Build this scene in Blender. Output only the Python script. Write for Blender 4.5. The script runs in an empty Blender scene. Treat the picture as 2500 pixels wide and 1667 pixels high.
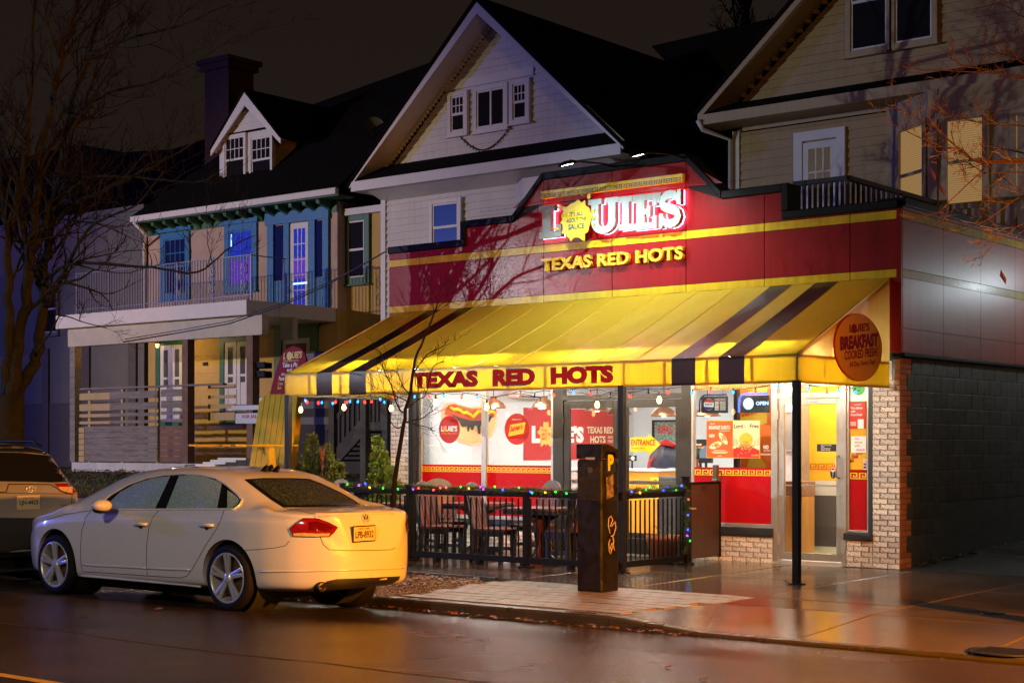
import bpy, bmesh, math, random
import numpy as np
from mathutils import Vector, Matrix
from mathutils.bvhtree import BVHTree
from mathutils.geometry import delaunay_2d_cdt, intersect_point_line
random.seed(7)
RND = random.Random(11)
scene = bpy.context.scene
col = scene.collection
pi = math.pi

# ------------------------------------------------------------------ camera
CAM = Vector((8.5745, -18.3838, 1.558))
VIEW_ANGLE = math.radians(128.8)
F_PX, HORIZON, CX, PW, PH = 3857.0, 1085.0, 1250.0, 2500.0, 1667.0
cam_data = bpy.data.cameras.new('camera')
cam = bpy.data.objects.new('camera', cam_data)
col.objects.link(cam)
cam.location = CAM
cam.rotation_euler = (pi / 2, 0, VIEW_ANGLE - pi / 2)
cam_data.sensor_width = 36.0
cam_data.lens = 36.0 * F_PX / PW
cam_data.shift_y = (HORIZON - PH / 2) / PW
cam_data.clip_start = 0.1
cam_data.clip_end = 600
scene.camera = cam

# ------------------------------------------------------------------ world and exposure
world = bpy.data.worlds.new('World')
scene.world = world
world.use_nodes = True
wn = world.node_tree.nodes
_wl = world.node_tree.links
_tc = wn.new('ShaderNodeTexCoord'); _sx = wn.new('ShaderNodeSeparateXYZ'); _mr = wn.new('ShaderNodeMapRange')
_mr.inputs['From Min'].default_value = 0.0; _mr.inputs['From Max'].default_value = 0.45
_mr.inputs['To Min'].default_value = 0.0165; _mr.inputs['To Max'].default_value = 0.0088
_wl.new(_tc.outputs['Generated'], _sx.inputs[0]); _wl.new(_sx.outputs['Z'], _mr.inputs['Value']); _wl.new(_mr.outputs['Result'], wn['Background'].inputs[1])
wn['Background'].inputs[0].default_value = (1.0, 0.66, 0.50, 1)      # overcast city night: brown glow, paler towards the horizon
vs = scene.view_settings
vs.view_transform = 'Standard'
vs.look = 'None'
vs.exposure = 0.12
vs.gamma = 1.0
vs.use_curve_mapping = False
scene.cycles.use_denoising = True
scene.cycles.max_bounces = 7
scene.cycles.diffuse_bounces = 3
scene.cycles.glossy_bounces = 4
scene.cycles.transmission_bounces = 6
scene.cycles.transparent_max_bounces = 12
scene.cycles.sample_clamp_indirect = 6.0
scene.cycles.caustics_reflective = False
scene.cycles.caustics_refractive = False
scene.cycles.use_light_tree = True

def lamp(name, kind, loc, power, color, radius=0.1, target=None, spot=None, blend=0.4):
    d = bpy.data.lights.new(name, kind)
    d.energy = power
    d.color = color
    if kind in ('POINT', 'SPOT'):
        d.shadow_soft_size = radius
    if kind == 'SPOT':
        d.spot_size = math.radians(spot or 90)
        d.spot_blend = blend
    o = bpy.data.objects.new(name, d)
    o.location = loc
    if target is not None:
        o.rotation_euler = (Vector(target) - Vector(loc)).to_track_quat('-Z', 'Y').to_euler()
    col.objects.link(o)
    return o

# street lamps and yard lamps that stand outside the frame, then added fill lamps
STREET_WHITE = lamp('street_light_white', 'SPOT', (-20.6, -18.4, 6.3), 4800, (0.86, 0.95, 1.0), 0.04, (-6.0, 0.0, 3.6), 36, 0.5)
STREET_BLUE = lamp('street_light_violet', 'POINT', (-33.0, -15.0, 7.2), 6200, (0.13, 0.16, 1.0), 0.2)
STREET_ORANGE = lamp('street_light_sodium', 'SPOT', (9.5, -7.5, 3.1), 14500, (1.0, 0.31, 0.006), 0.15, (-2.2, -7.35, 0.55), 84, 1.0)
YARD_WHITE = lamp('yard_light_white', 'POINT', (1.5, 5.9, 4.08), 85, (0.80, 0.93, 1.0), 0.12)
FILL_FAR = lamp('added_fill_cream_house', 'POINT', (20.0, -22.0, 8.5), 2300, (1.0, 0.50, 0.18), 0.25)  # added lamp: weak orange fill for the cream house
FILL_NEAR = lamp('added_fill_car_side', 'SPOT', (2.5, -22.0, 8.0), 2700, (1.0, 0.93, 0.80), 0.2, (-5.0, -7.8, 0.0), 52, 0.7)  # added lamp on the camera side, brightens the car's flank
FILL_OPP = lamp('added_fill_yellow_house', 'SPOT', (-29.5, -19.5, 6.8), 12500, (1.0, 0.80, 0.50), 0.2, (-19.6, 7.0, 2.0), 48, 0.8)  # added spot: warm fill for the yellow house and its porch

# ------------------------------------------------------------------ pixel helpers (measured on the photograph)
_d = Vector((math.cos(VIEW_ANGLE), math.sin(VIEW_ANGLE), 0))
_r = Vector((_d.y, -_d.x, 0))
def _ray(px, py):
    v = _d + _r * ((px - CX) / F_PX)
    v.z = (HORIZON - py) / F_PX
    return v
def at(px, py, y):
    v = _ray(px, py)
    return CAM + v * ((y - CAM.y) / v.y)
def atx(px, py, x):
    v = _ray(px, py)
    return CAM + v * ((x - CAM.x) / v.x)
def atz(px, py, z):
    v = _ray(px, py)
    return CAM + v * ((z - CAM.z) / v.z)

# ------------------------------------------------------------------ materials
MATS = {}
def _sock(n, *names):
    for k in names:
        if k in n.inputs:
            return n.inputs[k]
def mat(name, color, rough=0.6, metal=0.0, var=0.0, vscale=6.0, bump=0.0, bscale=60.0, spec=0.5,
        rvar=0.0, coat=0.0, coat_rough=0.05, emit=None, estr=0.0, objrand=0.0, color2=None, c2scale=3.0, c2lo=0.45, c2hi=0.6,
        trans=0.0, drops=0.0, dscale=160.0, stretch=None, streak=0.0, sheen=0.0, alpha=1.0, bdist=0.02, wet=None):
    """procedural Principled material: base colour with noise variation, patches of a second colour, grain relief, wetness"""
    m = bpy.data.materials.new(name)
    m.use_nodes = True
    nt = m.node_tree
    N, L = nt.nodes, nt.links
    b = N['Principled BSDF']
    b.inputs['Base Color'].default_value = (*color, 1)
    b.inputs['Roughness'].default_value = rough
    b.inputs['Metallic'].default_value = metal
    b.inputs['Specular IOR Level'].default_value = spec
    b.inputs['Coat Weight'].default_value = coat
    b.inputs['Coat Roughness'].default_value = coat_rough
    if trans: b.inputs['Transmission Weight'].default_value = trans
    if sheen: b.inputs['Sheen Weight'].default_value = sheen
    if alpha < 1: b.inputs['Alpha'].default_value = alpha
    if emit is not None:
        b.inputs['Emission Color'].default_value = (*emit, 1)
        b.inputs['Emission Strength'].default_value = estr
    need = var or bump or rvar or color2 or drops or streak or wet
    if need or objrand:
        tc = N.new('ShaderNodeTexCoord')
        vec = tc.outputs['Object']
        if stretch:
            mp = N.new('ShaderNodeMapping')
            mp.inputs['Scale'].default_value = stretch
            L.new(vec, mp.inputs['Vector'])
            vec = mp.outputs['Vector']
        c = None
        if color2 is not None:
            n = N.new('ShaderNodeTexNoise')
            n.inputs['Scale'].default_value = c2scale
            n.inputs['Detail'].default_value = 8
            n.inputs['Roughness'].default_value = 0.65
            L.new(vec, n.inputs['Vector'])
            r = N.new('ShaderNodeMapRange')
            r.inputs['From Min'].default_value = c2lo
            r.inputs['From Max'].default_value = c2hi
            L.new(n.outputs['Fac'], r.inputs['Value'])
            mx = N.new('ShaderNodeMix'); mx.data_type = 'RGBA'
            mx.inputs[6].default_value = (*color, 1)
            mx.inputs[7].default_value = (*color2, 1)
            L.new(r.outputs['Result'], mx.inputs[0])
            c = mx.outputs[2]
        def mul(csock, fac):
            h = N.new('ShaderNodeHueSaturation')
            if csock is None:
                h.inputs['Color'].default_value = (*color, 1)
            else:
                L.new(csock, h.inputs['Color'])
            L.new(fac, h.inputs['Value'])
            return h.outputs['Color']
        if var:
            n = N.new('ShaderNodeTexNoise')
            n.inputs['Scale'].default_value = vscale
            n.inputs['Detail'].default_value = 7
            n.inputs['Roughness'].default_value = 0.6
            L.new(vec, n.inputs['Vector'])
            r = N.new('ShaderNodeMapRange')
            r.inputs['From Min'].default_value = 0.25; r.inputs['From Max'].default_value = 0.75
            r.inputs['To Min'].default_value = 1 - var; r.inputs['To Max'].default_value = 1 + var
            L.new(n.outputs['Fac'], r.inputs['Value'])
            c = mul(c, r.outputs['Result'])
        if streak:
            mp2 = N.new('ShaderNodeMapping')
            mp2.inputs['Scale'].default_value = (14, 14, 0.7)
            L.new(tc.outputs['Object'], mp2.inputs['Vector'])
            n = N.new('ShaderNodeTexNoise'); n.inputs['Scale'].default_value = 1.0; n.inputs['Detail'].default_value = 5
            L.new(mp2.outputs['Vector'], n.inputs['Vector'])
            r = N.new('ShaderNodeMapRange')
            r.inputs['From Min'].default_value = 0.3; r.inputs['From Max'].default_value = 0.7
            r.inputs['To Min'].default_value = 1 - streak; r.inputs['To Max'].default_value = 1 + streak * 0.4
            L.new(n.outputs['Fac'], r.inputs['Value'])
            c = mul(c, r.outputs['Result'])
        if objrand:
            oi = N.new('ShaderNodeObjectInfo')
            r = N.new('ShaderNodeMapRange')
            r.inputs['To Min'].default_value = 1 - objrand; r.inputs['To Max'].default_value = 1 + objrand
            L.new(oi.outputs['Random'], r.inputs['Value'])
            c = mul(c, r.outputs['Result'])
        if c is not None:
            L.new(c, b.inputs['Base Color'])
        if rvar or wet:
            n = N.new('ShaderNodeTexNoise')
            n.inputs['Scale'].default_value = (wet[2] if wet else vscale * 1.7)
            n.inputs['Detail'].default_value = 6
            L.new(vec, n.inputs['Vector'])
            r = N.new('ShaderNodeMapRange')
            r.inputs['From Min'].default_value = 0.35; r.inputs['From Max'].default_value = 0.65
            lo, hi = (wet[0], wet[1]) if wet else (max(0.02, rough - rvar), min(1, rough + rvar))
            r.inputs['To Min'].default_value = lo; r.inputs['To Max'].default_value = hi
            L.new(n.outputs['Fac'], r.inputs['Value'])
            L.new(r.outputs['Result'], b.inputs['Roughness'])
        last = None
        if bump:
            n = N.new('ShaderNodeTexNoise')
            n.inputs['Scale'].default_value = bscale
            n.inputs['Detail'].default_value = 6
            n.inputs['Roughness'].default_value = 0.7
            L.new(vec, n.inputs['Vector'])
            bp = N.new('ShaderNodeBump')
            bp.inputs['Strength'].default_value = bump
            bp.inputs['Distance'].default_value = bdist
            L.new(n.outputs['Fac'], bp.inputs['Height'])
            last = bp
        if drops:
            v = N.new('ShaderNodeTexVoronoi')
            v.inputs['Scale'].default_value = dscale
            L.new(tc.outputs['Object'], v.inputs['Vector'])
            r = N.new('ShaderNodeMapRange')
            r.inputs['From Min'].default_value = 0.0; r.inputs['From Max'].default_value = 0.38
            r.inputs['To Min'].default_value = 1.0; r.inputs['To Max'].default_value = 0.0
            L.new(v.outputs['Distance'], r.inputs['Value'])
            bp = N.new('ShaderNodeBump')
            bp.inputs['Strength'].default_value = drops
            bp.inputs['Distance'].default_value = 0.004
            L.new(r.outputs['Result'], bp.inputs['Height'])
            if last: L.new(last.outputs['Normal'], bp.inputs['Normal'])
            last = bp
        if last:
            L.new(last.outputs['Normal'], b.inputs['Normal'])
            if coat: L.new(last.outputs['Normal'], b.inputs['Coat Normal'])
    MATS[name] = m
    return m

def emat(name, color, strength):
    m = bpy.data.materials.new(name)
    m.use_nodes = True
    N, L = m.node_tree.nodes, m.node_tree.links
    N.remove(N['Principled BSDF'])
    e = N.new('ShaderNodeEmission')
    e.inputs[0].default_value = (*color, 1)
    e.inputs[1].default_value = strength
    L.new(e.outputs[0], N['Material Output'].inputs[0])
    MATS[name] = m
    return m

def glassmat(name, tint=(1, 1, 1), refl=1.0, rough=0.02):
    """thin pane: straight see-through plus a mirror reflection that grows at grazing angles"""
    m = bpy.data.materials.new(name)
    m.use_nodes = True
    N, L = m.node_tree.nodes, m.node_tree.links
    N.remove(N['Principled BSDF'])
    t = N.new('ShaderNodeBsdfTransparent'); t.inputs[0].default_value = (*tint, 1)
    g = N.new('ShaderNodeBsdfGlossy'); g.inputs['Roughness'].default_value = rough
    fr = N.new('ShaderNodeFresnel'); fr.inputs[0].default_value = 1.5
    mu = N.new('ShaderNodeMath'); mu.operation = 'MULTIPLY'; mu.inputs[1].default_value = refl
    mx = N.new('ShaderNodeMixShader')
    L.new(fr.outputs[0], mu.inputs[0]); L.new(mu.outputs[0], mx.inputs[0])
    L.new(t.outputs[0], mx.inputs[1]); L.new(g.outputs[0], mx.inputs[2])
    L.new(mx.outputs[0], N['Material Output'].inputs[0])
    MATS[name] = m
    return m

def clothmat(name, color, transluc, rough=0.35, coat=0.3, var=0.06, spec=0.5):
    """vinyl fabric that lets light through: Principled on top of a Translucent lobe"""
    m = mat(name, color, rough, var=var, vscale=3.0, bump=0.12, bscale=6, bdist=0.03, coat=coat, coat_rough=0.07, spec=spec, streak=0.13)
    N, L = m.node_tree.nodes, m.node_tree.links
    b = N['Principled BSDF']
    t = N.new('ShaderNodeBsdfTranslucent'); t.inputs[0].default_value = (*transluc, 1)
    mx = N.new('ShaderNodeMixShader'); mx.inputs[0].default_value = 0.48
    L.new(b.outputs[0], mx.inputs[1]); L.new(t.outputs[0], mx.inputs[2])
    L.new(mx.outputs[0], N['Material Output'].inputs[0])
    return m

# ------------------------------------------------------------------ mesh builder
class MB:
    def __init__(s):
        s.v = []; s.f = []
    def add(s, vs, fs):
        o = len(s.v)
        s.v += [tuple(p) for p in vs]
        s.f += [tuple(i + o for i in q) for q in fs]
        return s
    def box(s, x0, y0, z0, x1, y1, z1):
        if x0 > x1: x0, x1 = x1, x0
        if y0 > y1: y0, y1 = y1, y0
        if z0 > z1: z0, z1 = z1, z0
        return s.add([(x0,y0,z0),(x1,y0,z0),(x1,y1,z0),(x0,y1,z0),(x0,y0,z1),(x1,y0,z1),(x1,y1,z1),(x0,y1,z1)],
                     [(0,3,2,1),(4,5,6,7),(0,1,5,4),(1,2,6,5),(2,3,7,6),(3,0,4,7)])
    def obox(s, c, ax, ay, az):
        """box from centre and three half-axis vectors"""
        c, ax, ay, az = Vector(c), Vector(ax), Vector(ay), Vector(az)
        vs = [c + ax*i + ay*j + az*k for k in (-1,1) for (i,j) in ((-1,-1),(1,-1),(1,1),(-1,1))]
        return s.add(vs, [(0,3,2,1),(4,5,6,7),(0,1,5,4),(1,2,6,5),(2,3,7,6),(3,0,4,7)])
    def beam(s, p0, p1, w, h, up=(0,0,1)):
        """rectangular bar from p0 to p1, w across and h along 'up'"""
        p0, p1 = Vector(p0), Vector(p1)
        d = p1 - p0
        a = d.normalized(); u = Vector(up)
        b = a.cross(u)
        if b.length < 1e-4: b = a.cross(Vector((1,0,0)))
        b.normalize(); u = b.cross(a).normalized()
        return s.obox((p0+p1)/2, d/2, b*(w/2), u*(h/2))
    def prism(s, pts, o, u, v, n0, n1):
        """2-D outline (ccw seen against n=u x v) extruded from n0 to n1"""
        o, u, v = Vector(o), Vector(u), Vector(v)
        n = u.cross(v).normalized()
        k = len(pts)
        A = [o + u*p[0] + v*p[1] + n*n0 for p in pts]
        B = [o + u*p[0] + v*p[1] + n*n1 for p in pts]
        fs = [tuple(range(k))[::-1], tuple(range(k, 2*k))]
        fs += [(i, (i+1) % k, k+(i+1) % k, k+i) for i in range(k)]
        return s.add(A + B, fs)
    def quad(s, a, b, c, d):
        return s.add([a, b, c, d], [(0,1,2,3)])
    def poly(s, pts):
        return s.add(pts, [tuple(range(len(pts)))])
    def tube(s, pts, r, n=8, caps=True):
        pts = [Vector(p) for p in pts]
        k = len(pts)
        rs = r if isinstance(r, (list, tuple)) else [r]*k
        ref = None; rings = []
        for i in range(k):
            t = (pts[min(i+1, k-1)] - pts[max(i-1, 0)])
            if t.length < 1e-9: t = Vector((0,0,1))
            t.normalize()
            if ref is None:
                ref = t.orthogonal().normalized()
            ref = (ref - t * ref.dot(t))
            if ref.length < 1e-6: ref = t.orthogonal()
            ref.normalize()
            b = t.cross(ref)
            rings.append([pts[i] + (ref*math.cos(2*pi*j/n) + b*math.sin(2*pi*j/n))*rs[i] for j in range(n)])
        vs = [p for R in rings for p in R]
        fs = [(i*n+j, i*n+(j+1)%n, (i+1)*n+(j+1)%n, (i+1)*n+j) for i in range(k-1) for j in range(n)]
        if caps:
            fs.append(tuple(range(n))[::-1]); fs.append(tuple((k-1)*n + j for j in range(n)))
        return s.add(vs, fs)
    def cyl(s, p0, p1, r0, r1=None, n=16):
        return s.tube([p0, p1], [r0, r0 if r1 is None else r1], n)
    def lathe(s, prof, o=(0,0,0), axis=(0,0,1), n=24, close=False):
        """profile of (radius, height) turned about an axis through o"""
        o = Vector(o); a = Vector(axis).normalized()
        u = a.orthogonal().normalized(); w = a.cross(u)
        k = len(prof)
        vs = [o + a*h + (u*math.cos(2*pi*j/n) + w*math.sin(2*pi*j/n))*max(r, 1e-4) for (r, h) in prof for j in range(n)]
        fs = [(i*n+j, i*n+(j+1)%n, (i+1)*n+(j+1)%n, (i+1)*n+j) for i in range(k-1) for j in range(n)]
        if close:
            fs += [((k-1)*n+j, (k-1)*n+(j+1)%n, (j+1)%n, j) for j in range(n)]
        return s.add(vs, fs)
    def grid(s, fn, nu, nv):
        vs = [fn(i/nu, j/nv) for i in range(nu+1) for j in range(nv+1)]
        fs = [(i*(nv+1)+j, (i+1)*(nv+1)+j, (i+1)*(nv+1)+j+1, i*(nv+1)+j+1) for i in range(nu) for j in range(nv)]
        return s.add(vs, fs)
    def mesh(s, name, m, smooth=False):
        me = bpy.data.meshes.new(name)
        me.from_pydata(s.v, [], s.f)
        if m is not None: me.materials.append(m)
        if smooth:
            me.polygons.foreach_set('use_smooth', [True]*len(me.polygons))
        me.update()
        return me
    def build(s, name, m, parent=None, smooth=False, bevel=0.0, seg=2, local=False, solid=0.0, fix=False):
        me = s.mesh(name, m, smooth)
        if fix:
            bm = bmesh.new(); bm.from_mesh(me); bmesh.ops.recalc_face_normals(bm, faces=bm.faces[:]); bm.to_mesh(me); bm.free()
        o = bpy.data.objects.new(name, me)
        col.objects.link(o)
        if parent is not None: attach(o, parent, local)
        if solid:
            md = o.modifiers.new('solid', 'SOLIDIFY'); md.thickness = solid
        if bevel:
            md = o.modifiers.new('bevel', 'BEVEL'); md.width = bevel; md.segments = seg; md.limit_method = 'ANGLE'; md.angle_limit = math.radians(40)
            md.harden_normals = False
        return o

def world_of(o):
    m = o.matrix_basis.copy()
    while o.parent is not None:
        m = o.parent.matrix_basis @ o.matrix_parent_inverse @ m
        o = o.parent
    return m
def attach(o, parent, local=False):
    o.parent = parent
    if not local:
        o.matrix_parent_inverse = world_of(parent).inverted()
def inst(me, name, parent=None, loc=(0,0,0), rot=(0,0,0), scale=(1,1,1), local=False):
    o = bpy.data.objects.new(name, me)
    o.location = loc; o.rotation_euler = rot; o.scale = scale
    col.objects.link(o)
    if parent is not None: attach(o, parent, local)
    return o
def tag(o, label, cat, group=None):
    o['label'] = label; o['category'] = cat
    if group: o['group'] = group
    return o
def thing(name, label, cat, loc=(0,0,0), rotz=0.0, group=None):
    o = bpy.data.objects.new(name, None)
    o.location = loc; o.rotation_euler = (0, 0, rotz)
    o.empty_display_size = 0.2
    col.objects.link(o)
    return tag(o, label, cat, group)
def structure(o):
    o['kind'] = 'structure'; return o
def stuff(o):
    o['kind'] = 'stuff'; return o
def dup(root, loc, rotz, label=None, group=None, scale=None):
    r = root.copy(); col.objects.link(r)
    r.location = loc; r.rotation_euler = (0, 0, rotz)
    if scale: r.scale = scale
    if label: r['label'] = label
    if group: r['group'] = group
    def rec(a, b):
        for ch in list(a.children):
            c = ch.copy(); col.objects.link(c); c.parent = b
            rec(ch, c)
    rec(root, r)
    return r

# unit brick / block with softened edges, shared by every brick in the place
def unit_block(name, m, b=0.06):
    me = bpy.data.meshes.new(name)
    bm = bmesh.new()
    bmesh.ops.create_cube(bm, size=1.0)
    front = [e for e in bm.edges if all(v.co.y < 0 for v in e.verts)]
    bmesh.ops.bevel(bm, geom=front, offset=b, segments=1, affect='EDGES')
    bm.to_mesh(me); bm.free()
    me.materials.append(m)
    return me

# ------------------------------------------------------------------ lettering (built-in font turned to mesh, fitted to a box)
_TEXTS = []
def islands(me):
    """split a mesh into its connected pieces"""
    n = len(me.vertices); par = list(range(n))
    def find(i):
        while par[i] != i:
            par[i] = par[par[i]]; i = par[i]
        return i
    key = {}
    for v in me.vertices:
        k = (round(v.co.x, 4), round(v.co.y, 4), round(v.co.z, 4))
        if k in key: par[find(v.index)] = find(key[k])
        else: key[k] = v.index
    for e in me.edges: par[find(e.vertices[0])] = find(e.vertices[1])
    groups = {}
    for p in me.polygons: groups.setdefault(find(p.vertices[0]), []).append(p)
    out = []
    for g in groups.values():
        mb = MB(); idx = {}
        fs = []
        for p in g:
            f = []
            for v in p.vertices:
                if v not in idx: idx[v] = len(idx); mb.v.append(tuple(me.vertices[v].co))
                f.append(idx[v])
            fs.append(tuple(f))
        mb.f = fs
        out.append(mb.mesh('letter', me.materials[0]))
    return out
def text(s, name, m, parent, o, u, v, w, h, depth=0.002, bold=0.0, local=False, shear=0.0, off=0.0, align='FIT', spacing=1.0):
    """letters fitted to a w x h box whose lower-left corner is o, running along u, up along v, facing u x v"""
    cu = bpy.data.curves.new('lettering', 'FONT')
    cu.body = s
    cu.size = 1.0
    cu.offset = bold
    cu.shear = shear
    cu.space_character = spacing
    cu.resolution_u = 3
    cu.fill_mode = 'FRONT' if depth <= 0.004 else 'BOTH'
    cu.extrude = 0.0 if depth <= 0.004 else 0.5
    ob = bpy.data.objects.new('lettering', cu)
    col.objects.link(ob)
    _TEXTS.append((ob, name, m, parent, Vector(o), Vector(u), Vector(v), w, h, depth, local, off))
def flush_texts():
    bpy.context.view_layer.update()
    dg = bpy.context.evaluated_depsgraph_get()
    for (ob, name, m, parent, o, u, v, w, h, depth, local, off) in _TEXTS:
        me = bpy.data.meshes.new_from_object(ob.evaluated_get(dg))
        me.name = name
        n = len(me.vertices)
        a = np.empty(n*3); me.vertices.foreach_get('co', a); a = a.reshape(-1, 3)
        lo, hi = a.min(0), a.max(0)
        sx = w / max(hi[0]-lo[0], 1e-6); sy = h / max(hi[1]-lo[1], 1e-6)
        nn = u.cross(v).normalized()
        X = (a[:,0]-lo[0])*sx; Y = (a[:,1]-lo[1])*sy
        if depth <= 0.004: Z = np.full(n, depth + off)
        else: Z = (a[:,2]-lo[2]) / max(hi[2]-lo[2], 1e-6) * depth + off
        P = np.array(o)[None] + X[:,None]*np.array(u)[None] + Y[:,None]*np.array(v)[None] + Z[:,None]*np.array(nn)[None]
        me.vertices.foreach_set('co', P.ravel())
        me.materials.clear(); me.materials.append(m)
        me.update()
        for k, part in enumerate(islands(me) if depth > 0.004 else [me]):
            no = bpy.data.objects.new(name if depth <= 0.004 else 'letter', part)
            col.objects.link(no)
            if parent is not None: attach(no, parent, local)
    for t in _TEXTS:
        cu = t[0].data
        bpy.data.objects.remove(t[0])
        bpy.data.curves.remove(cu)
    _TEXTS.clear()

XU, YU, ZU = Vector((1,0,0)), Vector((0,1,0)), Vector((0,0,1))
def ellipse(cx, cy, rx, ry, n=40, a0=0.0, a1=2*pi):
    return [(cx + rx*math.cos(a0+(a1-a0)*i/n), cy + ry*math.sin(a0+(a1-a0)*i/n)) for i in range(n)]
def flat(pts, o, u, v, d0, d1):
    return MB().prism(pts, o, u, v, d0, d1)
def greek(o, u, v, length, h, unit, d, name, m, parent):
    """one strip of Greek key: little bars laid end to end, none overlapping"""
    mb = MB()
    n = max(1, round(length / unit)); unit = length / n
    t = h / 7.0
    for i in range(n):
        x = i * unit; w = unit
        # bars in a unit cell (x0,z0,x1,z1), cell scaled to unit
        for (a, b, c, e) in ((0, 0, 1, t/h), (0, t/h, .16, 1), (.16, 1-t/h, .84, 1), (.68, .30, .84, 1-t/h), (.34, .30, .68, .30+t/h), (.34, .30+t/h, .48, .62)):
            mb.prism([(x+a*w, b*h), (x+c*w, b*h), (x+c*w, e*h), (x+a*w, e*h)], o, u, v, 0.0, d)
    return mb.build(name, m, parent)

# ================================================================== materials used across the place
M_ASPHALT = mat('wet_asphalt', (0.034, 0.022, 0.015), 0.3, var=0.35, vscale=1.2, bump=0.6, bscale=150, bdist=0.004, wet=(0.08, 0.30, 0.40), color2=(0.055, 0.037, 0.026), c2scale=0.5, spec=0.6)
M_CONC = mat('wet_concrete', (0.115, 0.085, 0.064), 0.3, var=0.25, vscale=1.6, bump=0.14, bscale=70, bdist=0.005, wet=(0.05, 0.26, 0.6), objrand=0.12, color2=(0.068, 0.049, 0.038), c2scale=0.8, spec=0.6)
M_CONC_DARK = mat('joint_dark', (0.03, 0.025, 0.02), 0.7)
M_PAVER = mat('paver_concrete', (0.20, 0.15, 0.115), 0.45, var=0.2, vscale=5, bump=0.4, bscale=120, bdist=0.004, objrand=0.14, wet=(0.25, 0.55, 1.2), spec=0.5)
M_KERB = mat('kerb_stone', (0.045, 0.036, 0.031), 0.35, var=0.25, vscale=4, bump=0.4, bscale=60, bdist=0.006, wet=(0.15, 0.5, 1.5))
M_DRIVE = mat('driveway_asphalt', (0.035, 0.034, 0.036), 0.5, var=0.3, vscale=2, bump=0.5, bscale=90, bdist=0.006, wet=(0.25, 0.6, 0.8))
M_SOIL = mat('soil', (0.045, 0.032, 0.022), 0.9, var=0.4, vscale=8, bump=0.8, bscale=40)
M_MULCH = mat('mulch_chips', (0.13, 0.085, 0.05), 0.6, var=0.6, vscale=30)
M_LEAF = mat('dead_leaf', (0.13, 0.055, 0.016), 0.5, var=0.4, vscale=20, objrand=0.3)
M_LAWN = mat('lawn_soil', (0.03, 0.032, 0.015), 0.9, var=0.4, vscale=6, bump=0.6, bscale=30)
M_GRASS = mat('grass_blades', (0.045, 0.075, 0.02), 0.55, var=0.4, vscale=3)
M_YLINE = mat('yellow_road_paint', (0.55, 0.30, 0.02), 0.5, var=0.3, vscale=10, color2=(0.12, 0.08, 0.03), c2scale=9, c2lo=0.55, c2hi=0.7)
M_IRON = mat('cast_iron', (0.03, 0.028, 0.026), 0.4, metal=0.6, bump=0.5, bscale=50)

def road_z(y):
    ps = [(-40, -.3), (-18.6, -.17), (-15.2, -.07), (-12.3, 0.0), (-10.0, -.03), (-8.1, -.060), (-6.2, -.175)]
    for (a, za), (b, zb) in zip(ps, ps[1:]):
        if a <= y <= b: return za + (zb-za)*(y-a)/(b-a)
    return -.175 if y > -6.2 else -.3
def walk_z(y):
    return 0.0097 * y

# ---- ground sheet, road, kerbs
structure(MB().quad((-300, -300, -.42), (300, -300, -.42), (300, 300, -.42), (-300, 300, -.42)).build('ground', M_SOIL))
mb = MB()
ys = [-18.6, -16.8, -15.2, -13.6, -12.3, -11.2, -10.0, -9.0, -8.1, -7.2, -6.2]
for a, b in zip(ys, ys[1:]):
    for x0, x1 in ((-90, -30), (-30, -10), (-10, 0), (0, 10), (10, 60)):
        mb.quad((x0, a, road_z(a)), (x1, a, road_z(a)), (x1, b, road_z(b)), (x0, b, road_z(b)))
road = structure(mb.build('road', M_ASPHALT))
mb = MB()
for yy in (-12.22, -12.50):
    for i in range(40):
        x = -60 + i*2.0
        mb.quad((x, yy-.05, road_z(yy-.05)+.004), (x+2.0, yy-.05, road_z(yy-.05)+.004), (x+2.0, yy+.05, road_z(yy+.05)+.004), (x, yy+.05, road_z(yy+.05)+.004))
mb.build('centre_line', M_YLINE, road)
# worn seam along the lane
mb = MB()
x = -14.0
while x < 9:
    dx = RND.uniform(.3, .8)
    y0 = -10.35 + .05*math.sin(x*1.3) + .03*math.sin(x*4.1)
    y1 = -10.35 + .05*math.sin((x+dx)*1.3) + .03*math.sin((x+dx)*4.1)
    w = RND.uniform(.006, .02)
    mb.quad((x, y0-w, road_z(y0)+.003), (x+dx, y1-w, road_z(y1)+.003), (x+dx, y1+w, road_z(y1)+.003), (x, y0+w, road_z(y0)+.003))
    x += dx
mb.build('seam', M_CONC_DARK, road)

# ---- sidewalk bed and slabs
bed = structure(MB().add([(-60, -6.04, -.145), (10.5, -6.04, -.145), (10.5, 0.3, -.09), (-60, 0.3, -.09)], [(0,1,2,3)]).build('sidewalk', M_CONC_DARK))
def slab(x0, x1, y0, y1, zf=walk_z, parent=bed, m=M_CONC, name='slab', gap=.012, th=.09, dz=0.0):
    x0 += gap; x1 -= gap; y0 += gap; y1 -= gap
    b = .006
    vs = [(x0, y0, zf(y0)-th), (x1, y0, zf(y0)-th), (x1, y1, zf(y1)-th), (x0, y1, zf(y1)-th)]
    vs += [(x0, y0, zf(y0)-b+dz), (x1, y0, zf(y0)-b+dz), (x1, y1, zf(y1)-b+dz), (x0, y1, zf(y1)-b+dz)]
    vs += [(x0+b, y0+b, zf(y0)+dz), (x1-b, y0+b, zf(y0)+dz), (x1-b, y1-b, zf(y1)+dz), (x0+b, y1-b, zf(y1)+dz)]
    fs = [(0,1,5,4),(1,2,6,5),(2,3,7,6),(3,0,4,7),(4,5,9,8),(5,6,10,9),(6,7,11,10),(7,4,8,11),(8,9,10,11)]
    return MB().add(vs, fs).build(name, m, parent)
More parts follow.
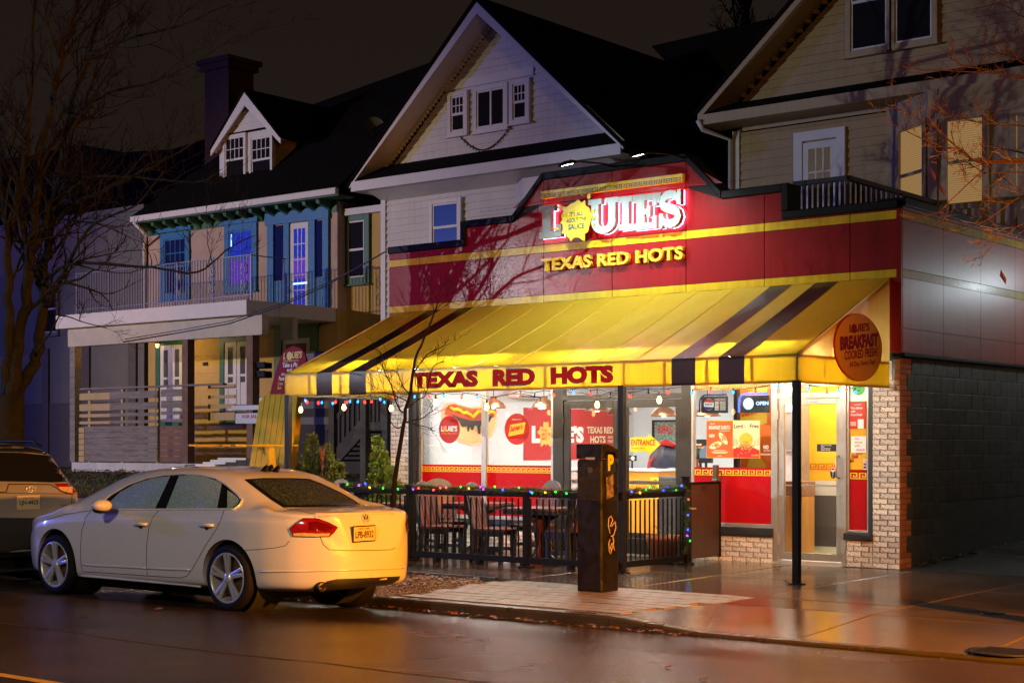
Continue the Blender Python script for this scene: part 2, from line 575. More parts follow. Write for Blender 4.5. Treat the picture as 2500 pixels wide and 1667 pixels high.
xs = [-26.2, -24.5, -22.9, -21.2, -19.6, -17.9, -16.3, -14.7, -13.0, -11.4, -9.7, -8.05, -6.4, -4.75, -3.1, -1.45, 0.2, 1.88, 3.55, 5.2, 6.9, 8.55, 10.2]
for a, b in zip(xs, xs[1:]):
    slab(a, b, -3.83, -2.02, dz=RND.uniform(-.002, .002))
    if a >= -9.8 and b <= .21:
        slab(a, b, -2.02, -0.02, dz=RND.uniform(-.002, .002))
for a, b in zip(xs, xs[1:]):
    if a >= .19:
        slab(a, b, -4.62, -3.83)
        slab(a, b, -2.02, -0.02, dz=RND.uniform(-.003, .002))
def apron_z(y):
    return -.045 + (y + 4.62) * .062
for a, b in zip(xs, xs[1:]):
    if a >= 1.8:
        slab(a, b, -6.10, -4.62, apron_z)
# flared slab beside the pavers: its left edge runs from the paver corner down to the dropped kerb
v = [(.21, -4.63, walk_z(-4.63)), (1.87, -4.63, walk_z(-4.63)), (1.87, -6.09, apron_z(-6.09)), (0.95, -6.09, apron_z(-6.09)), (-0.05, -6.05, walk_z(-6.05))]
MB().add(v + [(p[0], p[1], p[2]-.09) for p in v], [(4,3,2,1,0)] + [(i, (i+1) % 5, 5+(i+1) % 5, 5+i) for i in range(5)]).build('slab', M_CONC, bed)

# ---- pavers round the parking meter: stacked rows of small blocks, each its own piece
pav = unit_block('paver', M_PAVER, 0.03)
# unit_block bevels the -y face; lay it flat by turning that face up
n_p = 0
pw, pd = .205, .205
yy = -3.86
row = 0
while yy - pd > -6.06:
    x = .19
    first_p = True
    while x - pw > -3.25 - (yy + 3.86) * -0.07 * 0:
        wp = pw*.5 if (first_p and row % 2) else pw
        first_p = False
        xl = x - wp
        lim = -3.30 + (-3.86 - yy) * 0.16      # the edge towards the mulch bed runs slantwise
        keep = xl > lim
        # the flare of the dropped kerb cuts the near right corner
        if keep and x > -0.05 + 0.26 * ((yy + 6.05) / 1.42) - .02 and yy < -4.6:
            keep = False
        if keep:
            n_p += 1
            inst(pav, 'paver', bed, ((x+xl)/2, yy-pd/2, walk_z(yy-pd/2)-.03+RND.uniform(-.0025, .0025)), (-pi/2, 0, 0), (wp-.005, .06, pd-.005))
        x -= wp
    yy -= pd
    row += 1
MB().add([(-3.4, -6.06, -.11), (.19, -6.06, -.11), (.19, -3.85, -.085), (-3.4, -3.85, -.085)], [(0,1,2,3)]).build('bedding', mat('paver_bedding', (0.10, 0.075, 0.058), 0.7, var=.3, vscale=20), bed)

# ---- kerbs
kerb = structure(MB().box(-60, -6.03, -.16, -59.9, -6.02, -.15).build('kerb', M_KERB))
def kerb_stone(x0, x1, za, zb):
    b = .02
    prof = [(-6.20, -.30), (-6.20, 0), (-6.20+b, 1), (-6.05, 1)]
    vs = []
    for x, z in ((x0+.003, za), (x1-.003, zb)):
        vs += [(x, -6.21, -.30), (x, -6.195, z-.02), (x, -6.175, z), (x, -6.045, z+.002), (x, -6.045, -.30)]
    fs = [(i, i+5, (i+1) % 5 + 5, (i+1) % 5) for i in range(5)] + [(0,1,2,3,4), (9,8,7,6,5)]
    return MB().add(vs, fs).build('kerb_stone', M_KERB, kerb)
x = -0.06
while x > -30:
    kerb_stone(x-1.8, x, walk_z(-6.1), walk_z(-6.1)); x -= 1.8
kerb_stone(-0.06, 0.95, walk_z(-6.1), -.140)
x = .95
for i in range(6):
    kerb_stone(x, x+1.8, -.140, -.140); x += 1.8
# far side of the street, behind the photographer
structure(MB().box(-90, -24, -.30, 60, -18.6, -.03).build('far_pavement', M_CONC))

# ---- driveway beside the block wall
mb = MB()
for a, b in ((-.02, 3), (3, 8), (8, 26)):
    mb.quad((.004, a, .0+.04*max(a,0)), (11, a, .0+.04*max(a,0)), (11, b, .04*b), (.004, b, .04*b))
structure(mb.build('driveway', M_DRIVE))

# ---- mulch bed with chips
mulch = structure(MB().add([(-30, -6.05, -.10), (-2.95, -6.05, -.10), (-3.35, -3.85, -.075), (-30, -3.85, -.075)], [(0,1,2,3)]).build('mulch_bed', M_SOIL))
mb = MB()
for i in range(5200):
    y = RND.uniform(-6.03, -3.87); x = -3.32 + (-3.86-y)*.14 - abs(RND.gauss(0, 1.7)) - RND.random()*.1
    if x < -9.5: continue
    c = Vector((x, y, -.085 + RND.uniform(0, .035) + (y+3.86)*.01))
    l = RND.uniform(.012, .045); w = RND.uniform(.004, .012)
    a = RND.uniform(0, pi); t = RND.uniform(-.5, .5)
    d = Vector((math.cos(a), math.sin(a), t)).normalized(); e = d.cross(ZU).normalized()
    n = d.cross(e)
    mb.obox(c, d*l, e*w, n*.003)
stuff(mb.build('mulch_chips', M_MULCH, mulch))
MB().box(-30, -3.86, -.09, -3.36, -3.825, -.022).build('edging', mat('bed_edging', (.04,.045,.04), .4), mulch)

def leaf_quad(mb, c, s, a, tilt):
    u = Vector((math.cos(a), math.sin(a), 0)); w = Vector((-math.sin(a), math.cos(a), tilt))
    c = Vector(c)
    k = [(-1, 0, 0), (-.35, -.5, .12), (.1, -.28, .05), (.5, -.55, .2), (1, 0, .1), (.5, .5, .22), (.1, .3, .05), (-.35, .55, .15)]
    mb.poly([c + u*(p[0]*s) + w*(p[1]*s) + ZU*(p[2]*s) for p in k])
mb = MB()
for i in range(420):
    x = RND.uniform(-9, .9); y = -6.24 - abs(RND.gauss(0, .09))
    leaf_quad(mb, (x, y, road_z(y)+.006+RND.random()*.03), RND.uniform(.015, .045), RND.uniform(0, 6.3), RND.uniform(-.6, .6))
for i in range(260):
    x = -3.5 - abs(RND.gauss(0, 1.5)); y = RND.uniform(-6, -3.9)
    leaf_quad(mb, (x, y, -.055+RND.random()*.03), RND.uniform(.02, .05), RND.uniform(0, 6.3), RND.uniform(-.5, .5))
lo = stuff(mb.build('leaf_litter', M_LEAF)); tag(lo, 'wet brown fallen leaves gathered in the gutter along the kerb', 'leaves')
# single leaves lying about on pavement and road
spots = [(2265, 1422, 'on the pavement right of the awning post'), (1893, 1386, 'at the left foot of the aluminium entrance door'), (1976, 1388, 'before the middle of the entrance door sill'), (1632, 1630, 'on the road below the dropped kerb'), (1717, 1660, 'on the road at the bottom edge, right of centre'), (388, 1488, 'on the road between the car wheels, the larger of two'), (445, 1497, 'on the road just left of the rear wheel'), (2300, 1610, 'in the driveway crossing near the iron covers'), (1918, 1415, 'between the entrance door and the awning post'), (2385, 1381, 'in the dark driveway by the block wall'), (1315, 1432, 'on the pavers left of the parking meter'), (1745, 1512, 'on the slab beside the pavers'), (205, 1504, 'on the road near the front wheel of the white car'), (2040, 1425, 'right beside the base of the corner awning post')]
lm = MB(); leaf_quad(lm, (0, 0, 0), .05, 0, .15); leaf_me = lm.mesh('fallen_leaf', M_LEAF)
for (px, py, where) in spots:
    p = atz(px, py, -.03)
    z = walk_z(p.y) if p.y > -6.1 else road_z(p.y)
    p = atz(px, py, z)
    o = inst(leaf_me, 'fallen_leaf', None, (p.x, p.y, z+.008), (0, 0, RND.uniform(0, 6)), [RND.uniform(.8, 1.35)]*3)
    tag(o, 'curled orange leaf ' + where, 'leaf', 'single leaves scattered on the wet ground')

# ---- iron covers in the pavement at the right
for (px, py, r, lab) in ((2455, 1568, .27, 'round iron access cover in the pavement at the right edge'), (2425, 1499, .10, 'small round iron valve cover beyond the larger cover')):
    p = atz(px, py, -.05)
    z = apron_z(p.y) if p.y < -4.62 else walk_z(p.y)
    t = thing('access_cover', lab, 'cover', (p.x, p.y, z))
    MB().lathe([(r*1.12, 0), (r*1.12, .008), (r*1.02, .010), (r*1.02, .003)], (p.x, p.y, z), n=28).build('frame', M_IRON, t)
    mb = MB().lathe([(r, 0), (r, .007), (.001, .008)], (p.x, p.y, z), n=28)
    for k in range(-3, 4):
        mb.box(p.x-r*.75, p.y+k*r*.2-.01, z+.008, p.x+r*.75, p.y+k*r*.2+.01, z+.012)
    mb.build('lid', M_IRON, t)

# ---- raised lawn in front of the left house
def lawn_z(y):
    return .64 + (y + 2.0) * .044
mb = MB()
for x0, x1 in ((-60, -24), (-24, -16), (-16, -11.5)):
    for a, b in ((-1.9, 1), (1, 4.5), (4.5, 30)):
        mb.quad((x0, a, lawn_z(min(a,4.5))), (x1, a, lawn_z(min(a,4.5))), (x1, b, lawn_z(min(b,4.5))), (x0, b, lawn_z(min(b,4.5))))
mb.quad((-11.5, -1.9, lawn_z(-1.9)), (-9.2, -1.9, 0.02), (-9.2, 4.5, .1), (-11.5, 4.5, lawn_z(4.5)))
mb.quad((-11.5, 4.5, lawn_z(4.5)), (-9.2, 4.5, .1), (-9.2, 30, .1), (-11.5, 30, lawn_z(4.5)))
lawn = structure(mb.build('lawn', M_LAWN))
mb = MB()
for i in range(15000):
    x = RND.uniform(-26, -11.6); y = RND.uniform(-1.85, 4.3)
    if RND.random() > .85 and y > 3: continue
    h = RND.uniform(.03, .09); a = RND.uniform(0, 6.3)
    c = Vector((x, y, lawn_z(y))); u = Vector((math.cos(a), math.sin(a), 0))*.007; lean = Vector((RND.uniform(-.03,.03), RND.uniform(-.03,.03), h))
    mb.add([c-u, c+u, c+lean], [(0,1,2)])
stuff(mb.build('grass', M_GRASS, lawn))
mb = MB()
for i in range(1200):
    x = RND.uniform(-25, -11.6); y = 4.3 - abs(RND.gauss(0, 1.8))
    if y < -1.8: continue
    leaf_quad(mb, (x, y, lawn_z(y)+RND.uniform(.03,.07)), RND.uniform(.03, .07), RND.uniform(0, 6.3), RND.uniform(-.5, .5))
stuff(mb.build('leaf_cover', M_LEAF, lawn))
w = MB().box(-60, -2.10, -.1, -11.5, -1.88, .645).build('garden_wall', mat('garden_wall_concrete', (.30,.29,.28), .6, var=.2, vscale=3, bump=.4, bscale=40, wet=(.3,.6,2)))
tag(w, 'low concrete retaining wall holding up the raised lawn', 'wall')

# ================================================================== restaurant building
M_RED = mat('red_panel', (0.21, 0.004, 0.006), 0.5, spec=0.08, var=0.10, vscale=2.0, bump=0.05, bscale=30, coat=0.24, coat_rough=0.20, drops=0.28, dscale=45, streak=0.10, objrand=0.06)
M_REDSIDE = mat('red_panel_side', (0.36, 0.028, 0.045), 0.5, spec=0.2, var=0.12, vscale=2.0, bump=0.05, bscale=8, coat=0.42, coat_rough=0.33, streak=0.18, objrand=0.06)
M_YEL = mat('yellow_panel', (0.54, 0.39, 0.010), 0.5, spec=0.1, var=0.12, vscale=2.5, coat=0.18, coat_rough=0.22, drops=0.25, dscale=55, streak=0.2)
M_BLACK = mat('black_metal', (0.004, 0.004, 0.005), 0.5, spec=0.12, var=0.2, vscale=6, bump=0.1, bscale=25, drops=0.25, dscale=60)
M_BACK = mat('dark_backing', (0.01, 0.008, 0.008), 0.8)
M_WBRICK = mat('painted_brick', (0.74, 0.68, 0.60), 0.6, var=0.18, vscale=14, bump=0.7, bscale=55, bdist=0.006, objrand=0.2, color2=(0.22, 0.085, 0.055), c2scale=9, c2lo=0.53, c2hi=0.58)
M_RBRICK = mat('bare_brick', (0.44, 0.17, 0.075), 0.7, var=0.25, vscale=20, bump=0.7, bscale=60, bdist=0.006, objrand=0.3)
M_MORTAR = mat('mortar', (0.26, 0.21, 0.17), 0.85, var=0.35, vscale=20, bump=0.6, bscale=80)
M_BLOCK = mat('painted_block', (0.045, 0.064, 0.080), 0.5, var=0.25, vscale=6, bump=0.5, bscale=70, bdist=0.006, objrand=0.25, wet=(.35,.6,3))
M_ALU = mat('aluminium', (0.55, 0.50, 0.44), 0.38, metal=0.75, var=0.1, vscale=10)
M_BRONZE = mat('bronze_frame', (0.045, 0.036, 0.03), 0.35, metal=0.4, var=0.15, vscale=8)
M_SILL = mat('black_sill', (0.015, 0.015, 0.015), 0.5, bump=0.3, bscale=40)
M_VINYL = mat('red_vinyl', (0.40, 0.004, 0.006), 0.25, var=0.05, vscale=4)
M_KEY = mat('yellow_print', (0.78, 0.50, 0.04), 0.35)
M_GLASS = glassmat('window_glass', (0.97, 0.98, 0.98), 0.8)
M_WHITE = mat('white_wall', (0.74, 0.75, 0.76), 0.5, var=0.04, vscale=2)
M_WHITEP = mat('white_print', (0.85, 0.84, 0.80), 0.4)
M_PRINTBLK = mat('black_print', (0.01, 0.01, 0.012), 0.4)
M_PRINTRED = mat('red_print', (0.50, 0.012, 0.012), 0.4)

rest = thing('restaurant_building', 'red and yellow panelled hot dog restaurant with stepped parapet and dark block side', 'restaurant', (0, 0, 0))

# ---- walls behind the finishes
mb = MB()
mb.box(-8.69, 0.006, 2.622, -.004, .30, 4.50)
core = mb.build('wall', M_BACK, rest)
MB().box(-.25, .30, -.05, -.004, 12, 4.48).build('side_wall', M_BLOCK, rest)
MB().box(-8.69, .006, -.05, -8.60, 12, 4.48).build('side_wall', mat('plain_dark_wall', (.05,.045,.04), .8), rest)
MB().box(-8.60, .30, 4.20, -.25, 12, 4.30).build('roof', M_BACK, rest)

# ---- fascia panels
fascia = MB().box(-8.68, -.012, 2.71, 0.0, .004, 4.46).build('fascia', M_BACK, rest)
top = [(-8.69, 4.58), (-7.07, 4.58), (-7.07, 4.86), (-6.16, 4.86), (-5.60, 5.43), (-3.12, 5.43), (-2.55, 4.86), (-1.63, 4.86), (-1.63, 4.50), (0.0, 4.50)]
MB().prism([(-8.685, 4.3), (-.005, 4.3)] + [(x, z-.004) for x, z in top][::-1], (0, 0, 0), XU, ZU, -.24, .010).build('parapet', M_BACK, rest)
cols = [-8.69, -8.042, -6.80, -5.582, -4.358, -3.123, -1.904, -.665, 0.0]
def topz(x, side):
    for (a, za), (b, zb) in zip(top, top[1:]):
        if a == b: continue
        if (a <= x < b and side > 0) or (a < x <= b and side < 0): return za + (zb-za)*(x-a)/(b-a)
def panel_poly(x0, x1, z0, z1):
    """outline of one panel cut by the parapet top"""
    pts = [(x1, min(z1, topz(x1, -1)))]
    for (x, z) in top[::-1]:
        if x0 + 1e-4 < x < x1 - 1e-4: pts.append((x, min(z1, z)))
    pts.append((x0, min(z1, topz(x0, 1))))
    if max(p[1] for p in pts) <= z0 + .01: return None
    pts = [(p[0], max(p[1], z0)) for p in pts]
    out = [(x0, z0), (x1, z0)]
    for p in pts:
        if (abs(p[0]-out[-1][0]) + abs(p[1]-out[-1][1])) > 1e-4: out.append(p)
    if abs(out[-1][0]-out[0][0]) + abs(out[-1][1]-out[0][1]) < 1e-4: out.pop()
    return out if len(out) > 2 else None
g = .006
for x0, x1 in zip(cols, cols[1:]):
    for (z0, z1, m, nm) in ((2.71, 3.64, M_RED, 'panel'), (3.645, 3.745, M_YEL, 'stripe'), (3.752, 4.365, M_RED, 'panel'), (4.372, 4.478, M_YEL, 'stripe'), (4.485, 5.07, M_RED, 'panel'), (5.08, 5.6, M_RED, 'panel')):
        p = panel_poly(x0+g, x1-g, z0, z1)
        if p: MB().prism(p, (0, 0, 0), XU, ZU, .012, .034).build(nm, m, fascia)
# ---- coping along the stepped top
cop = MB()
def coping(p, q, name='coping'):
    (x0, z0), (x1, z1) = p, q
    mb = MB()
    if abs(x0-x1) < 1e-6:
        lo_, hi_ = min(z0, z1), max(z0, z1)
        s = .10
        xx = (x0-s, x0) if z1 > z0 else (x0, x0+s)
        mb.box(xx[0]-.001, -.075, lo_+.111, xx[1]+.001, .285, hi_+.109)
    else:
        mb.prism([(x0, z0), (x1, z1), (x1, z1+.11), (x0, z0+.11)], (0, 0, 0), XU, ZU, -.29, .07)
    return mb.build(name, M_BLACK, rest, bevel=.012)
for p, q in zip(top, top[1:]): coping(p, q)
# ---- side fascia (faces the driveway)
side = MB().box(-.002, 0, 2.71, .010, 12, 4.46).build('side_fascia', M_BACK, rest)
ycols = [0.022, 1.244, 2.474, 3.715, 4.94, 6.16, 7.4, 8.6]
for y0, y1 in zip(ycols, ycols[1:]):
    for (z0, z1, m, nm) in ((2.71, 3.008, M_REDSIDE, 'panel'), (3.014, 3.64, M_REDSIDE, 'panel'), (3.645, 3.745, M_YEL, 'stripe'), (3.752, 4.365, M_REDSIDE, 'panel'), (4.372, 4.478, M_YEL, 'stripe'), (4.485, 4.53, M_REDSIDE, 'panel')):
        MB().box(.012, y0+.004, z0, .032, y1-.004, z1).build(nm, m, side)
MB().box(-.03, -.036, 2.70, .034, .018, 4.50).build('corner_trim', M_RED, rest)
MB().box(-.29, .0, 4.53, .07, 12, 4.64).build('coping', M_BLACK, rest, bevel=.012)
MB().box(-.10, -.03, 2.655, .075, 12, 2.70).build('drip_edge', M_BLACK, rest, bevel=.006)

# ---- brick piers and stall risers, each brick its own piece
brick_w = unit_block('brick', M_WBRICK, 0.05)
brick_r = unit_block('brick', M_RBRICK, 0.05)
CH = .0677
def brickwork(name, x0, x1, z0, z1, me, offset=0.0, y=0.0):
    bed_ = MB().box(x0+.002, y+.012, z0, x1-.002, y+.10, z1).build(name, M_MORTAR, rest)
    n = int(round((z1-z0)/CH))
    for i in range(n):
        z = z0 + i*CH
        x = x0 - (.105 if i % 2 else 0) + offset
        while x < x1 - .02:
            a, b = max(x, x0), min(x+.203, x1)
            if b - a > .03:
                inst(me, 'brick', bed_, ((a+b)/2, y+.03+RND.uniform(-.002, .002), z+CH/2), (0, 0, 0), (b-a-.007, .06, CH-.008))
            x += .2135
    return bed_
brickwork('brick_pier', -.373, -.004, 0.0, 35*CH, brick_w)
brickwork('brick_pier', -8.69, -8.24, 0.0, 35*CH, brick_w)
brickwork('stall_riser', -3.05, -1.80, -.01, 5*CH+.01, brick_w)
brickwork('stall_riser', -8.20, -5.40, 0.0, 5*CH, brick_w)
brickwork('stall_riser', -.735, -.373, 0.0, 5*CH, brick_w)
# quoins on the driveway side, toothed into the blockwork
quoin = MB().box(-.10, .012, 0.0, -.012, .36, 2.655).build('quoin', M_MORTAR, rest)
BH = .2032
z = 0.0; r = 0
while z < 2.60:
    L_ = .20 if r % 2 else .335
    for k in range(3):
        zz = z + k*CH
        if zz + CH > 2.66: break
        xs_ = [0.002, L_] if (k % 2 == 0 and L_ < .25) else ([0.002, .10, L_] if k % 2 else [.002, .205, L_])
        for a, b in zip(xs_, xs_[1:]):
            inst(brick_r, 'brick', quoin, (-.028+RND.uniform(-.002,.002), (a+b)/2, zz+CH/2), (0, 0, pi/2), (b-a-.009, .06, CH-.01))
    z += BH; r += 1
# blocks of the side wall
blk = unit_block('block', M_BLOCK, 0.03)
bw = MB().box(-.25, .36, -.1, -.012, 12, 2.655).build('block_wall', M_BLOCK, rest)
z = 0.0; r = 0
while z < 2.60:
    y = .20 if r % 2 else .335
    first = True
    while y < 4.9:
        L_ = (.2032 if r % 2 else .4064) if first else .4064
        if r % 2 == 0 and first: L_ = .27
        first = False
        zt = min(z+BH, 2.655)
        if not (z < .75 and y > .95):
            inst(blk, 'block', bw, (-.026+RND.uniform(-.0015,.0015), y+L_/2, (z+zt)/2), (0, 0, pi/2), (L_-.007, .06, zt-z-.007))
        y += L_
    z += BH; r += 1
MB().box(-.05, .96, -.1, .004, 12, .80).build('parging', M_BLOCK, rest)
mb = MB()
for i in range(60):     # weeds and rubble along the foot of the wall
    y = .3 + abs(RND.gauss(0, 1.6)); 
    leaf_quad(mb, (.03+RND.random()*.08, y, .04*y+.02), RND.uniform(.02, .06), RND.uniform(0, 6.3), RND.uniform(-.8, .8))
stuff(mb.build('weeds', mat('weed_leaf', (.06, .06, .02), .6, var=.4), rest))

# ---- shop windows and doors
def frame_rect(mb, x0, x1, z0, z1, w, y0, y1):
    mb.box(x0, y0, z0, x0+w, y1, z1); mb.box(x1-w, y0, z0, x1, y1, z1)
    mb.box(x0+w, y0, z0, x1-w, y1, z0+w); mb.box(x0+w, y0, z1-w, x1-w, y1, z1)
    return mb
def window(x0, x1, z0, z1, w=.045, m=M_ALU):
    f = frame_rect(MB(), x0, x1, z0, z1, w, .03, .10).build('window', m, rest, bevel=.004)
    MB().box(x0+w, .062, z0+w, x1-w, .066, z1-w).build('pane', M_GLASS, f)
    return f
def vinyl(f, x0, x1, z0, z1, key0, key1, unit=.098, y=.058):
    MB().box(x0, y, z0, x1, y+.003, z1).build('red_film', M_VINYL, f)
    greek((x0, y-.001, key0), XU, ZU, x1-x0, key1-key0, unit, .002, 'key_pattern', M_KEY, f)
    # faint hot dog print on the film
    mb = MB()
    nx = max(1, int((x1-x0)/.42))
    for i in range(nx):
        for j in range(2):
            cx_ = x0 + (i+.5+.25*(j % 2))*(x1-x0)/nx; cz_ = z0 + .17 + j*.27
            if cx_+.08 > x1: continue
            c, s = math.cos(-.95), math.sin(-.95)
            out = ellipse(0, 0, .115, .05, 22); inn = ellipse(0, 0, .107, .042, 22)
            for k in range(22):
                q = [out[k], out[(k+1) % 22], inn[(k+1) % 22], inn[k]]
                mb.poly([Vector((cx_+a*c-b*s, y-.0012, cz_+a*s+b*c)) for a, b in q])
            for k in range(14):
                a0, a1 = -.08+.16*k/14, -.08+.16*(k+1)/14
                b0, b1 = .014*math.sin(k*1.6), .014*math.sin((k+1)*1.6)
                mb.poly([Vector((cx_+a*c-b*s, y-.0012, cz_+a*s+b*c)) for a, b in ((a0,b0-.004),(a1,b1-.004),(a1,b1+.004),(a0,b0+.004))])
    mb.build('hot_dog_print', mat('dark_red_print', (.22,.002,.004), .35) if 'dark_red_print' not in MATS else MATS['dark_red_print'], f)

WT = 2.62
w1 = window(-8.105, -6.785, .44, WT); window_b = window(-6.785, -5.455, .44, WT)
vinyl(w1, -8.06, -6.83, .485, 1.25, 1.138, 1.218); vinyl(window_b, -6.74, -5.50, .485, 1.25, 1.138, 1.218)
MB().box(-8.24, .0, 0, -8.105, .11, WT).build('jamb', M_BRONZE, rest)
MB().box(-8.19, -.03, .345, -5.40, .09, .435).build('sill', M_SILL, rest, bevel=.008)
w2 = window(-3.085, -1.795, .46, WT)
vinyl(w2, -3.04, -1.84, .505, 1.252, 1.143, 1.219, .125)
MB().box(-3.04, .057, 2.30, -1.84, .060, 2.37).build('orange_film', mat('orange_film', (.55,.18,.01), .35), w2)
greek((-3.04, .0545, 2.305), XU, ZU, 1.20, .058, .085, .002, 'key_pattern', M_KEY, w2)
MB().box(-3.09, -.035, .345, -1.79, .09, .455).build('sill', M_SILL, rest, bevel=.008)
w3 = window(-.742, -.43, .44, WT, .03)
MB().box(-.712, .057, 1.24, -.46, .060, 2.58).build('poster_film', mat('poster_film_yellow', (.75,.42,.02), .35), w3)
vinyl(w3, -.712, -.46, .47, 1.24, 1.12, 1.20, .125)
MB().box(-.43, .0, .375, -.373, .10, WT).build('jamb', M_SILL, rest)
MB().box(-.76, -.035, .345, -.365, .09, .435).build('sill', M_SILL, rest, bevel=.008)
# bronze double door
fr = MB()
fr.box(-5.455, .02, 0, -5.27, .12, WT); fr.box(-3.235, .02, 0, -3.085, .12, WT); fr.box(-5.27, .02, 2.20, -3.235, .12, 2.27); fr.box(-5.27, .02, 2.52, -3.235, .12, WT); fr.box(-4.285, .02, 0, -4.25, .11, 2.20); fr.box(-4.29, .02, 2.27, -4.25, .11, 2.52)
df = fr.build('door_frame', M_BRONZE, rest, bevel=.004)
MB().box(-5.27, .064, 2.27, -4.29, .068, 2.52).build('pane', M_GLASS, df)
MB().box(-4.25, .064, 2.27, -3.235, .068, 2.52).build('pane', M_GLASS, df)
for (a, b, hx) in ((-5.265, -4.29, -4.37), (-4.245, -3.24, -4.17)):
    d = MB()
    d.box(a, .035, .02, a+.10, .085, 2.19); d.box(b-.10, .035, .02, b, .085, 2.19); d.box(a+.10, .035, .02, b-.10, .085, .24); d.box(a+.10, .035, 2.08, b-.10, .085, 2.19)
    dd = d.build('door', M_BRONZE, rest, bevel=.004)
    MB().box(a+.10, .058, .24, b-.10, .062, 2.08).build('pane', M_GLASS, dd)
    MB().tube([(hx, .035, .88), (hx, -.03, .90), (hx, -.03, 1.28), (hx, .035, 1.30)], .013, 8).build('handle', M_ALU, dd, smooth=True)
    MB().box(a+.10, .09, 1.0, b-.10, .12, 1.05).build('push_bar', M_ALU, dd)
    for z in (.35, 1.1, 1.9):
        MB().cyl((a if hx > a+.5 else b, .03, z-.05), (a if hx > a+.5 else b, .03, z+.05), .012).build('hinge', M_BRONZE, dd)
MB().box(-5.2, .01, -.005, -3.25, .13, .018).build('threshold', M_ALU, rest)
# aluminium entrance door
fr = MB()
fr.box(-1.795, .01, 0, -1.735, .12, WT); fr.box(-.812, .01, 0, -.742, .12, WT); fr.box(-1.735, .01, 2.16, -.812, .12, 2.235); fr.box(-1.735, .01, 2.315, -.812, .12, WT)
df = fr.build('door_frame', M_ALU, rest, bevel=.004)
MB().box(-1.735, .064, 2.235, -.812, .068, 2.315).build('pane', M_GLASS, df)
d = MB()
a, b = -1.732, -.815
d.box(a, .03, .055, a+.085, .08, 2.155); d.box(b-.075, .03, .055, b, .08, 2.155); d.box(a+.085, .03, .055, b-.075, .08, .15); d.box(a+.085, .03, 2.08, b-.075, .08, 2.155)
dd = d.build('door', M_ALU, rest, bevel=.004)
MB().box(a+.085, .055, .15, b-.075, .059, 2.08).build('pane', M_GLASS, dd)
MB().tube([(-.853, .03, 1.13), (-.853, -.04, 1.145), (-.853, -.045, 1.27), (-.853, -.04, 1.395), (-.853, .03, 1.41)], .012, 8).build('handle', M_ALU, dd, smooth=True)
MB().box(a+.085, .085, 1.015, b-.075, .11, 1.035).build('push_bar', M_WHITEP, dd)
MB().cyl((-.85, .03, .90), (-.85, .012, .90), .02, n=14).build('lock', M_ALU, dd)
for z in (.3, 1.95):
    MB().cyl((a+.005, .022, z-.06), (a+.005, .022, z+.06), .014).build('hinge', M_ALU, dd)
MB().prism([(-.10, -.03), (-.10, .0), (.14, .05), (.14, -.03)], (0, 0, 0), YU, ZU, -1.80, -.76).build('threshold', M_ALU, rest)
MB().box(-1.28, .027, 2.10, -1.12, .030, 2.135).build('door_label', M_WHITEP, dd)
text('Lowe', 'door_lettering', mat('blue_print', (.02,.05,.35), .4), dd, (-1.26, .027, 2.106), XU, ZU, .12, .022, bold=.02)

# ---- stickers and notices on the glass
def sign_disc(parent, cx_, cz_, rx, rz, y, m, name='disc', n=40):
    return flat(ellipse(cx_, cz_, rx, rz, n), (0, y, 0), XU, ZU, 0, .003).build(name, m, parent)
s = thing('round_sticker', 'round red sticker with white restaurant name on the left window', 'sticker', (-7.36, .058, 1.50))
M_REDT = mat('red_sticker', (.42, .02, .012), .3)
p0 = at(1097, 1048, .055)
sign_disc(s, p0.x, p0.z, .215, .215, .057, M_REDT)
text("L UIE'S", 'lettering', M_WHITEP, s, (p0.x-.165, .0535, p0.z-.03), XU, ZU, .33, .085, bold=.03)
sign_disc(s, p0.x-.085, p0.z+.012, .036, .045, .0535, mat('orange_print', (.8,.3,.03), .4), 'splash', 16)
text('TEXAS RED HOTS', 'lettering', MATS['orange_print'], s, (p0.x-.165, .0535, p0.z-.075), XU, ZU, .33, .028, bold=.01)
p1 = at(1262, 1047, .055)
s = thing('round_sticker', 'round red sticker with slanted yellow banner on the second window pane', 'sticker', (p1.x, .058, p1.z))
sign_disc(s, p1.x, p1.z, .235, .235, .057, M_REDT)
flat([(-.165, -.11), (.13, -.065), (.165, .10), (-.125, .065)], (p1.x, .057, p1.z), XU, ZU, 0.001, .004).build('banner', M_KEY, s)
text("Sahlen's", 'lettering', M_PRINTRED, s, (p1.x-.13, .052, p1.z-.045), Vector((1,0,.18)).normalized(), ZU, .25, .085, bold=.03, shear=.3)
text('PROUDLY SERVING', 'lettering', M_WHITEP, s, (p1.x-.09, .0535, p1.z+.135), XU, ZU, .18, .018)
# entrance arrow on the right leaf of the double door
pa = at(1539, 1100, .05)
x0 = pa.x; 
pb, pc = at(1613, 1100, .05), at(1590, 1100, .05)
zt, zb = at(1545, 1067, .05).z, at(1545, 1102, .05).z
zt2, zb2 = at(1585, 1058, .05).z, at(1585, 1112, .05).z
xm = at(1583, 1085, .05).x
s = thing('arrow_sign', 'yellow arrow sign pointing right with red entrance lettering on glass door', 'sign', (x0, .05, zb))
flat([(x0, zb), (xm, zb), (xm, zb2), (pb.x, (zt+zb)/2), (xm, zt2), (xm, zt), (x0, zt)], (0, .054, 0), XU, ZU, 0, .004).build('board', mat('yellow_sign', (.85, .62, .02), .35), s)
text('ENTRANCE', 'lettering', M_PRINTRED, s, (x0+.015, .0495, zb+(zt-zb)*.42), XU, ZU, (pb.x-x0)*.80, (zt-zb)*.42, bold=.03)
text('This Way Please', 'lettering', M_PRINTRED, s, (x0+.015, .0495, zb+(zt-zb)*.14), XU, ZU, (pb.x-x0)*.45, (zt-zb)*.18, bold=.01, shear=.2)
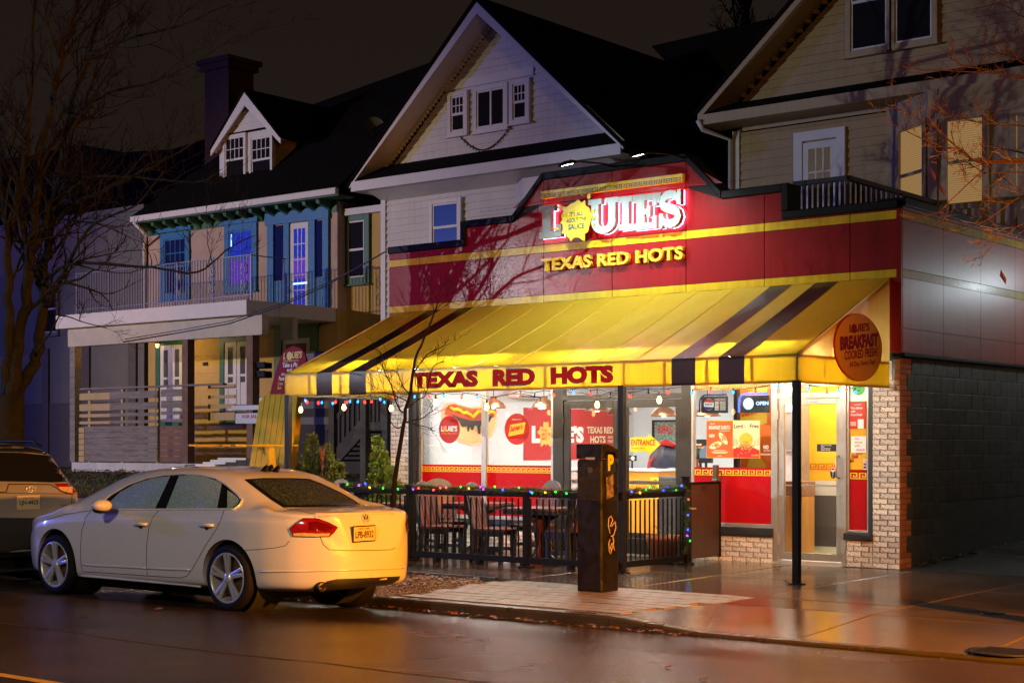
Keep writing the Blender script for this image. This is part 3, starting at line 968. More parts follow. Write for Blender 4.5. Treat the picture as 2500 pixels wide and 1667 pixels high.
# twin poster in window two
s = thing('poster_pair', 'orange breakfast burrito poster joined to a cream fries poster in window', 'poster', (-2.43, .05, 1.38))
M_ORG = mat('orange_poster', (.68, .10, .012), .4); M_CREAM = mat('cream_poster', (.86, .76, .45), .4)
MB().box(-2.845, .050, 1.375, -2.015, .054, 1.885).build('edge', mat('poster_edge', (.8,.45,.03), .4), s)
l = MB().box(-2.84, .046, 1.385, -2.433, .050, 1.875).build('left_poster', M_ORG, s)
r_ = MB().box(-2.427, .046, 1.385, -2.02, .050, 1.875).build('right_poster', M_CREAM, s)
text('BREAKFAST BURRITO', 'lettering', M_WHITEP, l, (-2.805, .0455, 1.765), XU, ZU, .335, .05, bold=.02)
text('THE LAST', 'lettering', M_WHITEP, l, (-2.79, .0455, 1.83), XU, ZU, .08, .02)
text("YOU'LL EVER WANT", 'lettering', M_WHITEP, l, (-2.64, .0455, 1.735), XU, ZU, .16, .018)
text('NEW', 'lettering', M_WHITEP, l, (-2.80, .0455, 1.655), XU, ZU, .09, .045, bold=.03)
flat(ellipse(0, 0, .10, .045, 20), (-2.70, .0455, 1.55), Vector((.9,0,.25)).normalized(), ZU, 0, .001).build('wrap', M_CREAM, l)
flat(ellipse(0, 0, .10, .042, 20), (-2.58, .0455, 1.64), Vector((.6,0,-.75)).normalized(), Vector((.75,0,.6)), 0, .0012).build('wrap', M_CREAM, l)
mb = MB()
for i in range(70):
    c = Vector((-2.70+RND.gauss(0,.04), .044, 1.545+RND.gauss(0,.016))) if i < 40 else Vector((-2.575+RND.gauss(0,.02), .0435, 1.65+RND.gauss(0,.03)))
    mb.poly([c + Vector((math.cos(t)*.011, -i*.00001, math.sin(t)*.009)) for t in [k*1.256+i for k in range(5)]])
stuff(mb.build('filling', mat('filling_print', (.5,.2,.03), .5, var=.9, vscale=70), l))
for k, (w_, z_) in enumerate(((.18, 1.475), (.26, 1.455), (.22, 1.44), (.07, 1.40))):
    MB().box(-2.635-w_/2, .0455, z_, -2.635+w_/2, .0458, z_+.008).build('small_print', M_CREAM, l)
text('Lord     Fries', 'lettering', M_PRINTBLK, r_, (-2.412, .0455, 1.778), XU, ZU, .38, .055, bold=.025)
text('of\nthe', 'lettering', M_PRINTBLK, r_, (-2.262, .0455, 1.782), XU, ZU, .04, .05)
sign_disc(r_, -2.225, 1.62, .105, .095, .0452, M_KEY, 'sun', 30)
flat([(-2.425, 1.385), (-2.022, 1.385), (-2.022, 1.48), (-2.14, 1.53), (-2.23, 1.555), (-2.32, 1.53), (-2.425, 1.50)], (0, .0445, 0), XU, ZU, -.0005, .0005).build('ground_print', M_PRINTRED, r_)
mb = MB()
for k in range(4):
    for sx in (-1, 1):
        mb.box(-2.225+sx*(.125+.022*k), .0440, 1.54, -2.225+sx*(.130+.022*k), .0444, 1.615+.012*k)
mb.build('fork_print', M_PRINTBLK, r_)
mb = MB()
for i in range(110):
    c = Vector((-2.22+RND.gauss(0,.05), .0425-i*.00001, 1.53+RND.gauss(0,.035)))
    mb.poly([c + Vector((math.cos(t)*.012, 0, math.sin(t)*.010)) for t in [k*1.256+i for k in range(5)]])
stuff(mb.build('fries_print', mat('fries_print', (.45,.20,.05), .5, var=.95, vscale=60), r_))
text("LOUIE'S", 'lettering', M_KEY, r_, (-2.145, .0435, 1.405), XU, ZU, .11, .024, bold=.03)
# hanging cola signs
M_PBLUE = emat('blue_neon', (.03, .10, 1.0), 5.0)
M_PWHITE = emat('white_neon', (.42, .68, 1.0), 2.4)
def cola(x0, x1, z0, z1, lit, lab, word):
    t = thing('hanging_sign', lab, 'sign', (x0, .10, z0))
    MB().box(x0+.02, .10, z0, x1, .12, z1-.02).build('board', M_PRINTBLK, t, bevel=.004)
    arc = [(x0+.0, .095, z0+.01), (x0, .095, z0+.11)] + [(x0+.10-.10*math.cos(a), .095, z1-.10+.10*math.sin(a)) for a in (.3,.6,.9,1.2,1.5)] + [(x1-.01, .095, z1)]
    MB().tube(arc, .011, 8).build('edge_light', M_PBLUE if lit else mat('blue_edge', (.01,.02,.16), .4) if 'blue_edge' not in MATS else MATS['blue_edge'], t, smooth=True)
    cx_, cz_, rr = x0+.145, (z0+z1)/2-.005, .078
    if lit:
        sign_disc(t, cx_, cz_, rr, rr, .099, M_PWHITE, 'roundel')
        text(word, 'lettering', M_PWHITE, t, (cx_+.115, .098, cz_-.022), XU, ZU, .19, .05, bold=.03)
    else:
        sign_disc(t, cx_, cz_, rr, rr, .099, M_WHITEP, 'roundel')
        flat(ellipse(cx_, cz_+.018, rr*.94, rr*.73, 20, 0.1, pi-.1), (0, .0965, 0), XU, ZU, 0, .001).build('upper_wave', M_PRINTRED, t)
        flat(ellipse(cx_, cz_-.024, rr*.90, rr*.66, 20, pi+.1, 2*pi-.1), (0, .0965, 0), XU, ZU, 0, .001).build('lower_wave', mat('navy_print', (.01,.02,.25), .4) if 'navy_print' not in MATS else MATS['navy_print'], t)
        MB().box(cx_-.072, .0945, cz_-.022, cx_+.072, .0955, cz_+.016).build('word_band', M_WHITEP, t)
        text('PEPSI', 'lettering', MATS['navy_print'], t, (cx_-.06, .094, cz_-.016), XU, ZU, .12, .028, bold=.03)
        text('STORE HOURS', 'lettering', M_WHITEP, t, (x1-.20, .098, z1-.075), XU, ZU, .17, .02, bold=.02)
        for k in range(7):
            MB().box(x1-.20, .0985, z1-.10-.018*k, x1-.14, .0995, z1-.09-.018*k).build('row', M_WHITEP, t)
            MB().box(x1-.12, .0985, z1-.103-.018*k, x1-.03, .0995, z1-.088-.018*k).build('row', mat('grey_print', (.4,.4,.4), .5) if 'grey_print' not in MATS else MATS['grey_print'], t)
    for xx in (x0+.12, x1-.08):
        MB().tube([(xx, .11, z1-.02), (xx+.01, .11, WT)], .0025, 5).build('wire', M_PRINTBLK, t)
cola(-2.985, -2.545, 1.985, 2.235, False, 'black cola sign with white store hours, hanging unlit in window', '')
cola(-2.365, -1.905, 1.985, 2.235, True, 'glowing blue and white neon open sign hanging in window', 'OPEN')
# notice on lower right of window two
text('NO', 'window_lettering', M_WHITEP, w2, (-1.965, .0555, 1.50), XU, ZU, .075, .05, bold=.03)
text('OUTSIDE', 'window_lettering', M_WHITEP, w2, (-1.965, .0555, 1.465), XU, ZU, .11, .022)
text('FOOD OR DRINK', 'window_lettering', M_WHITEP, w2, (-2.02, .0555, 1.42), XU, ZU, .17, .022, bold=.01)
# notices on the entrance door
M_DK = M_PRINTBLK
t = MB().box(-1.175, .050, 1.47, -.90, .054, 1.565).build('door_notice', M_DK, None); tag(t, 'black restrooms notice stuck on the entrance door glass', 'notice')
text('Restrooms\nFor\nCustomer\nUse Only', 'lettering', M_WHITEP, t, (-1.115, .0495, 1.48), XU, ZU, .15, .075, bold=.02)
t = flat(ellipse(-.945, 1.195, .04, .075, 24), (0, .052, 0), XU, ZU, 0, .003).build('pull_sticker', M_DK); tag(t, 'oval black pull sticker beside the entrance door handle', 'sticker')
sign_disc(t, -.945, 1.235, .03, .03, .0485, M_WHITEP, 'roundel', 18)
sign_disc(t, -.945, 1.243, .026, .014, .0475, M_PRINTRED, 'roundel_top', 18)
text('P\nU\nL\nL', 'lettering', M_WHITEP, t, (-.952, .0485, 1.135), XU, ZU, .015, .065, bold=.03)
# notices in the narrow window
t = flat(ellipse(-.585, 2.27, .085, .085, 26), (0, .052, 0), XU, ZU, 0, .003).build('round_sticker', mat('green_sticker', (.05,.42,.02), .4)); tag(t, 'round green delivery sticker at the top of the narrow window', 'sticker')
text('Uber\nEats', 'lettering', M_PRINTBLK, t, (-.63, .0485, 2.235), XU, ZU, .09, .07, bold=.02)
MB().box(-.712, .0565, 2.11, -.46, .0575, 2.36).build('white_field', M_WHITEP, w3)
t = MB().box(-.715, .046, 1.76, -.485, .050, 2.105).build('delivery_poster', M_PRINTRED); t.data.materials[0] = mat('bright_red_print', (.62,.03,.015), .4); tag(t, 'red delivery poster with white lettering in the narrow window', 'poster')
text('We deliver\nwith\nDoorDash', 'lettering', M_WHITEP, t, (-.695, .0455, 1.925), XU, ZU, .17, .115, bold=.015)
text('DOORDASH', 'lettering', M_WHITEP, t, (-.645, .0455, 2.06), XU, ZU, .10, .014)
flat([(-.595, 1.762), (-.515, 1.762), (-.515, 1.88), (-.595, 1.88)], (0, .0455, 0), XU, ZU, 0, .001).build('phone_print', M_WHITEP, t)
for k in range(4): MB().box(-.70, .0453, 1.80+.014*k, -.62, .0457, 1.806+.014*k).build('small_print', M_WHITEP, t)
t = MB().box(-.69, .046, 1.455, -.48, .050, 1.665).build('delivery_notice', M_WHITEP); tag(t, 'pale delivery notice with pink lettering below the red poster', 'notice')
M_PINK = mat('pink_print', (.45,.12,.2), .4)
text('We\ndeliver\nwith', 'lettering', M_PINK, t, (-.64, .0455, 1.53), XU, ZU, .11, .12, bold=.01)
text('GRUBHUB', 'lettering', M_PINK, t, (-.62, .0455, 1.475), XU, ZU, .12, .03, bold=.02)
mb = MB()
for k in range(5):
    cxx = -.70 + .06*k; 
    mb.poly([Vector((cxx+.05*math.cos(a), .0560-k*.0001, 1.36+.05*k+.035*math.sin(a*2))) for a in [j*.6 for j in range(11)]])
mb.build('swirl_print', mat('orange_swirl', (.62,.13,.015), .4), w3)
MB().box(-.52, .046, 1.245, -.475, .049, 1.375).build('card_stickers', M_WHITEP, w3)
for k, c in enumerate(((.03,.08,.4), (.55,.03,.02), (.7,.5,.4))):
    MB().box(-.516, .0445, 1.255+.04*k, -.479, .0455, 1.285+.04*k).build('card_sticker', mat('card_print_%d' % k, c, .4), w3)

# ================================================================== sign on the parapet
sign_y = -.036
M_LETTER = mat('brushed_letter', (.30, .37, .385), .45, metal=0.0, spec=.2, var=.1, vscale=8, streak=.12)
M_RETURN = mat('letter_return', (.20, .14, .09), .45)
M_HALO = emat('pink_halo_led', (1.0, .30, .62), 20.0)
sgn = thing('shop_sign', 'big silver slab letters with yellow sauce splash, glowing pink from behind', 'sign', (-4.4, -.04, 4.55))
def fx(zx, zy, y=-.12): return at(1300 + zx*.17857, 420 + zy*.17857, y)
LET = {
 'L': [(0,0),(1,0),(1,.38),(.78,.38),(.78,.19),(.53,.19),(.53,.82),(.70,.82),(.70,1),(0,1),(0,.82),(.15,.82),(.15,.19),(0,.19)],
 'U': [(0,1),(0,.85),(.10,.85)] + [(.5-.40*math.cos(a), .36-.36*math.sin(a)) for a in [pi*k/14 for k in range(15)]] + [(.90,.85),(1,.85),(1,1),(.56,1),(.56,.85),(.66,.85)] + [(.5+.16*math.cos(a), .36-.17*math.sin(a)) for a in [pi*k/10 for k in range(11)]] + [(.34,.85),(.44,.85),(.44,1)],
 'I': [(0,0),(1,0),(1,.18),(.76,.18),(.76,.82),(1,.82),(1,1),(0,1),(0,.82),(.24,.82),(.24,.18),(0,.18)],
 'E': [(0,0),(1,0),(1,.36),(.82,.36),(.82,.18),(.50,.18),(.50,.42),(.60,.42),(.60,.34),(.75,.34),(.75,.66),(.60,.66),(.60,.58),(.50,.58),(.50,.82),(.82,.82),(.82,.64),(1,.64),(1,1),(0,1),(0,.82),(.16,.82),(.16,.18),(0,.18)],
 "'": [(.25,0),(.6,0),(1,1),(0,1)],
}
def sign_letter(ch, x0, x1, z0, z1):
    w, h = x1-x0, z1-z0
    if ch == 'S':
        path = [(.84,.66),(.80,.78),(.68,.87),(.5,.895),(.32,.87),(.20,.79),(.165,.69),(.21,.60),(.34,.545),(.5,.505),(.67,.455),(.80,.385),(.84,.28),(.79,.19),(.67,.125),(.5,.105),(.32,.125),(.20,.205),(.16,.33)]
        wid = [.04,.085,.11,.115,.115,.12,.125,.125,.125,.125,.125,.125,.125,.12,.115,.115,.11,.085,.04]
        Lp, Rp = [], []
        for i, p in enumerate(path):
            a, b = path[max(i-1,0)], path[min(i+1,len(path)-1)]
            t = Vector((b[0]-a[0], b[1]-a[1])).normalized(); n = Vector((-t.y, t.x))
            Lp.append((p[0]+n.x*wid[i], p[1]+n.y*wid[i])); Rp.append((p[0]-n.x*wid[i], p[1]-n.y*wid[i]))
        polys = [Rp + Lp[::-1]]
        extra = [[(.79,.60),(.96,.60),(.96,1),(.83,1),(.79,.9)], [(.04,0),(.17,0),(.21,.1),(.21,.40),(.04,.40)]]
    else:
        polys = [LET[ch]]; extra = []
    o = None
    for k, pl in enumerate(polys + extra):
        pts = [(x0+a*w, z0+b*h) for a, b in pl]
        ar = sum(pts[i][0]*pts[(i+1) % len(pts)][1] - pts[(i+1) % len(pts)][0]*pts[i][1] for i in range(len(pts)))
        if ar < 0: pts = pts[::-1]
        e = .003 if k else 0
        f = flat(pts, (0, 0, 0), XU, ZU, .085, .17+e).build('letter', M_RETURN, sgn)
        MB().poly([Vector((a, -.1715-e, b)) for a, b in pts]).build('face', M_LETTER, f)
        MB().prism(pts, (0, 0, 0), XU, ZU, .066+e, .074+e).build('halo', M_HALO, f)
def zx(px_, zy_): return fx(px_, zy_).x
def zz(px_, zy_): return fx(px_, zy_).z
sign_letter('L', zx(118,700), zx(420,700), zz(150,915), zz(150,470))
sign_letter('U', zx(790,600), zx(1205,600), zz(1000,850), zz(1000,365))
sign_letter('I', zx(1208,600), zx(1388,600), zz(1300,800), zz(1300,340))
sign_letter('E', zx(1394,600), zx(1722,600), zz(1550,790), zz(1550,310))
sign_letter("'", zx(1712,400), zx(1785,400), zz(1740,430), zz(1740,290))
sign_letter('S', zx(1745,500), zx(2068,500), zz(1900,765), zz(1900,258))
# splash
c = fx(600, 655, -.19); R0 = .262
M_SAUCE = mat('sauce_yellow', (.78, .58, .01), .35, var=.06, vscale=6, streak=.15)
pts = []
for i in range(120):
    a = 2*pi*i/120
    r_ = R0*(1 + .035*math.sin(5*a+.5) + .03*math.sin(9*a+1.2) + .022*math.sin(14*a))
    for (ang, amp, wd) in ((-1.9, .22, .11), (-1.15, .28, .10), (2.45, .30, .10), (1.05, .20, .08), (3.75, .20, .09), (3.2, .14, .08)):
        da = (a-ang+pi) % (2*pi) - pi
        r_ += R0*amp*math.exp(-(da/wd)**2)
    pts.append((c.x + r_*math.cos(a), c.z + r_*math.sin(a)))
spl = flat(pts, (0, 0, 0), XU, ZU, .178, .195).build('splash', M_SAUCE, sgn)
for (dx, dz, rx, rz) in ((.30, .10, .022, .026), (.305, -.0, .016, .018), (.30, -.09, .013, .015), (.10, .35, .012, .016), (-.36, -.10, .05, .022), (.22, .315, .028, .04), (-.30, .21, .04, .025)):
    flat(ellipse(c.x+dx, c.z+dz, rx, rz, 16), (0, 0, 0), XU, ZU, .178, .195).build('drop', M_SAUCE, sgn)
M_TEAL = mat('dark_teal_print', (.03, .09, .09), .4)
text("IT'S ALL", 'lettering', M_TEAL, spl, (c.x-.115, -.196, c.z+.055), XU, ZU, .24, .062, bold=.025)
text('ABOUT THE', 'lettering', M_TEAL, spl, (c.x-.165, -.196, c.z-.03), XU, ZU, .345, .06, bold=.025)
text('SAUCE', 'lettering', M_TEAL, spl, (c.x-.14, -.196, c.z-.135), XU, ZU, .29, .08, bold=.04)
# lower lettering and key bar
t = thing('sign_lettering', 'raised yellow capital letters under the glowing name on the red parapet', 'lettering', (-4.35, -.036, 4.09))
text('TEXAS RED HOTS', 'letters', mat('letter_yellow', (.62,.38,.01), .4, var=.1, vscale=12), t, (-5.575, -.036, 4.085), XU, ZU, 2.45, .185, depth=.065, bold=.035, off=0.012, spacing=1.05)
t = thing('key_bar', 'yellow bar with Greek key pattern above the glowing name', 'ornament', (-4.36, -.036, 5.14))
MB().box(-5.585, -.105, 5.145, -3.135, -.037, 5.26).build('bar', M_SAUCE, t, bevel=.004)
greek((-5.57, -.1055, 5.152), XU, ZU, 2.42, .062, .083, .003, 'key_pattern', mat('brown_print', (.14,.08,.01), .45), t)
# two flood lamps over the parapet
M_LENS = emat('flood_lens', (.80, .97, 1.0), 45.0)
for i, (px_, py_) in enumerate(((1384, 403), (1557, 380))):
    p = at(px_, py_, -1.15)
    t = thing('flood_lamp', ('left' if i == 0 else 'right') + ' of the two sign floodlights on arms above the red parapet', 'floodlight', (p.x, 0, 5.54), group='sign floodlights on the parapet')
    MB().tube([(p.x+.02, .05, 5.54), (p.x+.02, .03, p.z+.12), (p.x+.01, -.3, p.z+.13), (p.x, -1.08, p.z+.07)], .014, 8).build('arm', M_BLACK, t, smooth=True)
    nrm = Vector((.1, .22, -.96)).normalized()
    ctr = Vector((p.x, -1.14, p.z+.01))
    MB().lathe([(.02, -.05), (.06, -.045), (.13, -.01), (.135, .01), (.12, .012)], ctr, nrm, 20).build('housing', M_BLACK, t, smooth=True)
    MB().lathe([(.001, .004), (.115, .004)], ctr, nrm, 20).build('lens', M_LENS, t)
    sp = lamp('flood_light', 'SPOT', ctr + nrm*.03, 210, (.88, .97, .90), .05, ctr + nrm*.03 + Vector((0, .30, -.95)), 128, .7)

# ================================================================== inside the restaurant
M_FLOOR = mat('pale_floor', (.50, .47, .43), .3, var=.08, vscale=3)
M_CEIL = mat('ceiling_white', (.70, .68, .64), .7)
M_PANEL = emat('ceiling_panel_light', (1.0, .95, .88), 32.0)
M_FILLSTRIP = emat('added_fill_strip', (1.0, .95, .88), 60.0)  # glow of the added strips that brighten the shop windows
MB().box(-8.60, .12, -.04, -.25, 6.4, .012).build('floor', M_FLOOR, rest)
ceil = MB().box(-8.60, .30, 2.70, -.25, 6.4, 2.76).build('ceiling', M_CEIL, rest)
MB().box(-8.60, .30, .012, -8.55, 6.4, 2.70).build('inner_wall', M_WHITE, rest)
MB().box(-8.55, 6.3, .012, -.25, 6.4, 2.70).build('inner_wall', mat('pale_blue_wall', (.60, .66, .70), .5), rest)
MB().box(-.30, .30, .012, -.25, 6.3, 2.70).build('inner_wall', M_WHITE, rest)
for (x, y) in ((-7.2, 1.4), (-4.6, 1.5), (-2.4, 1.3), (-7.0, 4.2), (-4.4, 4.4), (-2.2, 4.2), (-1.15, .72)):
    MB().box(x-.55, y-.28, 2.685, x+.55, y+.28, 2.698).build('ceiling_and_fill_light', M_PANEL, ceil)
for (x0_, x1_) in ((-8.3, -5.6), (-5.2, -3.3), (-3.0, -1.9), (-.75, -.4)):  # added fill strips, lighting the advert and films from inside
    MB().box(x0_, .32, 2.685, x1_, .42, 2.698).build('ceiling_and_fill_light', M_FILLSTRIP, ceil)
def wx(px_, py_, x=-8.54): return atx(px_, py_, x)
# red banner on the left inner wall
c0, c1 = wx(1279, 994.8), wx(1506, 994.8)
zt, zb = c0.z, wx(1279, 1122.6).z
bn = MB().box(-8.549, c0.y, zb, -8.535, c1.y, zt).build('wall_banner', mat('banner_red', (.50, .035, .03), .4, var=.05, vscale=3)); tag(bn, 'large red wall banner with white restaurant name seen through the doors', 'banner')
def wtext(s_, p0, p1, name='lettering', m=M_WHITEP, parent=bn, bold=.03, x=-8.534):
    a, b = wx(*p0, x), wx(*p1, x)
    text(s_, name, m, parent, (x, a.y, b.z), YU, ZU, b.y-a.y, a.z-b.z, bold=bold)
wtext("L", (1298, 1039), (1319, 1081), bold=.06)
wtext("UIE'S", (1346, 1039), (1425, 1081), bold=.06)
a = wx(1332, 1060)
pts = [(a.y + (.20+.03*math.sin(5*t)+.03*math.sin(11*t))*math.cos(t), a.z + (.20+.03*math.sin(5*t)+.03*math.sin(11*t))*math.sin(t)) for t in [2*pi*k/48 for k in range(48)]]
sp = flat(pts, (-8.535, 0, 0), YU, ZU, 0, .004).build('splash', mat('banner_yellow', (.8,.5,.1), .4), bn)
text("IT'S ALL\nABOUT THE\nSAUCE", 'lettering', M_PRINTRED, sp, (-8.530, a.y-.13, a.z-.10), YU, ZU, .26, .2, bold=.02)
wtext('TEXAS RED', (1433, 1041), (1497, 1058), m=M_CREAM); wtext('HOTS', (1441, 1064), (1478, 1081), m=M_CREAM)
wtext('BUFFALO NY', (1484, 1064), (1503, 1070), m=M_CREAM); wtext('1967', (1484, 1073), (1497, 1081), m=M_CREAM)
# hot dog neon
def hz(zx_, zy_, x): 
    p = atx(1000+zx_*.2933, 940+zy_*.2933, x); return (p.y, p.z)
hd = thing('hot_dog_sign', 'big illuminated hot dog wall sign with mustard squiggle and red glow', 'sign', (-8.5, hz(520,300,-8.5)[0], 1.2))
def hpoly(name, pts, x, d, m):
    q = [hz(a, b, -8.48) for a, b in pts]
    ar = sum(q[i][0]*q[(i+1) % len(q)][1] - q[(i+1) % len(q)][0]*q[i][1] for i in range(len(q)))
    if ar < 0: q = q[::-1]
    return flat(q, (x, 0, 0), YU, ZU, 0, d).build(name, m, hd)
bun = [(312,260),(330,345),(385,415),(450,458),(540,483),(620,470),(690,412),(725,335),(732,260),(700,232),(600,250),(420,240)]
saus = [(300,250),(305,200),(335,165),(385,155),(440,178),(520,198),(600,190),(680,165),(720,178),(732,232),(700,270),(620,290),(520,295),(430,282),(360,252)]
allo = [(296,255),(302,195),(333,158),(388,148),(440,168),(520,190),(600,182),(682,157),(726,172),(740,235),(735,335),(697,420),(625,478),(540,492),(445,468),(378,425),(318,350)]
cx_, cy_ = 520, 320
hpoly('glow', [(cx_+(a-cx_)*1.035, cy_+(b-cy_)*1.05) for a, b in allo], -8.545, .012, emat('red_glow', (1.0, .06, .03), 15.0))
hpoly('back_plate', [(cx_+(a-cx_)*1.0, cy_+(b-cy_)*1.0) for a, b in allo], -8.525, .006, MATS['red_glow'])
hpoly('bun', bun, -8.515, .010, mat('bun_tan', (.75,.46,.20), .4, emit=(.8,.42,.15), estr=.25))
hpoly('sausage', saus, -8.503, .010, mat('sausage_red', (.42,.06,.03), .4, emit=(.6,.05,.02), estr=.2))
hpoly('bun_back', [(372,158),(430,170),(520,192),(590,192),(585,206),(520,215),(440,200)], -8.492, .004, mat('bun_brown', (.36,.15,.03), .4))
hpoly('chili', [(360,245),(430,272),(520,296),(620,291),(690,247),(690,262),(668,305),(642,318),(650,390),(640,398),(628,390),(612,340),(592,335),(592,400),(582,408),(574,400),(565,340),(543,336),(530,374),(520,372),(506,335),(493,388),(486,384),(484,340),(440,348),(418,305),(388,288)], -8.490, .006, mat('chili_dark', (.05,.035,.03), .4))
mp = [(338,185),(365,205),(395,200),(420,210),(445,235),(470,225),(500,245),(525,266),(550,240),(575,215),(610,220),(640,238),(670,222),(695,222),(712,240)]
MB().tube([(-8.478, *hz(a, b, -8.48)) for a, b in mp], .028, 8).build('mustard', mat('mustard', (.85,.48,.01), .35, emit=(.9,.5,.02), estr=.35), hd, smooth=True)
# air conditioner high on the left wall
a, b = wx(1256, 968, -8.4), wx(1334, 968, -8.4)
t = MB().box(-8.55, a.y, 2.36, -8.33, b.y, 2.62).build('air_conditioner', M_WHITEP, None, bevel=.03); tag(t, 'white air conditioner high on the wall inside the left window', 'air conditioner')
MB().box(-8.345, a.y+.05, 2.375, -8.325, b.y-.05, 2.40).build('vent', M_PRINTBLK, t)
# pendant lamps
M_COPPER = mat('copper_shade', (.30, .14, .075), .3, metal=.8)
M_BULB = emat('warm_bulb', (1.0, .75, .42), 40.0)
def pendant():
    t = thing('pendant_lamp', '', 'lamp', (0, 0, 0))
    MB().lathe([(.02, .20), (.05, .19), (.06, .15), (.10, .13), (.17, .08), (.205, .02), (.21, 0), (.20, .002), (.165, .075), (.09, .12), (.02, .13)], n=28).build('shade', M_COPPER, t, smooth=True, local=True)
    MB().tube([(0, 0, .2), (0, 0, .95)], .006, 6).build('cord', M_PRINTBLK, t, local=True)
    MB().lathe([(.001, -.005), (.03, .0), (.042, .03), (.035, .07), (.02, .10)], n=14).build('bulb', M_BULB, t, smooth=True, local=True)
    return t
pl = pendant()
pend = [((1205, 996), 1.7, 'copper pendant lamp behind the middle of the left window'), ((1328, 996), 2.0, 'copper pendant lamp behind the right end of the left window'),
        ((1458, 1004), 2.6, 'copper pendant lamp seen through the left glass door'), ((1512, 1012), 3.4, 'copper pendant lamp behind the meeting of the two doors'), ((1621, 1016), 2.4, 'copper pendant lamp seen through the right glass door'),
        ((1727, 1016), 2.2, 'dark pendant lamp behind the cola sign window')]
for i, ((px_, py_), y, lab) in enumerate(pend):
    p = at(px_, py_, y)
    if i == 0: pl.location = p; pl['label'] = lab; pl['group'] = 'copper pendant lamps'
    else: dup(pl, p, 0, lab, 'copper pendant lamps')
# counter
M_OCOUNT = mat('orange_counter', (.75, .30, .015), .4, var=.06, vscale=4)
yC = 2.4
xa, xb = at(1384, 1150, yC).x, at(1607, 1150, yC).x
ct = at(1560, 1150, yC).z
t = thing('serving_counter', 'orange fronted serving counter with white top inside the double doors', 'counter', ((xa+xb)/2, yC, .01))
MB().box(xa, yC-.03, ct, xb+.05, yC+.7, ct+.04).build('top', M_WHITEP, t, bevel=.008)
xm = at(1440, 1150, yC).x
MB().box(xa, yC, .16, xm, yC+.65, ct).build('side_front', mat('pink_laminate', (.62,.46,.44), .4), t)
MB().box(xm, yC, .16, xb, yC+.65, ct).build('front', M_OCOUNT, t)
MB().box(xa+.03, yC+.05, .012, xb-.03, yC+.6, .16).build('plinth', M_PRINTBLK, t)
a, b = at(1603, 1163, 1.9), at(1652, 1163, 1.9)
t = thing('order_bin', 'dark grey cabinet with yellow place order sign inside the doors', 'cabinet', ((a.x+b.x)/2, 1.9, .01))
MB().box(a.x, 1.9, .012, b.x, 2.35, a.z).build('body', mat('charcoal_box', (.05,.045,.045), .4), t, bevel=.015)
s0, s1 = at(1587, 1165, 1.88), at(1607, 1210, 1.88)
MB().box(s0.x, 1.885, s1.z-.05, s1.x, 1.895, s0.z).build('sign_board', MATS['yellow_sign'], t)
text('PLACE\nORDER\nHERE', 'lettering', M_PRINTBLK, t, (s0.x+.015, 1.884, s1.z-.04), XU, ZU, s1.x-s0.x-.03, (s0.z-s1.z)*.75, bold=.03)
text('>', 'arrow', M_PRINTRED, t, (s0.x+.07, 1.884, s0.z-.08), XU, ZU, .06, .06, bold=.05)
# navy jacket over a chair back behind the counter
jc = at(1622, 1122, 2.9)
def jk(u, v):
    a = 2*pi*u; h = v
    r = (.30*(1-h**2.2)**.5 + .03*math.sin(7*a)*(1-h)) if h < 1 else 0.0
    return (jc.x + r*math.cos(a)*1.15 + .05*h, 2.95 + r*.55*math.sin(a), ct + .04 + .42*h + .02*math.sin(5*a+4*h))
j = MB().grid(jk, 36, 14).build('jacket', mat('navy_nylon', (.018,.022,.045), .35, var=.2, vscale=10, bump=.4, bscale=12), None, smooth=True); tag(j, 'dark navy jacket with red collar lying over the counter', 'jacket')
MB().tube([(jc.x-.16, 2.70, ct+.05), (jc.x-.17, 2.72, ct+.14), (jc.x-.10, 2.75, ct+.22)], [.02,.025,.018], 8).build('stripe', M_PRINTRED, j, smooth=True)
MB().tube([(jc.x-.10, 2.85, ct+.42), (jc.x+.06, 2.82, ct+.46), (jc.x+.22, 2.86, ct+.41)], [.04,.05,.04], 8).build('collar', M_PRINTRED, j, smooth=True)
# framed picture
a, b = at(1592, 1025, 6.25), at(1656, 1094, 6.25)
t = thing('framed_picture', 'black framed green mosaic picture with red city name on back wall', 'picture', (a.x, 6.25, b.z))
frame_rect(MB(), a.x, b.x, b.z, a.z, .04, 6.24, 6.29).build('frame', M_PRINTBLK, t)
MB().box(a.x+.04, 6.27, b.z+.04, b.x-.04, 6.28, a.z-.04).build('print', mat('mosaic_print', (.12,.22,.20), .5, var=.9, vscale=22, color2=(.25,.30,.22), c2scale=30), t)
text('BUFFALO', 'lettering', M_PRINTRED, t, (a.x+.12, 6.268, (a.z*.7+b.z*.3)-.1), XU, ZU, (b.x-a.x)-.24, .16, bold=.03)
a, b = at(1526, 1111, 2.5), at(1554, 1125, 2.5)
t = MB().box(a.x, 2.50, b.z, b.x, 2.51, a.z).build('smoking_notice', M_PRINTBLK); tag(t, 'small black no smoking notice above the counter', 'notice')
text('Smoking', 'lettering', M_WHITEP, t, (a.x+.01, 2.499, b.z+.03), XU, ZU, (b.x-a.x)*.55, .03)
sign_disc(t, b.x-.07, (a.z+b.z)/2, .035, .035, 2.499, M_WHITEP, 'symbol', 18)
MB().cyl(((a.x+b.x)/2, 2.54, ct+.04), ((a.x+b.x)/2, 2.54, b.z+.02), .015).build('stem', M_PRINTBLK, t)
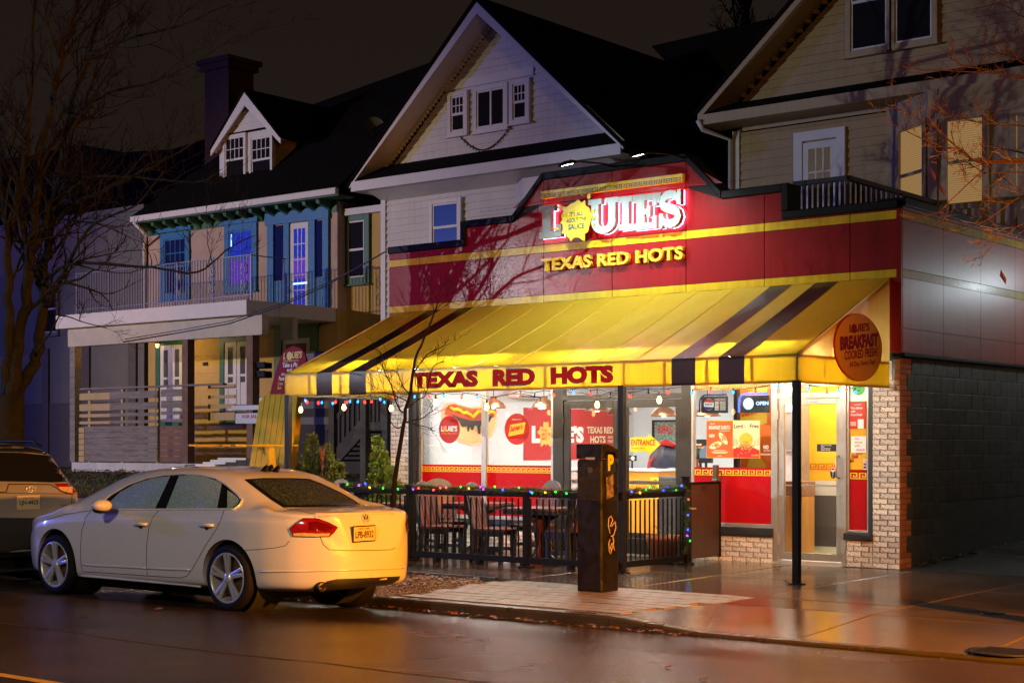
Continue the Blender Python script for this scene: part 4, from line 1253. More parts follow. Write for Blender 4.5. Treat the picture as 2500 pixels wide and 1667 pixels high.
# flowers and menu board behind window two
a = at(1697, 1140, .75)
t = thing('flower_vase', 'vase of cream flowers with red leaves at left of the cola sign window', 'vase', (a.x, .75, .9))
MB().lathe([(.001,0),(.05,0),(.06,.1),(.045,.2),(.055,.23)], (a.x, .75, 1.12), n=16).build('vase', mat('red_vase', (.3,.02,.02), .3), t, smooth=True)
MB().box(a.x-.18, .55, .012, a.x+.2, .95, 1.12).build('stand', M_PRINTBLK, t)
for k in range(9):
    ang = k*.7; e = Vector((a.x + .09*math.cos(ang), .75+.07*math.sin(ang), 1.47+.10*RND.random()))
    f = MB().tube([(a.x, .75, 1.33), e], .004, 5).build('stem', mat('stem_green', (.06,.12,.03), .5) if k == 0 else MATS['stem_green'], t)
    mb = MB()
    for q in range(7):
        d = Vector((math.cos(q*.9), math.sin(q*.9)*.7, .3)).normalized()
        mb.poly([e, e + d*.03 + ZU*.012, e + d*.055, e + d*.03 - ZU*.012])
    mb.build('blossom', M_CREAM if k % 3 else M_PRINTRED, f)
# big orange advert standing inside window two
a, b = at(1806, 950, .55), at(1892, 950, .55)
t = thing('advert_panel', 'tall orange and yellow sausage advert standing inside the cola sign window', 'advert', (a.x, .55, .9))
p = MB().box(a.x, .55, .95, b.x, .57, 2.55).build('panel', mat('advert_orange', (.80,.17,.015), .4), t)
flat([(a.x+.02, 1.75), (b.x-.12, 1.85), (b.x-.12, 2.35), (a.x+.02, 2.25)], (0, .548, 0), XU, ZU, 0, .002).build('banner', M_KEY, t)
text("Sahlen's", 'lettering', MATS['orange_poster'], t, (a.x+.03, .5455, 1.93), Vector((1,0,.2)).normalized(), ZU, .40, .2, bold=.04, shear=.2)
flat([(a.x+.02, .96), (b.x-.05, .96), (b.x-.15, 1.3), (a.x+.2, 1.5)], (0, .548, 0), XU, ZU, 0, .002).build('mustard_print', M_KEY, t)
xp = at(1800, 1000, .45).x
MB().box(xp-.03, .40, .012, xp+.03, .47, 2.70).build('post', M_BRONZE, rest)
a, b = at(1693, 1072, 3.2), at(1738, 1130, 3.2)
t = MB().box(a.x, 3.2, b.z, b.x, 3.24, a.z).build('menu_board', M_PRINTBLK); tag(t, 'dark menu board with pale screen beyond the flower vase', 'board')
MB().box(a.x+.12, 3.19, b.z+.08, b.x-.02, 3.198, a.z-.1).build('screen', emat('pale_screen', (.55,.7,.75), .5), t)
MB().box(a.x+.1, 3.21, .012, a.x+.14, 3.23, b.z).build('leg', M_PRINTBLK, t); MB().box(b.x-.14, 3.21, .012, b.x-.1, 3.23, b.z).build('leg', M_PRINTBLK, t)
# vestibule behind the entrance door
yv = 1.25
xl = at(1976, 1000, yv).x
v = MB().box(xl, yv, 1.06, -.30, yv+.06, 2.70).build('vestibule_wall', mat('yellow_wall', (.88,.43,.012), .5), rest)
greek((xl+.01, yv-.001, at(1990, 1146, yv).z), XU, ZU, -.32-xl, .085, .125, .003, 'key_pattern', MATS['orange_swirl'], v)
MB().box(xl, yv, .86, -.30, yv+.06, 1.06).build('dado', mat('cream_dado', (.68,.58,.42), .5), v)
MB().box(xl, yv-.015, .16, -.30, yv+.06, .86).build('dark_panel', mat('brown_panel', (.09,.07,.055), .35), v)
MB().box(xl, yv-.01, .012, -.30, yv+.06, .16).build('skirting', M_CREAM, v)
MB().box(xl-.13, yv-.25, .012, xl, yv+.06, 2.70).build('inner_door_frame', M_ALU, rest)
a, b = at(1917, 1166, .65), at(1958, 1166, .65)
t = thing('wooden_podium', 'orange wood podium standing just inside the entrance door', 'podium', (a.x, .65, .01))
MB().box(a.x, .65, .012, b.x, 1.0, .86).build('body', mat('orange_wood', (.60,.26,.05), .45, var=.15, vscale=4, stretch=(8,8,.6)), t)
MB().box(a.x-.01, .64, .865, b.x+.01, 1.01, 1.06).build('top_box', mat('brown_wood', (.30,.13,.05), .45), t)
a, b = at(1912, 1003, 1.6), at(1936, 1102, 1.6)
t = frame_rect(MB(), a.x, b.x, b.z, a.z, .02, 1.6, 1.64).build('wall_mirror', M_ALU, None); tag(t, 'pale framed mirror on the wall beyond the podium', 'mirror')
MB().box(a.x+.02, 1.62, b.z+.02, b.x-.02, 1.63, a.z-.02).build('pane', mat('mirror_pale', (.7,.68,.62), .15, metal=.6), t)
MB().box(b.x-.55, 1.66, .012, b.x+.02, 1.70, 2.70).build('inner_wall', M_WHITE, rest)

# ================================================================== awning
AY0, AZ0, AY1, AZ1, AZB = -.045, 3.640, -2.42, 2.585, 2.265
AXL, AXR = -8.53, -.12
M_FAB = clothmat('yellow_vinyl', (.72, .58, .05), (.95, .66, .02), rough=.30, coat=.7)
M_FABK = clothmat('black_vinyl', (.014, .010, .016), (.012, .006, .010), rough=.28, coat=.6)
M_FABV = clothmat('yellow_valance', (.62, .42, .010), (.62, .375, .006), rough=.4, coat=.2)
M_POLE = mat('black_pole', (.008, .007, .006), .4, spec=.3, metal=.3, var=.3, vscale=12, bump=.2, bscale=40)
M_FRAME = mat('awning_frame', (.20, .16, .11), .4, metal=.6)
M_FABE = clothmat('end_vinyl', (.72, .55, .10), (.95, .72, .22), rough=.4, coat=.2)
awn = thing('awning', 'yellow sloping storefront awning with black stripes, lit from within', 'awning', (-4.3, -1.2, 0))
def ax(px_): return at(px_, 930, AY1).x
brk = [(AXL, 'y'), (ax(773), 'k'), (ax(811), 'y'), (ax(853), 'k'), (ax(893.6), 'y')]
seamx = [ax(p) for p in (968, 1060, 1155, 1252, 1355, 1455, 1550)]
brk += [(x, 'y') for x in seamx] + [(ax(1639.5), 'k'), (ax(1698), 'y'), (ax(1754.5), 'k'), (ax(1817.5), 'y')]
brk.append((AXR, None))
def canopy(u, v, x0, x1):
    x = x0 + (x1-x0)*u
    y = AY0 + (AY1-AY0)*v; z = AZ0 + (AZ1-AZ0)*v
    sag = .022*math.sin(pi*v)*(1+.3*math.sin(x*2.1)) + .009*math.sin(pi*u)*math.sin(pi*v) + .003*math.sin(x*9+v*14)*math.sin(pi*u)
    return (x, y, z - sag)
for (x0, k), (x1, _) in zip(brk, brk[1:]):
    m = M_FABK if k == 'k' else M_FAB
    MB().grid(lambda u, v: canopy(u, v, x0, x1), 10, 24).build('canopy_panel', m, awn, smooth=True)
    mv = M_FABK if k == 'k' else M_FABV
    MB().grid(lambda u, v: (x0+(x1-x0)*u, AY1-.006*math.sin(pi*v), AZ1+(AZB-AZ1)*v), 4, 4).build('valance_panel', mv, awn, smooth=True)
    if x0 > AXL:
        MB().tube([(x0, AY0-.02, AZ0-.03), (x0, (AY0+AY1)/2, (AZ0+AZ1)/2-.055), (x0, AY1+.03, AZ1-.03)], .010, 6).build('seam', M_FRAME, awn)
        if k != 'k': MB().tube([canopy(0, v/8, x0, x1) for v in range(9)], .007, 5).build('piping', M_FAB, awn)
# ends
for X, s in ((AXR, 1), (AXL, -1)):
    tri = [(AY1, AZ1), (AY0, AZ1), (AY0, AZ0)]
    MB().add([(X+.002*s, *p) for p in tri], [(0, 1, 2)]).build('end_panel', M_FABE, awn)
    MB().grid(lambda u, v: (X+.002*s, AY1+(AY0-AY1)*u, AZ1+(AZB-AZ1)*v), 4, 2).build('end_valance', M_FABV, awn)
# frame tubes behind the fabric
fm = MB()
for z in (AZ1-.012, AZB+.012):
    fm.beam((AXL, AY1+.022, z), (AXR, AY1+.022, z), .03, .03)
    for X in (AXL+.02, AXR-.02): fm.beam((X, AY1, z), (X, AY0, z), .03, .03)
fm.build('rail', M_FRAME, awn)
for px_ in (757, 832, 907, 983, 1062, 1142, 1241, 1332, 1424, 1523, 1623, 1726, 1835):
    x = ax(px_)
    MB().beam((x, AY1+.016, AZ1-.027), (x, AY1+.016, AZB+.027), .034, .028, (0,1,0)).build('upright', M_FRAME, awn)
for X in (AXL+.02, AXR-.02):
    for y in (AY1+.022, -1.75, -1.2, -.62): MB().beam((X, y, AZ1-.027), (X, y, AZB+.027), .028, .028, (0,1,0)).build('upright', M_FRAME, awn)
    MB().beam((X, AY1+.02, AZ1-.02), (X, AY0-.02, AZ0-.06), .04, .035).build('hip_rail', M_FRAME, awn)
# posts
for px_ in (700, 1003, 1515, 1950):
    x = at(px_, 1000, AY1).x
    if px_ == 1950: x = AXR - .02
    y = AY1 + .03
    zg = walk_z(y)
    p = MB().box(x-.04, y-.04, zg, x+.04, y+.04, AZB+.02).build('post', M_POLE, awn, bevel=.006)
    MB().box(x-.075, y-.075, zg, x+.075, y+.075, zg+.012).build('foot_plate', M_POLE, p)
# lamps under the fabric
M_TUBE = emat('fluorescent_tube', (1.0, .92, .76), 230.0)
for i in range(4):
    xa = AXL + .45 + i*2.05
    t = thing('tube_lamp', 'fluorescent lamp under the awning, number %s from the left end' % ('one', 'two', 'three', 'four')[i], 'lamp', (xa, -1.65, 2.6), group='fluorescent lamps under the awning')
    MB().box(xa, -1.72, 2.655, xa+1.55, -1.58, 2.70).build('fixture', M_WHITEP, t)
    MB().cyl((xa+.03, -1.65, 2.63), (xa+1.52, -1.65, 2.63), .018, n=10).build('tube', M_TUBE, t, smooth=True)
    MB().box(xa+.3, -1.66, 2.70, xa+.33, -1.64, 2.83).build('hanger', M_FRAME, t); MB().box(xa+1.2, -1.66, 2.70, xa+1.23, -1.64, 2.83).build('hanger', M_FRAME, t)
# lettering on the valance: red letters on a black edge
M_VRED = mat('valance_red', (.33, .002, .003), .6, spec=.15)
for word, a, b in (('TEXAS', 1009, 1167), ('RED', 1205, 1306), ('HOTS', 1347, 1497)):
    x0, x1 = ax(a), ax(b)
    text(word, 'letter_edge', M_PRINTBLK, awn, (x0-.012, AY1-.008, 2.318), XU, ZU, x1-x0+.024, .224, bold=.075, off=0)
    text(word, 'valance_letters', M_VRED, awn, (x0, AY1-.011, 2.330), XU, ZU, x1-x0, .20, bold=.055, off=0)
# round breakfast sign on the end panel
cc = atx(2096, 848, -.085)
zr = (atx(2096, 766, -.085).z - atx(2096, 931, -.085).z)/2
bs = thing('round_sign', 'round amber breakfast sign with dark red lettering on the awning end', 'sign', (-.085, cc.y, cc.z-zr))
yr = (atx(2154, 860, -.085).y - atx(2038, 840, -.085).y)/2
MB().prism(ellipse(cc.y, cc.z, yr, zr, 56), (-.085, 0, 0), YU, ZU, -.012, .006).build('rim', M_VRED, bs)
MB().prism(ellipse(cc.y, cc.z, yr-.012, zr-.012, 56), (-.085, 0, 0), YU, ZU, .0065, .010).build('disc', mat('amber_board', (.34,.17,.015), .7, spec=.05, var=.08, vscale=4), bs)
M_MAR = mat('maroon_print', (.11,.004,.012), .7, spec=.05)
uu = Vector((0, math.cos(.10), math.sin(.10))); 
def btxt(s_, fy, fz, w, h, bold=.02):
    text(s_, 'lettering', M_MAR, bs, (-.075, cc.y+fy*yr, cc.z+fz*zr), uu, ZU, w*yr, h*zr, bold=bold, off=.001)
btxt("L UIE'S", -.42, .40, .85, .24, .04); btxt('BREAKFAST', -.80, -.16, 1.62, .42, .07); btxt('COOKED FRESH!', -.62, -.42, 1.40, .27, .03); btxt('All Day, Every Day!', -.42, -.66, 1.10, .20, .015)
MB().prism(ellipse(cc.y-.22*yr, cc.z+.535*zr, .12*yr, .14*zr, 18), (-.0745, 0, 0), YU, ZU, 0, .002).build('splash', M_MAR, bs)

# ---- strings of bulbs along the awning edge
BULB = {'r': emat('red_bulb', (1.0, .014, .008), 14.0), 'b': emat('aqua_bulb', (.02, .28, 1.0), 5.0), 'k': mat('dead_blue_bulb', (.01,.015,.08), .2), 'w': emat('filament_bulb', (1.0, .50, .14), 14.0), 'u': emat('blue_led', (.012, .03, 1.0), 16.0), 'g': emat('green_led', (.006, .7, .05), 6.0), 'y': emat('amber_led', (1.0, .36, .01), 8.0), 'p': emat('violet_led', (.25, .02, 1.0), 11.0), 'q': emat('pink_led', (1.0, .05, .05), 8.0)}
M_WIRE = mat('string_wire', (.015, .018, .015), .5)
c7 = {k: MB().lathe([(.001, -.045), (.011, -.038), (.015, -.022), (.011, -.006), (.007, 0)], n=10).mesh('bulb', BULB[k], True) for k in 'rbk'}
sock = MB().lathe([(.009, -.004), (.010, .02), (.004, .026)], n=8).mesh('socket', M_WIRE, True)
edis = MB().lathe([(.001, -.095), (.020, -.088), (.030, -.062), (.027, -.035), (.014, -.008), (.012, 0)], n=12).mesh('bulb', BULB['w'], True)
esock = MB().lathe([(.014, -.005), (.015, .04), (.005, .05)], n=8).mesh('socket', M_WIRE, True)
def zm(x0, y0, s, pts): return [(x0+a*s, y0+b*s, k) for a, b, k in pts]
colr = zm(600, 940, .1913, [(755,178,'b'),(780,198,'r'),(925,210,'r'),(972,203,'b'),(1108,212,'b'),(1150,197,'r'),(1290,197,'r'),(1328,188,'b'),(1435,192,'b'),(1512,197,'r'),(1605,190,'r'),(1715,160,'b'),(1775,197,'b')])
colr += zm(950, 900, .3508, [(30,185,'r'),(178,183,'b'),(275,183,'r'),(380,180,'b'),(507,190,'r'),(613,188,'b'),(740,212,'r'),(915,167,'r'),(1012,180,'k'),(1145,172,'r'),(1280,155,'b'),(1403,162,'r'),(1540,180,'k'),(1678,178,'r'),(1805,152,'k'),(1942,152,'r'),(2110,158,'b')])
colr += zm(1680, 930, .2998, [(183,68,'r'),(367,75,'b'),(549,70,'r'),(738,28,'b')])
warm = zm(600, 940, .1913, [(702,270,'w'),(1253,240,'w'),(1857,250,'w')]) + zm(950, 900, .3508, [(323,208,'w'),(680,240,'w'),(1052,230,'w'),(1448,222,'w'),(1880,188,'w')])
ss = thing('string_lights', 'string of red and blue bulbs hanging under the awning edge', 'string lights', (-4.3, -2.38, 2.2))
yl = AY1 + .035
pts = []
for (px_, py_, k) in sorted(colr):
    p = at(px_, py_, yl); p.z = min(p.z, AZB-.015)
    b = inst(c7[k], 'bulb', ss, p, (RND.uniform(-.3,.3), RND.uniform(-.3,.3), 0))
    s_ = inst(sock, 'socket', ss, p, b.rotation_euler)
    pts.append(p + Vector((0, 0, .026)))
side_b = zm(1680, 930, .2998, [(988,48,'b'),(1129,75,'r'),(1223,65,'b'),(1288,55,'r'),(1360,75,'b')])
for (px_, py_, k) in side_b:
    p = atx(px_, py_, AXR-.03); p.z = min(p.z, AZB-.012)
    inst(c7[k], 'bulb', ss, p, (RND.uniform(-.3,.6), RND.uniform(-.3,.3), 0)); inst(sock, 'socket', ss, p)
    pts.append(p + Vector((0, 0, .026)))
full = []
for a, b in zip(pts, pts[1:]):
    full += [a, (a+b)/2 + Vector((0, 0, -.012 if RND.random() < .6 else .02))]
MB().tube(full+[pts[-1]], .004, 5).build('wire', M_WIRE, ss)
sw = thing('string_lights', 'string of large warm filament bulbs under the awning edge', 'string lights', (-4.3, -2.3, 2.2))
pts = []
for (px_, py_, k) in sorted(warm):
    p = at(px_, py_, yl+.05); p.z = min(p.z, 2.19)
    inst(edis, 'bulb', sw, p); inst(esock, 'socket', sw, p)
    pts.append(p + Vector((0, 0, .05)))
full = []
for a, b in zip(pts, pts[1:]): full += [a, (a*.75+b*.25)+ZU*.05, (a+b)/2+ZU*.065, (a*.25+b*.75)+ZU*.05]
MB().tube(full+[pts[-1]], .004, 5).build('wire', M_WIRE, sw)

# ================================================================== patio fence, furniture, meter, plants
M_FENCE = mat('black_fence', (.006, .005, .005), .5, spec=.12, var=.25, vscale=10, bump=.2, bscale=50, metal=.2)
FY = AY1 - .03
xL, xR = at(838, 1190, FY).x, at(1508, 1190, FY).x
xP = at(1003, 1000, AY1).x
fence = thing('patio_fence', 'black metal picket fence round the patio with garland on its rail', 'fence', (xL, FY, 0))
def picket_run(p, q, n, zb=.035, zt=.955):
    p, q = Vector(p), Vector(q)
    d = (q-p)
    MB().beam((p.x, p.y, zt-.035), (q.x, q.y, zt-.035), .055, .07).build('top_rail', M_FENCE, fence, bevel=.006)
    MB().beam((p.x, p.y, zb+.04), (q.x, q.y, zb+.04), .05, .08).build('bottom_rail', M_FENCE, fence, bevel=.006)
    me = MB().box(-.008, -.008, 0, .008, .008, zt-zb-.17).mesh('picket', M_FENCE)
    for i in range(n):
        a = p + d*((i+.5)/n)
        inst(me, 'picket', fence, (a.x, a.y, zb+.08))
picket_run((xL, FY, 0), (xP-.04, FY, 0), 14)
picket_run((xP+.04, FY, 0), (xR, FY, 0), 34)
SX = -2.60
picket_run((SX, -2.28, 0), (SX, -.93, 0), 13)
for (x, y, h) in ((xP, FY, 1.0), (SX, -.86, 1.13), (xL, FY, 1.0), ((xP+xR)/2+.3, FY, .93)):
    pp = MB().box(x-.035, y-.035, walk_z(y), x+.035, y+.035, h).build('post', M_FENCE, fence, bevel=.004)
    MB().box(x-.05, y-.05, h, x+.05, y+.05, h+.015).build('cap', M_FENCE, pp, bevel=.006)
    MB().box(x-.08, y-.08, walk_z(y), x+.08, y+.08, walk_z(y)+.025).build('foot', M_FENCE, pp)
for k in range(5):
    x = xP + .5 + k*.75
    MB().box(x-.03, FY-.05, walk_z(FY)-.01, x+.03, FY+.05, .04).build('foot', M_FENCE, fence)
# solid gate leaf between the side fence and the wall
gt = thing('patio_gate', 'dark brown solid gate leaf between fence post and wall', 'gate', (SX, -.4, .05))
M_GATE = mat('brown_gate', (.045, .026, .018), .4, var=.35, vscale=5, bump=.2, bscale=30)
MB().box(SX-.02, -.79, .06, SX+.02, -.03, 1.055).build('panel', M_GATE, gt, bevel=.004)
for a in ((-.80, .05, -.76, 1.065), (-.06, .05, -.02, 1.065)): MB().box(SX-.026, a[0], a[1], SX+.027, a[2], a[3]).build('stile', M_FENCE, gt)
MB().box(SX-.025, -.76, 1.03, SX+.026, -.06, 1.066).build('top_rail', M_FENCE, gt)
lt = MB().tube([(SX+.02, -.80, .72), (SX+.06, -.80, .72), (SX+.065, -.72, .72)], .012, 8).build('latch', M_ALU, gt, smooth=True)
MB().box(SX+.0275, -.52, .96, SX+.030, -.38, 1.01).build('label_plate', M_PRINTBLK, gt)
a = atx(1752, 1150, SX+.02)
t = thing('card_reader', 'small dark box with pale cable strapped on top of the gate', 'box', (SX, a.y, 1.066))
MB().box(SX-.03, a.y-.05, 1.067, SX+.03, a.y+.02, 1.285).build('box', mat('rusty_box', (.06,.035,.025), .5, var=.4, vscale=12), t, bevel=.006)
MB().tube([(SX+.02, a.y+.03, 1.2), (SX+.04, a.y+.07, 1.17), (SX+.03, a.y+.06, 1.10), (SX+.02, a.y, 1.085)], .008, 6).build('cable', M_PRINTBLK, t, smooth=True)
MB().box(SX-.034, a.y-.055, 1.08, SX+.036, a.y+.025, 1.10).build('strap', mat('teal_strap', (.05,.25,.2), .5), t)

# ---- garland with little lights
M_PINE = mat('garland_needles', (.06, .095, .030), .6, var=.4, vscale=20)
def garland(p, q, seed, lab, drop=None):
    rr = random.Random(seed)
    t = thing('garland', lab, 'garland', p, group='garlands on the patio fence')
    p, q = Vector(p), Vector(q)
    L_ = (q-p).length; mb = MB()
    for i in range(int(L_*2000)):
        s_ = rr.random(); c = p + (q-p)*s_ + Vector((0, 0, .012*math.sin(s_*L_*7)))
        d = Vector((rr.gauss(0,1), rr.gauss(0,1), rr.gauss(.25,1))).normalized()
        e = d.cross(Vector((rr.random(), rr.random(), rr.random()))).normalized()*.0034
        l = rr.uniform(.03, .095)
        mb.add([c-e, c+e, c+d*l], [(0,1,2)])
    stuff(mb.build('needles', M_PINE, t))
    MB().tube([p, (p+q)/2 + ZU*.01, q], .007, 6).build('stem', M_WIRE, t)
    n = int(L_/.16)
    for i in range(n):
        c = p + (q-p)*((i+rr.random())/n) + Vector((rr.uniform(-.03,.03), -rr.uniform(.01,.05) if abs(q.x-p.x) > .5 else 0, rr.uniform(-.03, .045)))
        if abs(q.x-p.x) < .5: c.x += rr.uniform(.01, .05)
        inst(led[rr.choice('uuugggyqppu')], 'bulb', t, c, (rr.uniform(-1,1), rr.uniform(-1,1), 0))
led = {k: MB().lathe([(.001, -.015), (.008, -.011), (.0105, -.002), (.008, .010), (.001, .015)], n=8).mesh('bulb', BULB[k], True) for k in 'ugypq'}
garland((xP+.03, FY-.01, .972), (xR, FY-.01, .965), 3, 'lit green garland along the long front rail of the patio fence')
garland((xL, FY-.01, .972), (xP-.03, FY-.01, .972), 4, 'lit green garland on the fence rail behind the white car')
garland((SX+.01, -2.25, .968), (SX+.01, -.92, .985), 5, 'lit green garland on the side rail beside the parking meter')
garland((SX+.05, -.90, .95), (SX+.05, -.92, .15), 6, 'garland hanging down the gate post')

# ---- chairs and tables
M_SLAT = mat('brown_slat', (.14, .043, .030), .5, var=.2, vscale=6, bump=.2, bscale=30)
M_CFR = mat('chair_frame', (.015, .014, .014), .45, var=.15, vscale=8)
M_CTOP = mat('chair_top', (.085, .075, .07), .45, var=.15, vscale=8)
def make_chair():
    t = thing('patio_chair', '', 'chair', (0, 0, 0))
    for i in range(5):        # seat slats run across
        x = -.20 + i*.088
        MB().box(x, -.235, .43, x+.078, .235, .455).build('seat_slat', M_SLAT, t, local=True, bevel=.004)
    for i in range(5):        # back slats, leaning back
        y = -.205 + i*.084
        MB().obox((-.255, y+.036, .70), (0, .034, 0), (.010, 0, .002), (-.055, 0, .27)).build('back_slat', M_SLAT, t, local=True, bevel=.004)
    pts = [(-.235, 0)] + [(.235*math.cos(a)*-1, .17*math.sin(a)) for a in [pi*k/12 for k in range(1, 12)]] + [(.235, 0)]
    MB().prism([(p[0], p[1]) for p in pts][::-1], (-.312, 0, .90), YU, Vector((-.2, 0, .98)), -.02, .016).build('crest', M_CTOP, t, local=True, bevel=.005)
    for s_ in (-1, 1):
        MB().beam((-.20, s_*.225, .40), (-.325, s_*.225, .93), .04, .06, (0,1,0)).build('back_post', M_CFR, t, local=True)
        MB().beam((.19, s_*.215, .0), (.20, s_*.215, .43), .05, .06, (0,1,0)).build('leg', M_CFR, t, local=True)
        MB().beam((-.24, s_*.215, .0), (-.20, s_*.215, .43), .05, .06, (0,1,0)).build('leg', M_CFR, t, local=True)
        MB().beam((-.22, s_*.245, .39), (.22, s_*.245, .39), .03, .075).build('side_rail', M_CFR, t, local=True)
        MB().beam((-.20, s_*.215, .17), (.19, s_*.215, .17), .03, .045).build('stretcher', M_CFR, t, local=True)
    MB().beam((-.29, -.22, .66), (-.29, .22, .66), .03, .05).build('back_rail', M_CFR, t, local=True)
    return t
ch = make_chair()
def cpos(px_, y): return at(px_, 1200, y).x
chairs = [((cpos(1207, -1.95), -1.95), .25, 'patio chair with lit brown slats facing the table beside the parking meter'),
          ((cpos(1080, -1.90), -1.90), .15, 'patio chair nearest the fence post, second rounded back from the left'),
          ((cpos(1088, -1.0), -1.0), -.5, 'patio chair close to the left window, mostly hidden behind another chair'),
          ((cpos(1300, -.95), -.95), -1.9, 'patio chair with dark rounded back against the red window film'),
          ((cpos(1392, -1.75), -1.75), 2.9, 'patio chair whose seat shows just left of the parking meter'),
          ((cpos(876, -1.75), -1.75), .1, 'leftmost patio chair, its rounded back between the two shrubs')]
for i, ((x, y), rz, lab) in enumerate(chairs):
    if i == 0: ch.location = (x, y, walk_z(y)); ch.rotation_euler = (0, 0, rz); ch['label'] = lab; ch['group'] = 'patio chairs behind the fence'
    else: dup(ch, (x, y, walk_z(y)), rz, lab, 'patio chairs behind the fence')
def make_table():
    t = thing('patio_table', '', 'table', (0, 0, 0))
    for i in range(5):
        y = -.36 + i*.145
        MB().box(-.40, y, .715, .40, y+.138, .745).build('top_slat', M_SLAT, t, local=True, bevel=.004)
    frame_rect(MB(), -.41, .41, -.37, .37, .03, 0, 0)
    MB().box(-.39, -.35, .66, .39, .35, .713).build('apron', M_CFR, t, local=True, bevel=.006)
    for a in range(2):      # crossed pedestal boards with curved outline
        pr = [(-.30, 0), (.30, 0), (.27, .05), (.12, .14), (.07, .28), (.07, .42), (.13, .55), (.30, .66), (-.30, .66), (-.13, .55), (-.07, .42), (-.07, .28), (-.12, .14), (-.27, .05)]
        u = XU if a == 0 else YU
        MB().prism(pr, (0, 0, 0), u, ZU, -.021 + a*.001, .021 + a*.001).build('pedestal', M_CFR if a == 0 else M_SLAT, t, local=True)
    return t
tb = make_table()
tabs = [((cpos(1322, -1.85), -1.85), 'patio table with pedestal foot just left of the parking meter'), ((cpos(1168, -1.15), -1.15), 'patio table between the chairs in front of the left window'), ((cpos(985, -1.8), -1.8), 'patio table at the left end behind the young tree')]
for i, ((x, y), lab) in enumerate(tabs):
    if i == 0: tb.location = (x, y, walk_z(y)); tb.rotation_euler = (0, 0, .1); tb['label'] = lab; tb['group'] = 'patio tables'
    else: dup(tb, (x, y, walk_z(y)), .15*i, lab, 'patio tables')
# terracotta pot
p = at(1618, 1352, -1.02); px_ = p.x
t = thing('flower_pot', 'terracotta pot with sparse dry plant behind the side fence', 'pot', (px_, -1.02, 0))
M_TERRA = mat('terracotta', (.34, .10, .045), .6, var=.2, vscale=8)
MB().lathe([(.001, .0), (.15, 0), (.205, .30), (.225, .31), (.23, .385), (.205, .385), (.195, .33), (.001, .32)], (px_, -1.02, walk_z(-1)), n=28).build('pot', M_TERRA, t, smooth=True)
mb = MB()
for k in range(9):
    a = k*.9; mb.tube([(px_, -1.02, .31), (px_+.05*math.cos(a), -1.02+.05*math.sin(a), .42), (px_+.11*math.cos(a), -1.02+.1*math.sin(a), .46+.05*RND.random())], [.005,.004,.002], 5)
    leaf_quad(mb, (px_+.11*math.cos(a), -1.02+.1*math.sin(a), .48), .03, a, .4)
mb.build('plant', mat('dry_plant', (.10,.09,.03), .6), t)

# ---- parking meter pillar
KX0, KX1, KY0, KY1 = -1.715, -1.375, -4.46, -4.13
kz = walk_z(-4.3) - .01
M_KIOSK = mat('meter_black', (.010, .008, .007), .40, spec=.35, var=.35, vscale=5, rvar=.15, bump=.08, bscale=20, streak=.3)
kt = thing('parking_meter', 'tall black parking pay station with blue P sign and graffiti', 'parking meter', ((KX0+KX1)/2, (KY0+KY1)/2, kz))
MB().box(KX0, KY0, kz, KX1, KY1, 1.40).build('body', M_KIOSK, kt, bevel=.03, seg=3)
MB().prism([(KY0-.004, 1.405), (KY1+.004, 1.405), (KY1+.004, 1.50), (KY0+.12, 1.565), (KY0-.004, 1.565)], (0, 0, 0), YU, ZU, KX0-.004, KX1+.004).build('head', M_KIOSK, kt, bevel=.012)
MB().box(KX0+.015, KY0-.006, .95, KX1-.015, KY0+.01, 1.37).build('front_panel', mat('meter_panel', (.02,.017,.016), .25, var=.4, vscale=7, rvar=.1), kt, bevel=.006)
MB().box(KX0+.015, KY0-.005, .05, KX1-.015, KY0+.01, .935).build('lower_door', M_KIOSK, kt, bevel=.006)
MB().cyl((KX0+.19, KY0-.012, 1.28), (KX0+.19, KY0-.002, 1.28), .035, n=20).build('coin_dial', mat('worn_disc', (.06,.055,.05), .5), kt)
MB().box(KX0+.13, KY0-.008, 1.395, KX0+.25, KY0-.0045, 1.42).build('number_plate', mat('pale_label', (.35,.32,.28), .5), kt)
MB().box(KX1+.0025, KY0+.10, .82, KX1+.006, KY0+.20, .828).build('slot', M_PRINTBLK, kt)
pb = MB().box(KX1-.001, KY0+.075, 1.255, KX1+.004, KY0+.255, 1.475).build('sign_plate', mat('parking_blue', (.012,.022,.10), .35), kt)
text('P', 'lettering', M_KEY, pb, (KX1+.004, KY0+.11, 1.275), YU, ZU, .105, .175, bold=.05)
st = MB().prism([(0,0),(.13,.03),(.12,.27),(-.01,.235)], (KX1, KY0+.09, .965), YU, ZU, .001, .004).build('paper_sticker', mat('brown_paper', (.20,.13,.08), .6, var=.6, vscale=25, color2=(.03,.02,.02), c2scale=18), kt)
def scrib(pp, r=.0065): MB().tube([(KX1+.003, KY0+.10+a*.17, .36+b*.42) for a, b in pp], r, 6).build('graffiti', mat('tan_paint', (.42,.30,.18), .6) if 'tan_paint' not in MATS else MATS['tan_paint'], kt, smooth=True)
scrib([(.3,.55),(.1,.75),(.15,.95),(.4,1.0),(.6,.9),(.4,.78),(.25,.74),(.5,.74),(.85,.85),(.95,.7),(.7,.5),(.4,.48)]); scrib([(.55,.5),(.7,.35),(.6,.2),(.45,.1),(.35,.2),(.5,.3),(.7,.2),(.8,.1)]); scrib([(.3,.4),(.15,.3),(.2,.1),(.35,.02),(.45,.12),(.3,.2)])

